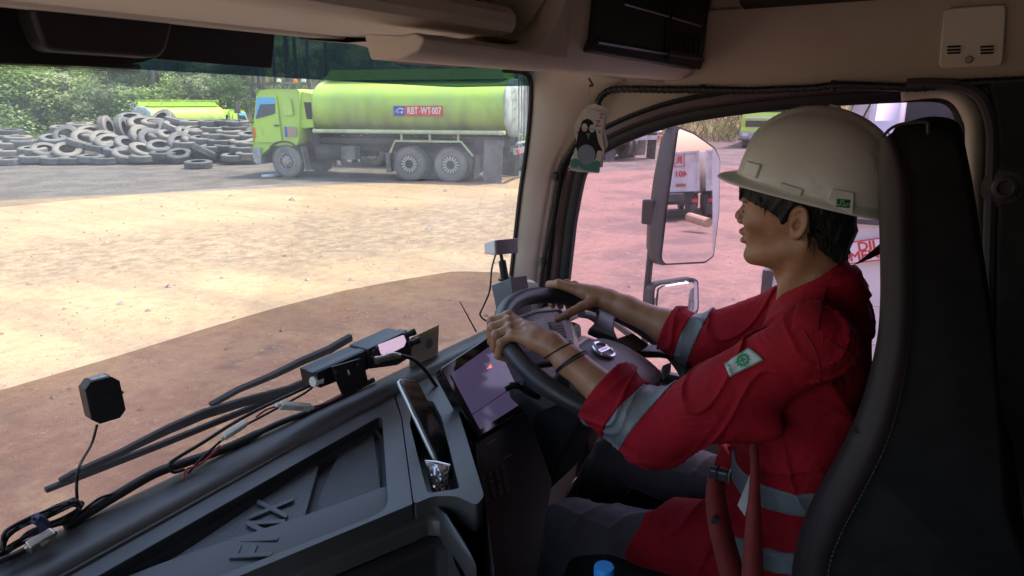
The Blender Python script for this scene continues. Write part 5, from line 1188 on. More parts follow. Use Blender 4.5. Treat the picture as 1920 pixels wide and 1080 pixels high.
# collar
b = MB(); lo = []
CC = V(XM, .192, 0)
for zt, rr_, tt in ((0, .058, 1), (.012, .062, 1), (.004, .069, 1), (-.02, .078, .8), (-.040, .092, .5)):
    l = []
    for k in range(40):
        ph_ = 2*pi*k/40; cy = -cos(ph_); base_z = 2.252+.040*cos(ph_)-.004*cos(2*ph_); gap = max(0, cy)**6
        l.append(V(CC.x+sin(ph_)*rr_, CC.y-.022*cos(ph_)*0+cy*rr_*1.0*-1*-1, base_z+zt-.02*gap))
    lo.append(l)
b.loft(lo, caps=False); col = b.build('collar', RED, shirt, angle=180, solid=.003)
# trousers
def trou_fn(P):
    d = ell(P, (XM, .17, 1.68), (.175, .13, .11))
    for hx, kn, an in ((1.335, V(1.25, .625, 1.640), V(1.26, .78, 1.28)), (1.505, V(1.53, .63, 1.715), V(1.55, .85, 1.30))):
        l = cap(P, (hx, .16, 1.68), kn, .086, .070); l = su(l, cap(P, kn, an, .068, .055), .02); d = su(d, l, .03)
    w = wob(P, 16); return d-.006*fold(P[:, 1]*20+P[:, 0]*16+w*2.6)**3-.005*fold(P[:, 0]*30-P[:, 1]*14+w*1.6)**4-.003*w
sobj('trousers', sdf_mesh(trou_fn, (1.10, 0, 1.24), (1.72, .98, 1.86), .0045), TROU, PERSON)

# --- hair
def hair_fn(P):
    x, y, z = np.abs(P[:, 0]-XM), P[:, 1], P[:, 2]; Q = P.copy(); Q[:, 0] = XM+x
    d = ell(Q, (XM, .248, 2.434), (.0815, .112, .098)); d = su(d, ell(Q, (XM, .192, 2.375), (.066, .046, .062)), .02); d = su(d, cap(Q, (XM+.022, .172, 2.36), (XM+.018, .166, 2.325), .030, .016), .02)
    # face opening, ear opening
    hl = np.interp(z, [2.28, 2.34, 2.378, 2.388, 2.404, 2.413, 2.422, 2.437, 2.47], [.170, .192, .215, .262, .282, .312, .338, .362, .40])
    hl2 = hl+np.clip((.05-x)*.4, 0, .012)
    d = np.maximum(d, (y-hl2)*.8)
    d = ss(d, ell(Q, (XM+.083, .229, 2.385), (.022, .023, .036)), .003)
    side = cap(Q, (XM+.069, .262, 2.43), (XM+.0705, .258, 2.385), .011, .004); d = su(d, side, .006)
    return d-.0022*fold(P[:, 1]*150+P[:, 2]*60+wob(P, 60)*1.5)**2
hair = sobj('hair', sdf_mesh(hair_fn, (1.30, .10, 2.28), (1.54, .40, 2.56), .0026), HAIR, PERSON)
b = MB(); hr = random.Random(3)
def strand(a, c_, e, r_): b.tube([a, c_, e], [r_, r_*.8, .0002], 5)
for k in range(150):       # fringe
    s_ = hr.choice((-1, 1, -1)); t = hr.random(); x0 = .066*t; y0 = .353-.010*t-.05*max(0, t-.75)/.25*.9; a = V(XM+s_*x0, y0-.012, 2.448); ln_ = hr.uniform(.018, .044)*(1-.35*t)
    e = a+V(s_*hr.uniform(-.006, .010), hr.uniform(.006, .016), -ln_); strand(a, a.lerp(e, .5)+V(0, .006, 0), e, hr.uniform(.0010, .0022))
for k in range(160):       # side, round the ear and nape
    s_ = hr.choice((-1, -1, 1)); z0 = hr.uniform(2.355, 2.43); y0 = hr.uniform(.150, .215) if k % 3 else hr.uniform(.255, .305)
    xx = .070 if y0 > .2 else .070*sqrt(max(.1, 1-((.2-y0)/.055)**2)); a = V(XM+s_*xx, y0, z0 if y0 < .22 else 2.43)
    e = a+V(s_*.002, hr.uniform(-.012, .006), -hr.uniform(.015, .04)); strand(a, a.lerp(e, .5)+V(s_*.003, 0, 0), e, hr.uniform(.0008, .0018))
for k in range(70):        # nape tuft
    a = V(XM+hr.uniform(-.045, .045), .160+hr.uniform(-.004, .006), hr.uniform(2.335, 2.37)); e = a+V(hr.uniform(-.006, .006), hr.uniform(-.010, .004), -hr.uniform(.025, .05)); strand(a, a.lerp(e, .5)+V(0, -.004, 0), e, hr.uniform(.0010, .0024))
b.build('strands', HAIR, hair, angle=180)
for s_ in (-1, 1):
    b = MB(); b.lathe([(.0105*sin(t), .0105*cos(t)) for t in np.linspace(.01, pi-.01, 12)], V(XM+s_*.031, .3345, 2.3988), 'Y', 16); b.build('eye', mat('eye_%d' % s_, (.03, .018, .012), .15), PERSON)

# --- hard hat
HAT = mat('hat_white', (.66, .63, .56), .38, col2=(.60, .565, .495), scale=7, detail=9, col3=(.36, .32, .27), scale3=11, lo3=.56, hi3=.80, coat=.12, bump=.06, bscale=40, bdist=.002, rvar=.08)
TA = radians(11.2); HU = V(0, cos(TA), sin(TA)); HN = V(0, -sin(TA), cos(TA)); HO = V(XM, .232, 2.444)
def hp_(x, u, h): return HO+V(1, 0, 0)*x+HU*u+HN*h
def dome(th, t):      # th round, t 0..1 from rim to crown
    e = .84; c_, s_ = cos(th), sin(th); a = .133 if c_ > 0 else .144; bb = .113
    f = max(0, 1-t**2.3)**(1/2.05) if t < 1 else 0; h = .146*t
    u = a*math.copysign(abs(c_)**e, c_)*f; x = bb*math.copysign(abs(s_)**e, s_)*f
    rg = .0075*max(0, 1-(abs(x)/.030)**4) if t > .25 else 0; rg *= min(1, (t-.25)/.2) if t > .25 else 0
    if c_ > .2: rg *= 1
    return x, u+(rg*.7*f*(1 if c_ > 0 else -1)), h+rg
N_ = 96; rows = []
for t in [0, .03, .08, .14, .2, .25, .3, .36, .42, .48, .54, .6, .66, .72, .78, .83, .88, .92, .95, .975, .99, .998]: rows.append([hp_(*dome(2*pi*k/N_, t)) for k in range(N_)])
brim = []
for w, dz in ((1.0, -.011), (.92, -.0085), (.5, -.004), (.12, .0), (0, .004)):
    l = []
    for k in range(N_):
        th = 2*pi*k/N_; x, u, h = dome(th, 0); c_ = cos(th); fl = .011+.026*max(0, c_)**2.2+.016*max(0, -c_)**3
        dn = -.008*max(0, c_)**2-.004*max(0, -c_)**2
        nrm = Vector((x/.113**2, u/.142**2)).normalized(); l.append(hp_(x+nrm.x*fl*w, u+nrm.y*fl*w, h+dz+dn*w*w*.4))
    brim.append(l)
b = MB(); b.loft(brim+rows[1:], caps=False); b.add(rows[-1], [tuple(range(N_))]); hat = b.build('hard_hat', HAT, PERSON, angle=180, recalc=True)
mo = hat.modifiers.new('solid', 'SOLIDIFY'); mo.thickness = .003; mo.offset = -1
hv = [v.co.copy() for v in hat.data.vertices]; hbv = BVHTree.FromPolygons(hv, [tuple(p.vertices) for p in hat.data.polygons])
def hit(bv, u, v):
    r_ = ray(u, v).normalized(); h_ = bv.ray_cast(CAM, r_)
    if h_[0] is None: return None, None
    return h_[0], (h_[1] if h_[1].dot(r_) < 0 else -h_[1])
def lug(pts, th, name, m, r_=.004, n=3, sink=.012):
    H_ = [hit(hbv, u, v) for u, v in pts]; nn = sum((h[1] for h in H_), Vector()).normalized(); b = MB(); P = rpoly([h[0]-nn*sink for h in H_], r_, 4)
    b.prism(P, nn*(th+sink)); return b.build(name, m, hat, bevel=.0025, segs=3), nn
lug([(1394,325),(1404,302),(1430,309),(1420,336)], .006, 'slot_block', HAT)
lug([(1459,354),(1464,342),(1507,356),(1502,369)], .005, 'slot_block', HAT, .003)
o_, nn = lug([(1549,375),(1560,354),(1600,362),(1598,403)], .006, 'slot_block', HAT)
lp = [(1565,388),(1567,373),(1594,375),(1591,391)]; H_ = [hit(hbv, u, v)[0]+nn*.0085 for u, v in lp]
b = MB(); b.prism(H_, nn*.0006); lab = b.build('green_label', mat('label_green', (.01, .12, .045), .5), o_)
ctr_ = sum(H_, Vector())/4; exx = (H_[3]-H_[0]).normalized(); text_obj('USA', .0165, 'lettering', mat('label_letters', (.35, .55, .42), .5), lab, ctr_+nn*.0009, exx, H_[1]-H_[0], .0003, bold=.0002, sx=.9)

# --- sleeve patch, wrist cords
sbv = BVHTree.FromPolygons([v.co.copy() for v in shirt.data.vertices], [tuple(p.vertices) for p in shirt.data.polygons])
pc = [(1360,683),(1406,652),(1434,676),(1370,708)]; H_ = [hit(sbv, u, v) for u, v in pc]
pn = ((H_[1][0]-H_[0][0]).cross(H_[3][0]-H_[0][0])).normalized(); pn = pn if pn.dot(CAM-H_[0][0]) > 0 else -pn
b = MB(); n_ = 8; grid = []
for i in range(n_+1):
    for j in range(n_+1):
        u = (pc[0][0]*(1-i/n_)+pc[1][0]*i/n_)*(1-j/n_)+(pc[3][0]*(1-i/n_)+pc[2][0]*i/n_)*j/n_; v = (pc[0][1]*(1-i/n_)+pc[1][1]*i/n_)*(1-j/n_)+(pc[3][1]*(1-i/n_)+pc[2][1]*i/n_)*j/n_
        h_ = hit(sbv, u, v); grid.append(h_[0]+pn*.0035)
b.add(grid, [(i*(n_+1)+j, (i+1)*(n_+1)+j, (i+1)*(n_+1)+j+1, i*(n_+1)+j+1) for i in range(n_) for j in range(n_)])
patch = b.build('sleeve_patch', mat('patch_white', (.50, .52, .50), .8, bump=.5, bscale=900, bdist=.001), shirt, angle=180, solid=.0012)
GRN = mat('patch_green', (.02, .24, .10), .7)
def pq(i, j):
    u = (pc[0][0]*(1-i)+pc[1][0]*i)*(1-j)+(pc[3][0]*(1-i)+pc[2][0]*i)*j; v = (pc[0][1]*(1-i)+pc[1][1]*i)*(1-j)+(pc[3][1]*(1-i)+pc[2][1]*i)*j
    return hit(sbv, u, v)[0]+pn*.0052
gc = pq(.56, .46); e1 = (pq(.9, .46)-pq(.2, .46)).normalized(); e2 = pn.cross(e1)
gear = []
for k in range(44):
    a = 2*pi*k/44; r_ = .0135 if (k % 4) < 2 else .0105; gear.append(gc+(e1*cos(a)+e2*sin(a))*r_)
b = MB(); b.prism(gear, pn*.0006, holes=[[gc+(e1*cos(a)+e2*sin(a))*.0072 for a in np.linspace(0, 2*pi, 24, endpoint=False)]]); b.build('gear_mark', GRN, patch, smooth=False)
b = MB()
for d1_, d2_ in ((e1, e2), (e2, e1)): b.prism([gc+d1_*.0052*s1+d2_*.0017*s2 for s1, s2 in ((-1, -1), (1, -1), (1, 1), (-1, 1))], pn*(.0006 if d1_ is e1 else .0009))
b.build('cross_mark', GRN, patch, smooth=False)
b = MB(); b.tube([pq(i, j) for i, j in ((.02,.03),(.98,.03),(.98,.97),(.02,.97))], .0008, 5, closed=True); b.build('patch_border', GRN, patch)
tx = pq(.10, .52); b = text_obj('WORK SAFE', .0068, 'lettering', GRN, patch, tx, pq(.10, .1)-pq(.10, .9), pq(0, .5)-pq(.3, .5), .0003, sx=.62)
CORD = mat('cord_black', (.012, .012, .013), .5)
bbv = BVHTree.FromPolygons([v.co.copy() for v in body.data.vertices], [tuple(p.vertices) for p in body.data.polygons])
def band(t, tilt, r_, name):
    o = EL.lerp(WL, t); a = (WL-EL).normalized(); q = Matrix.Rotation(tilt, 3, a.cross(V(0, 0, 1)).normalized()); n = q @ a; e1_ = n.orthogonal().normalized(); e2_ = n.cross(e1_); pts = []
    for k in range(40):
        d = e1_*cos(2*pi*k/40)+e2_*sin(2*pi*k/40); h_ = bbv.ray_cast(o+d*.09, -d); pts.append(h_[0]+d*r_*.8 if h_[0] else o+d*.035)
    b = MB(); b.tube(pts, r_, 8, closed=True); return b.build(name, CORD, PERSON, angle=180)
band(.93, .42, .0018, 'wrist_cord'); band(.80, .30, .0022, 'wrist_cord'); band(.785, .36, .0018, 'wrist_cord')

# seams of the shirt, following its surface
SEAMM = mat('seam_red', (.19, .004, .012), .9, bump=.5, bscale=700, bdist=.001)
def seam(px, name='seam'):
    q = spline([V(u, v, 0) for u, v in px], 6); P = []
    for p in q:
        h_ = hit(sbv, p.x, p.y)
        if h_[0] and (not P or (h_[0]-P[-1]).length < .05): P.append(h_[0]+h_[1]*.0008)
    if len(P) > 3: b = MB(); b.tube(P, .0014, 5); b.build(name, SEAMM, shirt, angle=180)
seam([(1506,618),(1530,660),(1538,715),(1528,770),(1500,822)]);
seam([(1555,640),(1600,668),(1640,712)]); seam([(1395,632),(1440,612),(1500,600)]); seam([(1430,870),(1436,900),(1440,915)])
# ================================================================== OUR MIRRORS, THE WHITE TRUCKS ROUND US
MIRM = mat('mirror_glass', (.86, .86, .88), .015, metal=1.0)
HOUS = mat('mirror_housing', (.030, .030, .033), .45, bump=.1, bscale=300, bdist=.001)
MN = V(-.47, -.88, .052).normalized(); MO = V(2.30, .875, 2.33)
def MP(u, v, e=0): return Pl(u, v, MO, MN)+MN*e
SM = thing('side_mirror', 'large and small black door mirrors on one pole outside the driver window', 'mirror')
gl_ = [(1272,241),(1300,252),(1340,280),(1349,300),(1347,400),(1337,478),(1322,490),(1246,494),(1240,484),(1252,380)]
b = MB(); b.prism(rpoly([MP(*p) for p in gl_], .012, 4), MN*.002); b.build('mirror_glass', MIRM, SM, smooth=False)
hp2 = [(1264,236),(1274,237),(1302,248),(1343,277),(1352,299),(1350,402),(1340,481),(1324,494),(1240,498),(1229,488),(1231,440),(1246,330)]
H2 = rpoly([MP(u, v, -.004) for u, v in hp2], .012, 4); hc2 = sum(H2, Vector())/len(H2)
b = MB(); b.loft([H2, [p-MN*.03 for p in H2], [hc2+(p-hc2)*.85-MN*.075 for p in H2], [hc2+(p-hc2)*.5-MN*.10 for p in H2]]); b.build('housing', HOUS, SM, angle=50)
def convex(pts, bulge):
    P = rpoly([MP(*p) for p in pts], .01, 5); c = sum(P, Vector())/len(P); R_ = max((p-c).length for p in P); lo = []
    for k in (1, .8, .6, .4, .2, .04): lo.append([c+(p-c)*k+MN*bulge*(1-k*k*((p-c).length/R_)**2) for p in P])
    mb = MB(); mb.loft(lo); return mb
convex([(1228,540),(1240,533),(1303,524),(1307,530),(1308,578),(1300,592),(1232,592),(1226,580)], .004).build('mirror_glass', MIRM, SM, angle=180)
H3 = rpoly([MP(u, v, -.004) for u, v in ((1222,540),(1234,531),(1300,521),(1311,526),(1312,580),(1304,597),(1228,598),(1215,580))], .012, 4); hc3 = sum(H3, Vector())/len(H3)
b = MB(); b.loft([H3, [p-MN*.03 for p in H3], [hc3+(p-hc3)*.7-MN*.07 for p in H3]]); b.build('housing', HOUS, SM, angle=50)
b = MB(); b.tube([MP(1285, 225, -.06), MP(1250, 380, -.06), MP(1236, 490, -.05), MP(1229, 560, -.05), MP(1225, 660, -.05)], .013, 10); b.tube([MP(1264, 240, -.05), MP(1258, 228, -.05), V(1.99, 1.0, 2.62)], .012, 8); b.tube([MP(1225, 655, -.05), V(1.97, 1.02, 2.0)], .012, 8); b.build('pole', HOUS, SM)
b = MB(); b.box(MP(1238, 400, -.06), (.03, .05, .09)); b.build('pole_clamp', HOUS, SM, bevel=.008)

WHT = mat('white_truck_paint', (.72, .71, .70), .35, col2=(.66, .65, .64), scale=2, coat=.3, col3=(.5, .46, .42), scale3=4, lo3=.6, hi3=.85)
GUN = mat('truck_underside', (.04, .038, .038), .7, col2=(.08, .065, .055), scale=3); REDL = mat('red_letters', (.55, .03, .03), .5)
REARB = mat('dusty_white', (.70, .68, .65), .6, col2=(.55, .50, .45), scale=1.5, col3=(.42, .34, .28), scale3=3, lo3=.55, hi3=.8)
# truck crossing close by on the right: local frame  b = towards its tail, n = its left side facing us
bb_ = V(.03, -1, 0).normalized(); nn_ = V(-bb_.y, bb_.x, 0)*-1; nn_ = nn_ if nn_.dot(V(-1, -1, 0)) > 0 else -nn_
F0 = V(4.15, .83, 0)
def Wk(l, s, z): return F0+bb_*l-nn_*s+V(0, 0, z)       # l back, s across (0 = near side), z up
WT_ = thing('white_truck', 'white truck parked close by on the right with a red warning sign on its door', 'truck')
side = [(.06,.95),(.0,1.3),(.02,1.72),(.38,2.72),(.55,2.86),(2.05,2.86),(2.10,2.75),(2.10,.98),(1.30,.98),(1.22,.80),(.95,.62),(.55,.62),(.28,.80),(.22,.95)]
b = MB(); b.loft([[Wk(l, s, z) for l, z in side] for s in (.03, .0, 2.3, 2.27)]); WB = b.build('cab', WHT, WT_, angle=40)
def WS_(l, z, e): return Wk(l, -e, z)
b = MB(); b.prism(rpoly([WS_(l, z, .006) for l, z in ((.56,2.68),(1.50,2.68),(1.50,2.02),(.32,2.02))], .05, 4), nn_*.004); WW = b.build('window', mat('dark_cab_window', (.03, .028, .045), .35, spec=.12, col2=(.012, .012, .02), scale=3.5), WB)
b = MB(); b.tube(rpoly([WS_(l, z, .012) for l, z in ((.53,2.71),(1.54,2.71),(1.54,1.98),(.26,1.98))], .05, 4), .014, 6, closed=True); b.build('window_frame', GUN, WW)
b = MB(); b.tube([WS_(l, z, .002) for l, z in ((.14,1.02),(.07,1.7),(.47,2.76),(1.62,2.76),(1.62,1.02))], .006, 5, closed=True); b.build('door_gap', GUN, WB)
for z in (1.52, 1.30): b = MB(); b.tube([WS_(.1, z, .0), WS_(1.70, z, .0)], .007, 5); b.build('body_line', REARB, WB)
b = MB(); b.box(WS_(1.55, 1.62, .02), (.2, .04, .05), Matrix.Rotation(atan2(bb_.y, bb_.x), 3, 'Z')); b.build('handle', GUN, WB, bevel=.01)
# the sign: a frame and two lines of lettering
def WP_(u, v, e): return Pl(u, v, F0, nn_)+nn_*e
s0, s1, s2, s3 = WP_(1587, 455, .008), WP_(1660, 441, .008), WP_(1593, 495, .008), WP_(1660, 479, .008)
exs = bb_; wd = .46; zt, zb = s0.z, s2.z
exs = (bb_*cos(radians(15))+V(0, 0, sin(radians(15)))).normalized(); upz = nn_.cross(exs); upz = upz if upz.z > 0 else -upz
sg = thing('warning_sign', 'white sign with red lettering DILARANG MENUMPANG on the white truck door', 'sign', s0)
b = MB(); P = [V(0, 0, 0), exs*wd, exs*wd+upz*(zb-zt), upz*(zb-zt)]; b.prism(P, nn_*.002); b.build('board', mat('sign_white', (.74, .72, .74), .5), sg)
b = MB(); b.tube([p+nn_*.003 for p in P], .0035, 4, closed=True); b.build('border', REDL, sg)
hgt = (zt-zb); sgx = V(1, 0, 0)
text_obj('DILARANG', hgt*.60, 'lettering', REDL, sg, exs*wd*.5-upz*hgt*.29+nn_*.003, exs, upz, .0006, fat=.0022, sx=1.02)
text_obj('MENUMPANG', hgt*.60, 'lettering', REDL, sg, exs*wd*.5-upz*hgt*.71+nn_*.003, exs, upz, .0006, fat=.0022, sx=1.02)
b = MB(); lo = [[Wk(l, s, z) for s in (.05, .5, 1.15, 1.8, 2.25)] for l, z in ((.02, 1.80), (.36, 2.64))]; b.loft([[p-bb_*.012 for p in l] for l in lo], closed_u=False); b.build('windscreen', DKGLASS, WB, solid=.01)
b = MB(); b.loft([[Wk(l, s, z) for l, s in ((.10, -.03), (-.06, .12), (-.10, 1.15), (-.06, 2.18), (.10, 2.33), (.35, 2.33), (.35, -.03))] for z in (.45, .55, 1.02, 1.12)]); b.build('bumper', mat('shaded_bumper', (.22, .25, .33), .4), WT_, bevel=.03)  # shade on the bumper corner put into its blue-grey colour
b = MB(); b.prism([Wk(-.085, s, z) for s, z in ((.2, 1.2), (2.1, 1.2), (2.1, 1.6), (.2, 1.6))], bb_*.1); b.build('grille', GUN, WT_)
mo_ = Wk(.44, -.20, 2.42); b = MB()
b.loft([[mo_+nn_*x+bb_*y+V(0, 0, z) for x, z in ((-.10, -.25), (.10, -.25), (.11, .10), (.02, .26), (-.10, .26))] for y in (0, .02, .14)]); b.build('wing_mirror', mat('mirror_white', (.62, .61, .64), .4), WT_, bevel=.02)
b = MB(); b.tube([Wk(.46, .02, 2.78), Wk(.44, -.16, 2.72), Wk(.44, -.16, 2.10), Wk(.36, .02, 2.0)], .018, 8); b.build('mirror_arm', WHT, WT_)
for l, s in ((.75, .16), (.75, 2.14), (4.0, .16), (4.0, 2.14), (5.1, .16), (5.1, 2.14)):
    t = MB(); o = Wk(l, s, .5); R3 = Matrix.Rotation(atan2(bb_.y, bb_.x), 3, 'Z')
    t.lathe([(.26, -.13), (.40, -.15), (.48, -.13), (.5, -.08), (.5, .08), (.48, .13), (.40, .15), (.26, .13), (.2, .06), (.2, -.06), (.26, -.13)], o, 'Y', 28, R3, caps=False); wo = t.build('wheel', RUBBER, WT_)
    t = MB(); t.lathe([(.001, -.05), (.27, -.1), (.27, .1), (.001, .05)], o, 'Y', 18, R3); t.build('rim', RIMLT, wo)
b = MB(); b.loft([[Wk(l, s, z) for l, s in ((2.35, .0), (5.9, .0), (5.9, 2.3), (2.35, 2.3))] for z in (1.25, 3.0)]); b.build('tipper_body', REARB, WT_, bevel=.02)
b = MB(); b.loft([[Wk(l, s, z) for l, s in ((.4, .7), (5.8, .7), (5.8, 1.6), (.4, 1.6))] for z in (.75, 1.2)]); b.build('chassis', GUN, WT_)

# two white tippers standing behind us, seen in the mirrors
def refl(u, v, L, e=0):
    p = MP(u, v); r_ = (p-CAM).normalized(); q = (r_-MN*2*r_.dot(MN)).normalized(); return p+q*L
def tipper(label, R_=None):
    R_ = thing('tipper_truck', label, 'truck', group='white tippers parked behind us')
    b = MB(); b.loft([[V(x, y, z) for x, y in ((-1.12, 0), (1.12, 0), (1.12, 5.0), (-1.12, 5.0))] for z in (1.15, 2.75)]); bd = b.build('tipper_body', REARB, R_, bevel=.02)
    for x in (-1.1, 1.1): b = MB(); b.box(V(x, -.03, 1.95), (.12, .08, 1.65)); b.build('corner_post', REARB, bd, bevel=.01)
    for z in (1.18, 2.72): b = MB(); b.box(V(0, -.03, z), (2.1, .07, .1)); b.build('tailgate_rail', REARB, bd, bevel=.01)
    b = MB(); b.box(V(0, 2.2, .95), (.9, 6.5, .3)); b.box(V(0, .1, .72), (2.2, .1, .22)); b.box(V(0, .6, .9), (1.9, 1.0, .4)); b.build('chassis', GUN, R_)
    b = MB(); b.loft([[V(x, y, z) for y, z in ((5.3, .8), (5.3, 2.75), (6.7, 2.75), (7.1, 1.8), (7.1, .8))] for x in (-1.15, 1.15)]); b.build('cab', WHT, R_, bevel=.05)
    for x in (-.95, .95):
        for y in (.9, 2.2, 6.2):
            t = MB(); t.lathe([(.001, -.14), (.42, -.15), (.5, -.1), (.5, .1), (.42, .15), (.001, .14)], V(x, y, .5), 'X', 22); t.build('wheel', RUBBER, R_)
        t = MB(); t.box(V(x, -.12, .75), (.25, .05, .14)); t.build('tail_light', REDP, R_)
    return R_, bd
A0, A1 = refl(1312, 400, 27.0), refl(1262, 400, 27.0); bx_ = V(A1.x-A0.x, A1.y-A0.y, 0).normalized()
tA, bdA = tipper('white tipper with red number 401 on its tailgate, reflected in the upper mirror')
vdir = V(A0.x-MO.x, A0.y-MO.y, 0).normalized(); angA = atan2(vdir.y, vdir.x)-pi/2-.12
tA.rotation_euler = (0, 0, angA); ca = A0+bx_*1.16; tA.location = (ca.x, ca.y, 0)
def face_text(bd, s, size, x, z): text_obj(s, size, 'lettering', REDL, bd, (x, -.045, z), (1, 0, 0), (0, 0, 1), .004, fat=.012)
sgn = 1 if (Matrix.Rotation(angA, 3, 'Z') @ V(1, 0, 0)).dot(bx_) > 0 else -1
face_text(bdA, 'R', .42, sgn*-.35, 2.42); face_text(bdA, '401', .34, sgn*-.40, 1.85); face_text(bdA, 'AWAS', .14, sgn*-.40, 1.40)
b = MB(); b.tube([V(sgn*-.35+x, -.045, 2.42+z) for x, z in ((-.2, -.26), (.2, -.26), (.2, .26), (-.2, .26))], .02, 4, closed=True); b.build('letter_box', REDL, bdA)
tB, bdB = tipper('white tipper with a boxed red letter S, beside the one numbered 401 in the mirror')
tB.rotation_euler = (0, 0, angA); cb_ = A0-bx_*1.40; tB.location = (cb_.x, cb_.y, 0)
face_text(bdB, 'S', .36, sgn*.55, 2.3); face_text(bdB, '401', .16, sgn*.5, 1.8)
b = MB(); b.tube([V(sgn*.55+x, -.045, 2.3+z) for x, z in ((-.2, -.26), (.2, -.26), (.2, .26), (-.2, .26))], .02, 4, closed=True); b.build('letter_box', REDL, bdB)
tag((lambda q: q)(MB().tube([refl(1292, 407, 22)*1, refl(1328, 418, 21)*1], .16, 10).build('log', mat('pale_log', (.45, .30, .18), .8, col2=(.34, .22, .13), scale=5), None)), 'pale log lying on the ground in front of the white tippers, seen in the mirror', 'log')
lg = bpy.data.objects['log']
for vtx in lg.data.vertices: pass

# ================================================================== THINGS ON THE DASHBOARD AND WINDSCREEN
CABLE = mat('cable_black', (.010, .010, .011), .45); MET = mat('connector_metal', (.55, .52, .48), .3, metal=.85, col2=(.4, .38, .35), scale=30); WIREW = mat('connector_white', (.62, .62, .56), .4)
WIRER = mat('wire_red', (.45, .03, .025), .4); BOXB = mat('box_black', (.014, .014, .015), .42, bump=.1, bscale=500, bdist=.001)
def oct_(c, ex, ey, w, h, ch): return [c+ex*x+ey*y for x, y in ((-w+ch, -h), (w-ch, -h), (w, -h+ch), (w, h-ch), (w-ch, h), (-w+ch, h), (-w, h-ch), (-w, -h+ch))]
# monitoring box stuck to the glass on a cable
g0 = ws_hit(176, 741)+V(0, -.038, 0); GB = thing('monitor_box', 'black chamfered box stuck to the windscreen on a thin cable', 'camera box', g0)
ex_, ey_ = V(.985, -.17, 0), V(0, .10, .995); nz_ = ex_.cross(ey_)
nz_ = nz_ if nz_.y < 0 else -nz_
f_ = oct_(V(0, 0, 0), ex_, ey_, .0265, .0370, .011)
b = MB(); b.prism(f_, -nz_*.036); b.build('case', BOXB, GB, bevel=.0012, angle=30)
b = MB(); b.lathe([(.001, .0006), (.0062, .0006), (.0065, 0)], V(0, 0, 0), 'Z', 20, frame((0, 0, 0), ex_, ey_).to_3x3()); b.build('lens', mat('lens_dark', (.02, .03, .03), .15, coat=.4), GB)
b = MB(); b.tube([V(.027, -.0, .004)+ex_*0, V(.0295, 0, .004)], .0025, 8); b.build('button', BOXB, GB)
b = MB(); b.prism([p+ey_*.0375+nz_*z for p, z in ((ex_*-.012, -.006), (ex_*.012, -.006), (ex_*.012, -.030), (ex_*-.012, -.030))], ey_*.0006); b.build('silver_label', mat('label_silver', (.55, .58, .62), .3, metal=.3), GB)
def Yc(u, v, y=1.035): return Yp(u, v, y)
b = MB(); b.tube(spline([Yp(182, 796, g0.y+.012), Yp(172, 832, g0.y), Yc(150, 872, 1.04), Yc(144, 905), Yc(145, 938), Yc(150, 955)], 6), .0022, 8); tag(b.build('cable', CABLE, angle=180), 'thin black cable hanging from the monitor box to the coiled bundle', 'cable')
# coil of spare cable and its tie
CO = thing('cable_coil', 'bundle of coiled black cable with a tie at the left end of the dashboard', 'cable coil')
b = MB()
for k in range(9):
    e_ = rng.uniform(-1, 1)
    b.tube(spline([Yc(u+rng.uniform(-5, 5), v+e_*5+rng.uniform(-3, 3), 1.02+rng.uniform(-.012, .02)) for u, v in ((2,1032),(12,1004),(45,980),(80,968),(115,950),(145,942),(150,955),(130,972),(95,985),(60,1002),(28,1022),(-10,1050))], 5), .0022, 6)
b.tube(spline([Yc(148, 950), Yc(140, 935), Yc(120, 945), Yc(98, 962)], 5), .002, 6); b.build('loop', CABLE, CO, angle=180)
b = MB(); b.tube([Yc(u, v, 1.0) for u, v in ((66,972),(74,975),(83,984),(85,992))], .0075, 8); b.tube([Yc(70, 978, 1.0), Yc(61, 970, .995)], .002, 6); b.build('tie', mat('tie_blue', (.02, .025, .06), .5), CO)
# taped harness along the glass
HA = thing('wire_harness', 'black taped wiring harness lying along the foot of the windscreen', 'wiring harness')
hx = spline([Yc(u, v, 1.03) for u, v in ((120,985),(170,958),(220,928),(290,888),(345,868),(430,838),(520,795),(590,768),(650,738),(700,712))], 6)
b = MB(); b.tube(hx, [.008 if i < 34 else .006 for i in range(len(hx))], 10); b.build('taped_bundle', mat('tape_black', (.012, .012, .013), .55, bump=.5, bscale=160, bdist=.003), HA, angle=180)
b = MB(); b.tube(spline([Yc(u, v, 1.028) for u, v in ((150,962),(185,935),(215,925),(240,915))], 5), .002, 6); b.tube(spline([Yc(u, v, 1.012) for u, v in ((345,880),(325,885),(318,872),(330,860),(380,830),(430,798),(480,770),(540,742),(585,722))], 5), .0032, 8)
b.tube(spline([Yc(u, v, 1.008) for u, v in ((352,888),(380,858),(430,815),(500,776),(570,738),(590,722))], 5), .0022, 6); b.build('black_wire', CABLE, HA, angle=180)
b = MB(); b.tube(spline([Yc(u, v, 1.006) for u, v in ((343,900),(350,880),(372,872),(400,850),(412,835)) ], 5), .0018, 6); b.build('red_wire', WIRER, HA, angle=180); b = MB(); b.tube(spline([Yc(u, v, 1.006) for u, v in ((480,782),(500,768),(520,762),(528,761))], 5), .0018, 6); b.build('red_wire', WIRER, HA, angle=180); b = MB(); b.tube(spline([Yc(u, v, 1.006) for u, v in ((578,764),(610,757),(640,742),(660,730))], 5), .0018, 6); b.build('red_wire', WIRER, HA, angle=180)
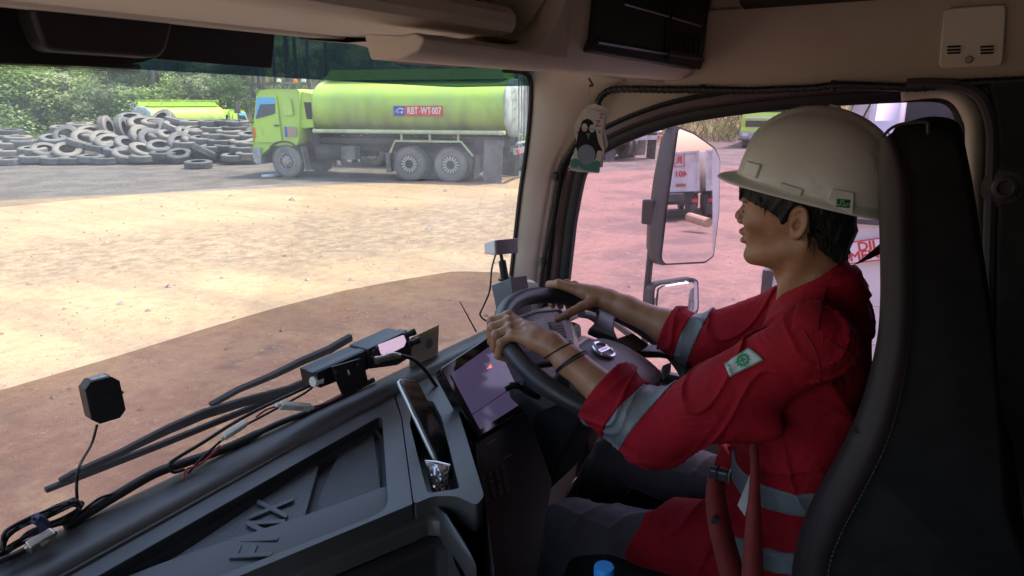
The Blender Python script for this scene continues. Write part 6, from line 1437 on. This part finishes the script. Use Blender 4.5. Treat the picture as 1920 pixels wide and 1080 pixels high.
def conn(name, u0, v0, u1, v1, y, w, h, m, label, cat):
    a, c = Yc(u0, v0, y), Yc(u1, v1, y); M = frame((a+c)/2, c-a, V(0, -.5, 1)); L_ = (c-a).length; R_ = thing(name, label, cat, (a+c)/2); R3 = M.to_3x3(); q = MB()
    q.box(V(0, 0, 0), (L_, w, h), R3); q.build('body', m, R_, bevel=.0022, segs=3); q = MB()
    q.box(R3 @ V(L_*.05, w*.1, h*.5), (L_*.3, w*.45, .0012), R3); q.build('latch', mat('latch_grey', (.4, .39, .36), .5), R_)
    q = MB(); q.tube([R3 @ V(-L_*.62, 0, 0), R3 @ V(-L_*.45, 0, 0)], h*.34, 8); q.build('wire_seal', m, R_); q = MB(); q.tube([R3 @ V(L_*.45, 0, 0), R3 @ V(L_*.6, 0, 0)], h*.34, 8); q.build('wire_seal', m, R_); return R_
conn('wire_connector', 525, 760, 581, 764, 1.0, .014, .012, WIREW, 'white plastic connector on the red wire beside the radio bracket', 'connector')
conn('wire_connector', 419, 820, 460, 794, 1.0, .013, .010, WIREW, 'small yellowish white connector lying on the black wires above the tray', 'connector')
conn('cable_joint', 52, 1028, 100, 1000, .985, .016, .014, MET, 'shiny metal cable connector at the left end of the dashboard', 'connector')
b = MB(); b.tube(spline([Yc(50, 1030, .985), Yc(30, 1040, .985), Yc(0, 1052, .985), Yc(-40, 1075, .985)], 4), .0045, 8); tag(b.build('cable', CABLE, angle=180), 'black cable running out of the metal connector', 'cable')
# wiper outside the glass
def OW(u, v, e=.035): return ws_hit(u, v)+V(0, e, 0)
WI = thing('wiper', 'dark windscreen wiper resting at the foot of the glass outside', 'wiper'); NAVY = mat('wiper_navy', (.014, .016, .026), .5, bump=.1, bscale=200)
def strip(pts, hw, th, name, m, par, e=.035):
    b = MB(); P = [OW(*p, e) for p in pts]; lo = []
    for i, p in enumerate(P):
        t = (P[min(i+1, len(P)-1)]-P[max(i-1, 0)]).normalized(); up2 = V(0, -.17, .98); up2 = (up2-t*up2.dot(t)).normalized(); n = t.cross(up2); w = hw[i]
        lo.append([p+up2*w+n*th, p+up2*w-n*th, p-up2*w-n*th, p-up2*w+n*th])
    b.loft(lo); return b.build(name, m, par, bevel=.0015)
strip([(103,930),(200,890),(320,842),(440,792),(560,742),(640,708)], [.004, .006, .006, .006, .006, .006], .005, 'rubber_blade', NAVY, WI, .033)
strip([(130,912),(155,898),(245,858),(330,815),(400,784),(470,762),(560,736),(640,700)], [.003, .004, .006, .009, .0105, .010, .009, .007], .005, 'blade_frame', NAVY, WI, .034)
strip([(428,772),(480,742),(540,716),(600,686),(650,664),(690,640)], [.004, .005, .006, .008, .009, .009], .007, 'arm', NAVY, WI, .06)
# two-way radio on its bracket
RD = thing('radio_unit', 'two-way radio with a small screen held by a black bracket on the dashboard', 'radio'); yR = .985
def RY(u, v, y=yR): return Yp(u, v, y)
def slab_px(pts, y, d, name, m, par, r_=.003, bv=.0015):
    b = MB(); b.prism(rpoly([RY(u, v, y) for u, v in pts], r_, 3), V(0, d, 0)); return b.build(name, m, par, bevel=bv)
RB = slab_px([(594,699),(670,664),(692,655),(694,690),(688,694),(600,728)], .990, .05, 'radio_body', BOXB, RD)
RH_ = slab_px([(690,655),(760,622),(772,640),(772,668),(745,685),(693,692)], .985, .055, 'radio_head', BOXB, RD)
slab_px([(586,699),(668,662),(692,652),(762,619),(766,623),(692,658),(670,667),(597,703)], .995, .018, 'top_cover', mat('cover_grey', (.05, .05, .053), .45), RD, .002)
slab_px([(709,647),(757,628),(762,640),(758,650),(722,668),(715,664)], .9835, .003, 'screen', mat('radio_screen', (.30, .24, .30), .25, emit=(.42, .30, .40), estr=.35), RH_)
for u, v in ((700, 658), (706, 652), (698, 668)): b = MB(); b.lathe([(.001, -.003), (.004, -.003), (.0045, 0)], RY(u, v, .984), 'Y', 14); b.build('key', mat('key_dark', (.03, .028, .033), .4), RH_)
for (u, v), (u2, v2), r_ in (((758, 630), (779, 621), .0085), ((766, 646), (787, 637), .0085)):
    a, c = RY(u, v, .98), RY(u2, v2, .965); b = MB(); b.tube([a, a.lerp(c, .3), a.lerp(c, .35), a.lerp(c, .6), a.lerp(c, .65), c], [r_, r_, r_*.8, r_*.8, r_*.95, r_*.9], 14); b.build('knob', BOXB, RH_, angle=40)
slab_px([(623,688),(677,672),(683,682),(692,722),(643,741),(634,720)], .9785, .004, 'bracket', BOXB, RD, .003, .001)
for u, v in ((629, 698), (668, 686)): b = MB(); b.lathe([(.001, -.002), (.003, -.003), (.0048, -.0015), (.005, .001)], RY(u, v, .9785), 'Y', 14); b.build('bolt', MET if False else BOXB, RD)
b = MB(); b.tube([RY(652, 694, .978), RY(655, 702, .978)], .0018, 6); b.build('bracket_slot', WIREW, RD)
b = MB(); a = RY(586, 716, 1.0); b.tube([a, RY(600, 712, 1.0)], [.010, .0115], 16); b.build('end_cap', WIREW, RD)
b = MB(); a, c = RY(703, 676, .972), RY(735, 667, .955); b.tube([a, a.lerp(c, .2), a.lerp(c, .22), a.lerp(c, .7), a.lerp(c, .72), c, RY(750, 666, .95)], [.009, .009, .0072, .0072, .0085, .0085, .005], 16); b.build('plug', MET, RD, angle=40)
b = MB(); b.tube(spline([RY(750, 666, .95), RY(775, 674, .94), RY(797, 694, .93), RY(815, 720, .92), RY(838, 752, .90), RY(852, 772, .87)], 6), .0042, 8); b.build('lead', CABLE, RD, angle=180)
b = MB(); hel = []; c0 = spline([RY(848, 765, .875), RY(862, 790, .86), RY(876, 822, .84), RY(886, 852, .82), RY(892, 868, .81)], 10)
Lc = 0
for i in range(len(c0)-1):
    d = (c0[i+1]-c0[i]); u_ = d.normalized().orthogonal().normalized(); w_ = d.normalized().cross(u_)
    for j in range(14): ph_ = (Lc+j/14)*2*pi*.55; hel.append(c0[i]+d*(j/14)+(u_*cos(ph_)+w_*sin(ph_))*.0055)
    Lc += 1
b.tube(hel, .0017, 5); tag(b.build('coiled_cord', CABLE, angle=180), 'black coiled cord hanging beside the touchscreen', 'cord')
HM = thing('hand_microphone', 'small grey hand microphone lying at the end of the coiled cord', 'microphone')
b = MB(); b.prism(rpoly([Yp(u, v, .80) for u, v in ((876,878),(884,868),(908,855),(920,858),(921,866),(898,882),(882,886))], .006, 4), V(0, .02, 0)); b.build('body', mat('mic_grey', (.10, .11, .13), .3), HM, bevel=.003)
b = MB(); b.lathe([(.001, -.0008), (.004, -.0008), (.0055, 0)], Yp(909, 862, .799), 'Y', 14); b.build('button', MET, HM)
# sticker card on the glass, code patch left out
ST = thing('sticker_card', 'yellow-topped sticker card with a grey disc standing behind the radio', 'sticker'); cps = [(823,609),(771,634),(768,690),(821,664)]
def CY(u, v, e=0): return Yp(u, v, 1.02-e)
b = MB(); b.prism([CY(*p) for p in cps], V(0, .002, 0)); b.build('card', mat('card_beige', (.30, .26, .20), .6), ST, smooth=False)
b = MB(); b.prism([CY(u, v, .0022) for u, v in ((822,612),(778,633),(777,641),(821,621))], V(0, .001, 0)); b.build('yellow_band', mat('band_yellow', (.36, .30, .06), .6), ST, smooth=False)
b = MB(); c_ = CY(806, 644, .0022); b.prism([c_+V(.0115*cos(a), 0, .0125*sin(a)) for a in np.linspace(0, 2*pi, 24, endpoint=False)], V(0, .001, 0)); b.build('grey_disc', mat('disc_grey', (.10, .095, .09), .6), ST, smooth=False)
# antenna, driver-monitoring camera on its post
b = MB(); b.tube([Yp(893, 622, 1.03), Yp(862, 565, 1.05)], [.0022, .0014], 8); tag(b.build('antenna', CABLE, angle=180), 'thin black stub antenna leaning at the foot of the windscreen', 'antenna')
DC = thing('cabin_camera', 'small silver camera on a black post and box beyond the steering wheel', 'camera'); dY = .985
c0_, c1_ = Dp(922, 537, 1.93), Dp(958, 520, 1.90); c2_ = Dp(990, 527, 1.95)
fr_l = [Dp(921,535,1.92), Dp(958,521,1.88), Dp(966,600,1.88), Dp(936,610,1.92)]; dp_ = (Dp(986,517,1.96)-Dp(958,521,1.88))
b = MB(); b.hexa([fr_l[3], fr_l[2], fr_l[2]+dp_+V(.012, 0, -.004), fr_l[3]+dp_], [fr_l[0], fr_l[1], fr_l[1]+dp_, fr_l[0]+dp_]); b.build('base_box', mat('base_grey', (.13, .14, .15), .4), DC, bevel=.002)
q5 = [fr_l[3], fr_l[2], fr_l[1], fr_l[0]]; rs_ = [fr_l[1], fr_l[1]+dp_, fr_l[2]+dp_+V(.012, 0, -.004), fr_l[2]]; nr_ = (rs_[1]-rs_[0]).cross(rs_[3]-rs_[0]).normalized(); nr_ = nr_ if nr_.dot(CAM-rs_[0]) > 0 else -nr_
b = MB(); b.prism([p+nr_*.0006 for p in rs_], nr_*.0015); b.build('shaded_side', BOXB, DC, smooth=False)  # dark sheet painting the shade on the base box's right face
b = MB(); a, c = Dp(947, 524, 1.92), Dp(939, 474, 1.90); b.tube([a, a.lerp(c, .08), a.lerp(c, .1), a.lerp(c, .7), a.lerp(c, .72), c], [.019, .019, .0115, .0105, .005, .005], 16); b.build('post', BOXB, DC, angle=40)
hd_ = [Dp(907,456,1.91), Dp(927,450,1.86), Dp(928,479,1.86), Dp(908,476,1.91)]; dh = Dp(971,448,1.91)-Dp(926,452,1.86)
dh_t = Dp(955,446,1.95)-Dp(908,456,1.90)
b = MB(); b.hexa([hd_[3], hd_[2], hd_[2]+dh, hd_[3]+dh], [hd_[0], hd_[1], hd_[1]+dh, hd_[0]+dh]); HB = b.build('camera_head', mat('cam_silver', (.48, .47, .46), .4), DC, bevel=.004, segs=3)
b = MB(); q4 = [hd_[1]+dh*.04, hd_[1]+dh*.97, hd_[2]+dh*.97, hd_[2]+dh*.04]; nf = (q4[1]-q4[0]).cross(q4[3]-q4[0]).normalized(); nf = nf if nf.dot(CAM-q4[0]) > 0 else -nf
b.prism(rpoly([p*.94+(sum(q4, Vector())/4)*.06+nf*.0005 for p in q4], .003, 3), nf*.001); b.build('front_glass', mat('cam_face', (.10, .075, .095), .25, coat=.3), HB)
b = MB(); b.tube(spline([Dp(929, 478, 1.90), Dp(922, 505, 1.88), Dp(918, 545, 1.87), Dp(906, 575, 1.86), Dp(900, 588, 1.86), Dp(904, 596, 1.86), Dp(912, 602, 1.86)], 6), .0026, 8); b.build('lead', CABLE, DC, angle=180)
b = MB(); b.prism(rpoly([Dp(u, v, 2.04) for u, v in ((985,528),(1008,530),(1009,545),(990,545))], .006, 3), V(.02, .03, 0)); b.build('pillar_foot', BEIGE, CAB, bevel=.004)
# phone and sweet wrapper in the pocket
tp, bt = Dp(747, 712, 1.315), Dp(826, 880, 1.245); PHN = thing('phone', 'smartphone in a dark case standing in the dashboard pocket', 'phone', bt)
ez_ = (tp-bt).normalized(); wv = (RT*.10+V(FW.x, FW.y, 0)*.9); wv = (wv-ez_*wv.dot(ez_)).normalized(); tv = ez_.cross(wv); R4 = frame((0, 0, 0), wv, ez_).to_3x3(); LN = (tp-bt).length
b = MB(); b.prism(rpoly([R4 @ V(x, y, -.0048) for x, y in ((-.006, -.02), (.064, -.02), (.064, LN), (-.006, LN))], .011, 5), R4 @ V(0, 0, .0096)); PB = b.build('case', mat('phone_frame', (.40, .40, .41), .3, metal=.7), PHN, bevel=.0028, segs=3)
for s_ in (-1, 1): b = MB(); b.prism(rpoly([R4 @ V(x, y, s_*.0049) for x, y in ((-.0035, -.018), (.0615, -.018), (.0615, LN-.0025), (-.0035, LN-.0025))], .009, 5), R4 @ V(0, 0, s_*.0006)); b.build('glass_face', GLOSSB, PB)
b = MB(); b.box(R4 @ V(-.0065, LN*.62, 0), (.0012, .022, .003), R4); b.build('side_button', MET, PB)
SWR = thing('sweet_wrapper', 'crumpled clear and silver wrapper tucked in the dashboard pocket', 'wrapper'); wr = random.Random(9); n_, m_ = 14, 12; lo = []
fl_, fr2, bl2, br2 = Dp(797, 864, 1.225), Dp(844, 872, 1.215), Dp(810, 924, 1.20), Dp(838, 924, 1.20)
for i in range(n_+1):
    t = i/n_; l = []
    for j in range(m_+1):
        s_ = j/m_; p = (fl_*(1-s_)+fr2*s_)*(1-t)+(bl2*(1-s_)+br2*s_)*t; l.append(p-FW*(.012*sin(pi*s_)*min(1, t*4)+wr.uniform(-.003, .003)*(t > .05)))
    lo.append(l)
b = MB(); b.loft(lo, closed_u=False, caps=False); b.build('foil', mat('foil', (.70, .68, .70), .16, metal=.75, col2=(.35, .33, .36), scale=60, col3=(.5, .25, .08), scale3=26, lo3=.6, hi3=.68), SWR, angle=25, solid=.0006)
b = MB(); b.tube([fl_, fl_.lerp(fr2, .5)+V(0, 0, .002), fr2], .0016, 6); b.build('crimped_edge', mat('foil_edge', (.75, .74, .74), .2, metal=.6), SWR)
# air freshener: two printed cards on a thread
AF = thing('air_freshener', 'penguin-shaped air freshener cards hanging on a thread from the header', 'air freshener'); aD = 1.62
CW = mat('card_white', (.70, .69, .66), .6); TEAL = mat('card_teal', (.10, .28, .26), .6); PINK = mat('card_plum', (.42, .10, .25), .6); PBLK = mat('print_black', (.012, .012, .014), .5)
an = V(-.80, -.60, 0).normalized(); aO = Dp(1100, 265, aD)
def AP(u, v, e=0): return Pl(u, v, aO, an)+an*e
outc = [(1080,322),(1068,317),(1071,296),(1076,288),(1081,262),(1077,250),(1078,234),(1085,220),(1096,208),(1110,204),(1120,209),(1133,212),(1134,224),(1130,240),(1128,256),(1132,270),(1134,282),(1127,298),(1124,325)]
def card(du, dv, e, nm):
    b = MB(); b.prism(rpoly([AP(u+du, v+dv, e) for u, v in outc], .004, 3), -an*.0012); return b.build(nm, CW, AF, smooth=False)
card(8, -10, -.012, 'back_card'); FC = card(0, 0, 0, 'front_card')
def pr(pts, m, nm, e=.0004, rnd=.004):
    b = MB(); b.prism(rpoly([AP(u, v, e) for u, v in pts], rnd, 4), an*.0003); return b.build(nm, m, FC, smooth=False)
def el(u, v, ru, rv, m, nm, e): return pr([(u+ru*cos(a), v+rv*sin(a)) for a in np.linspace(0, 2*pi, 22, endpoint=False)], m, nm, e, 0)
pr([(1070,298),(1124,306),(1123,323),(1069,316)], TEAL, 'teal_base')
pr([(1085,245),(1092,226),(1102,222),(1111,227),(1117,245),(1122,268),(1130,283),(1120,282),(1116,300),(1086,298),(1080,275),(1073,288),(1080,268)], PBLK, 'bird_print', .0004)
el(1096, 239, 5.5, 7.5, CW, 'eye_print', .0008); el(1110, 241, 5.5, 7.5, CW, 'eye_print', .0008)
for u in (1096, 1110):
    b = MB(); b.tube([AP(u-3.5, 241, .0013), AP(u, 243.5, .0013), AP(u+3.5, 241, .0013)], .0006, 4); b.build('eyelid_print', PBLK, FC)
pr([(1099,249),(1107,250),(1103,262)], TEAL, 'beak_print', .0008, .001)
el(1099, 290, 17, 19, mat('gel_window', (.30, .36, .50), .15, coat=.5), 'gel_window', .0008)
for u, v in ((1078, 304), (1118, 308)): el(u, v, 8, 7, TEAL, 'foot_print', .0012)
aex = (AP(1130, 265)-AP(1080, 265)).normalized()
for s_, u, v, z in (('z', 1083, 248, .010), ('Z', 1121, 232, .020), ('Z', 1127, 218, .016), ('z', 1124, 246, .014)): text_obj(s_, z, 'lettering', PINK, FC, AP(u, v, .0012), aex, V(0, 0, 1), .0002, bold=.0004)
text_obj('Stella', .017, 'lettering', CW, FC, AP(1079, 317, .001), aex+V(0, 0, -.12), V(0, 0, 1), .0002)
b = MB(); b.tube([AP(1101, 210, .001), AP(1108, 170, -.02), AP(1110, 158, -.03)], .0007, 5); b.tube([AP(1106, 205, -.012), AP(1110, 160, -.03)], .0006, 5); b.build('thread', mat('thread', (.5, .45, .38), .7), AF)
b = MB(); b.tube(spline([AP(1108, 146, -.03), AP(1112, 152, -.03), AP(1116, 160, -.03), AP(1109, 160, -.028)], 4), .0028, 6); b.build('hook', BROWNT, CAB)

# ================================================================== SEAT BELT, BOTTLE
BELT = mat('red_webbing', (.24, .022, .018), .7, col2=(.20, .018, .015), scale=30, bump=.5, bscale=500, bdist=.001); BELTD = mat('dark_webbing', (.06, .012, .014), .8, bump=.4, bscale=500, bdist=.001)
SB = thing('seat_belt', 'red seat belt across the driver lap with a black clip on it', 'seat belt')
def webbing(L_, R_2, name, m, par, th=.0016):
    b = MB(); b.loft([spline(L_, 5), spline(R_2, 5)], closed_u=False, caps=False); return b.build(name, m, par, angle=30, solid=th)
w1L = [Dp(u, v, d) for u, v, d in ((1328,890,1.30),(1323,930,1.29),(1328,985,1.275),(1340,1040,1.255),(1362,1130,1.235))]; w1R = [Dp(u, v, d) for u, v, d in ((1355,890,1.31),(1361,930,1.30),(1371,985,1.285),(1386,1040,1.265),(1412,1130,1.245))]
webbing(w1L, w1R, 'lap_strap', BELT, SB)
w2L = [Dp(u, v, d) for u, v, d in ((1402,760,1.32),(1404,838,1.30),(1407,880,1.285),(1400,960,1.265),(1393,1030,1.25),(1388,1120,1.235))]; w2R = [Dp(u, v, d) for u, v, d in ((1424,760,1.32),(1423,838,1.30),(1424,880,1.285),(1427,960,1.265),(1430,1030,1.25),(1432,1120,1.235))]
webbing(w2L, w2R, 'shoulder_strap', BELT, SB)
webbing([V(1.62, .165, 2.318), Xp(1592, 501, 1.70), Xp(1662, 447, 1.78)], [V(1.62, .165, 2.322), Xp(1590, 498, 1.70), Xp(1664, 470, 1.78)], 'upper_strap', BELTD, SB)
ca_, cb2 = Dp(1330, 884, 1.288), Dp(1368, 893, 1.272); M3 = frame((0, 0, 0), cb2-ca_, V(0, -.3, 1)).to_3x3(); cm = (ca_+cb2)/2
b = MB(); b.box(cm, ((cb2-ca_).length, .022, .018), M3); CL_ = b.build('clip', mat('clip_dark', (.035, .033, .042), .35), SB, bevel=.005, segs=3)
b = MB(); b.box(cb2, (.003, .022, .019), M3); b.build('clip_rim', mat('clip_metal', (.4, .36, .36), .3, metal=.8), CL_, bevel=.001)
b = MB(); b.box(cb2+M3 @ V(.001, 0, 0), (.003, .014, .011), M3); b.build('clip_slot', SEAL, CL_)
b = MB(); b.tube([cm+M3 @ V(-.004, y, z) for y, z in ((-.012, -.01), (-.012, .01), (.012, .01), (.012, -.01))], .002, 6, closed=True); b.build('clip_band', SEAL, CL_)
b = MB(); nb_ = -FW; b.lathe([(.001, .004), (.006, .004), (.0075, .002), (.0075, 0)], Dp(1340, 975, 1.275), 'Z', 18, frame((0, 0, 0), RT, UP).to_3x3()); b.build('stopper_button', mat('stopper', (.03, .03, .03), .4), SB)
b = MB(); P_ = [Dp(u, v, d) for u, v, d in ((1410,880,1.30),(1408,905,1.295),(1397,968,1.28),(1383,948,1.285))]; b.prism(P_, FW*.001); tag(b.build('paper_tag', mat('paper', (.55, .54, .55), .7), None, smooth=False), 'white paper tag tucked behind the red seat belt', 'tag')
BT = thing('bottle', 'water bottle with a bright blue cap at the bottom edge between the seats', 'bottle'); bc = Dp(1133, 1062, 1.05)
b = MB(); b.lathe([(.0145, 0), (.0155, -.002), (.0155, -.016), (.013, -.018)], bc, 'Z', 28); BC_ = b.build('cap', mat('cap_blue', (.02, .30, .75), .35), BT, angle=40)
b = MB(); b.lathe([(.012, -.016), (.012, -.03), (.034, -.07), (.034, -.22), (.001, -.22)], bc, 'Z', 28); b.build('bottle_body', mat('bottle_clear', (.35, .42, .46), .15), BT)
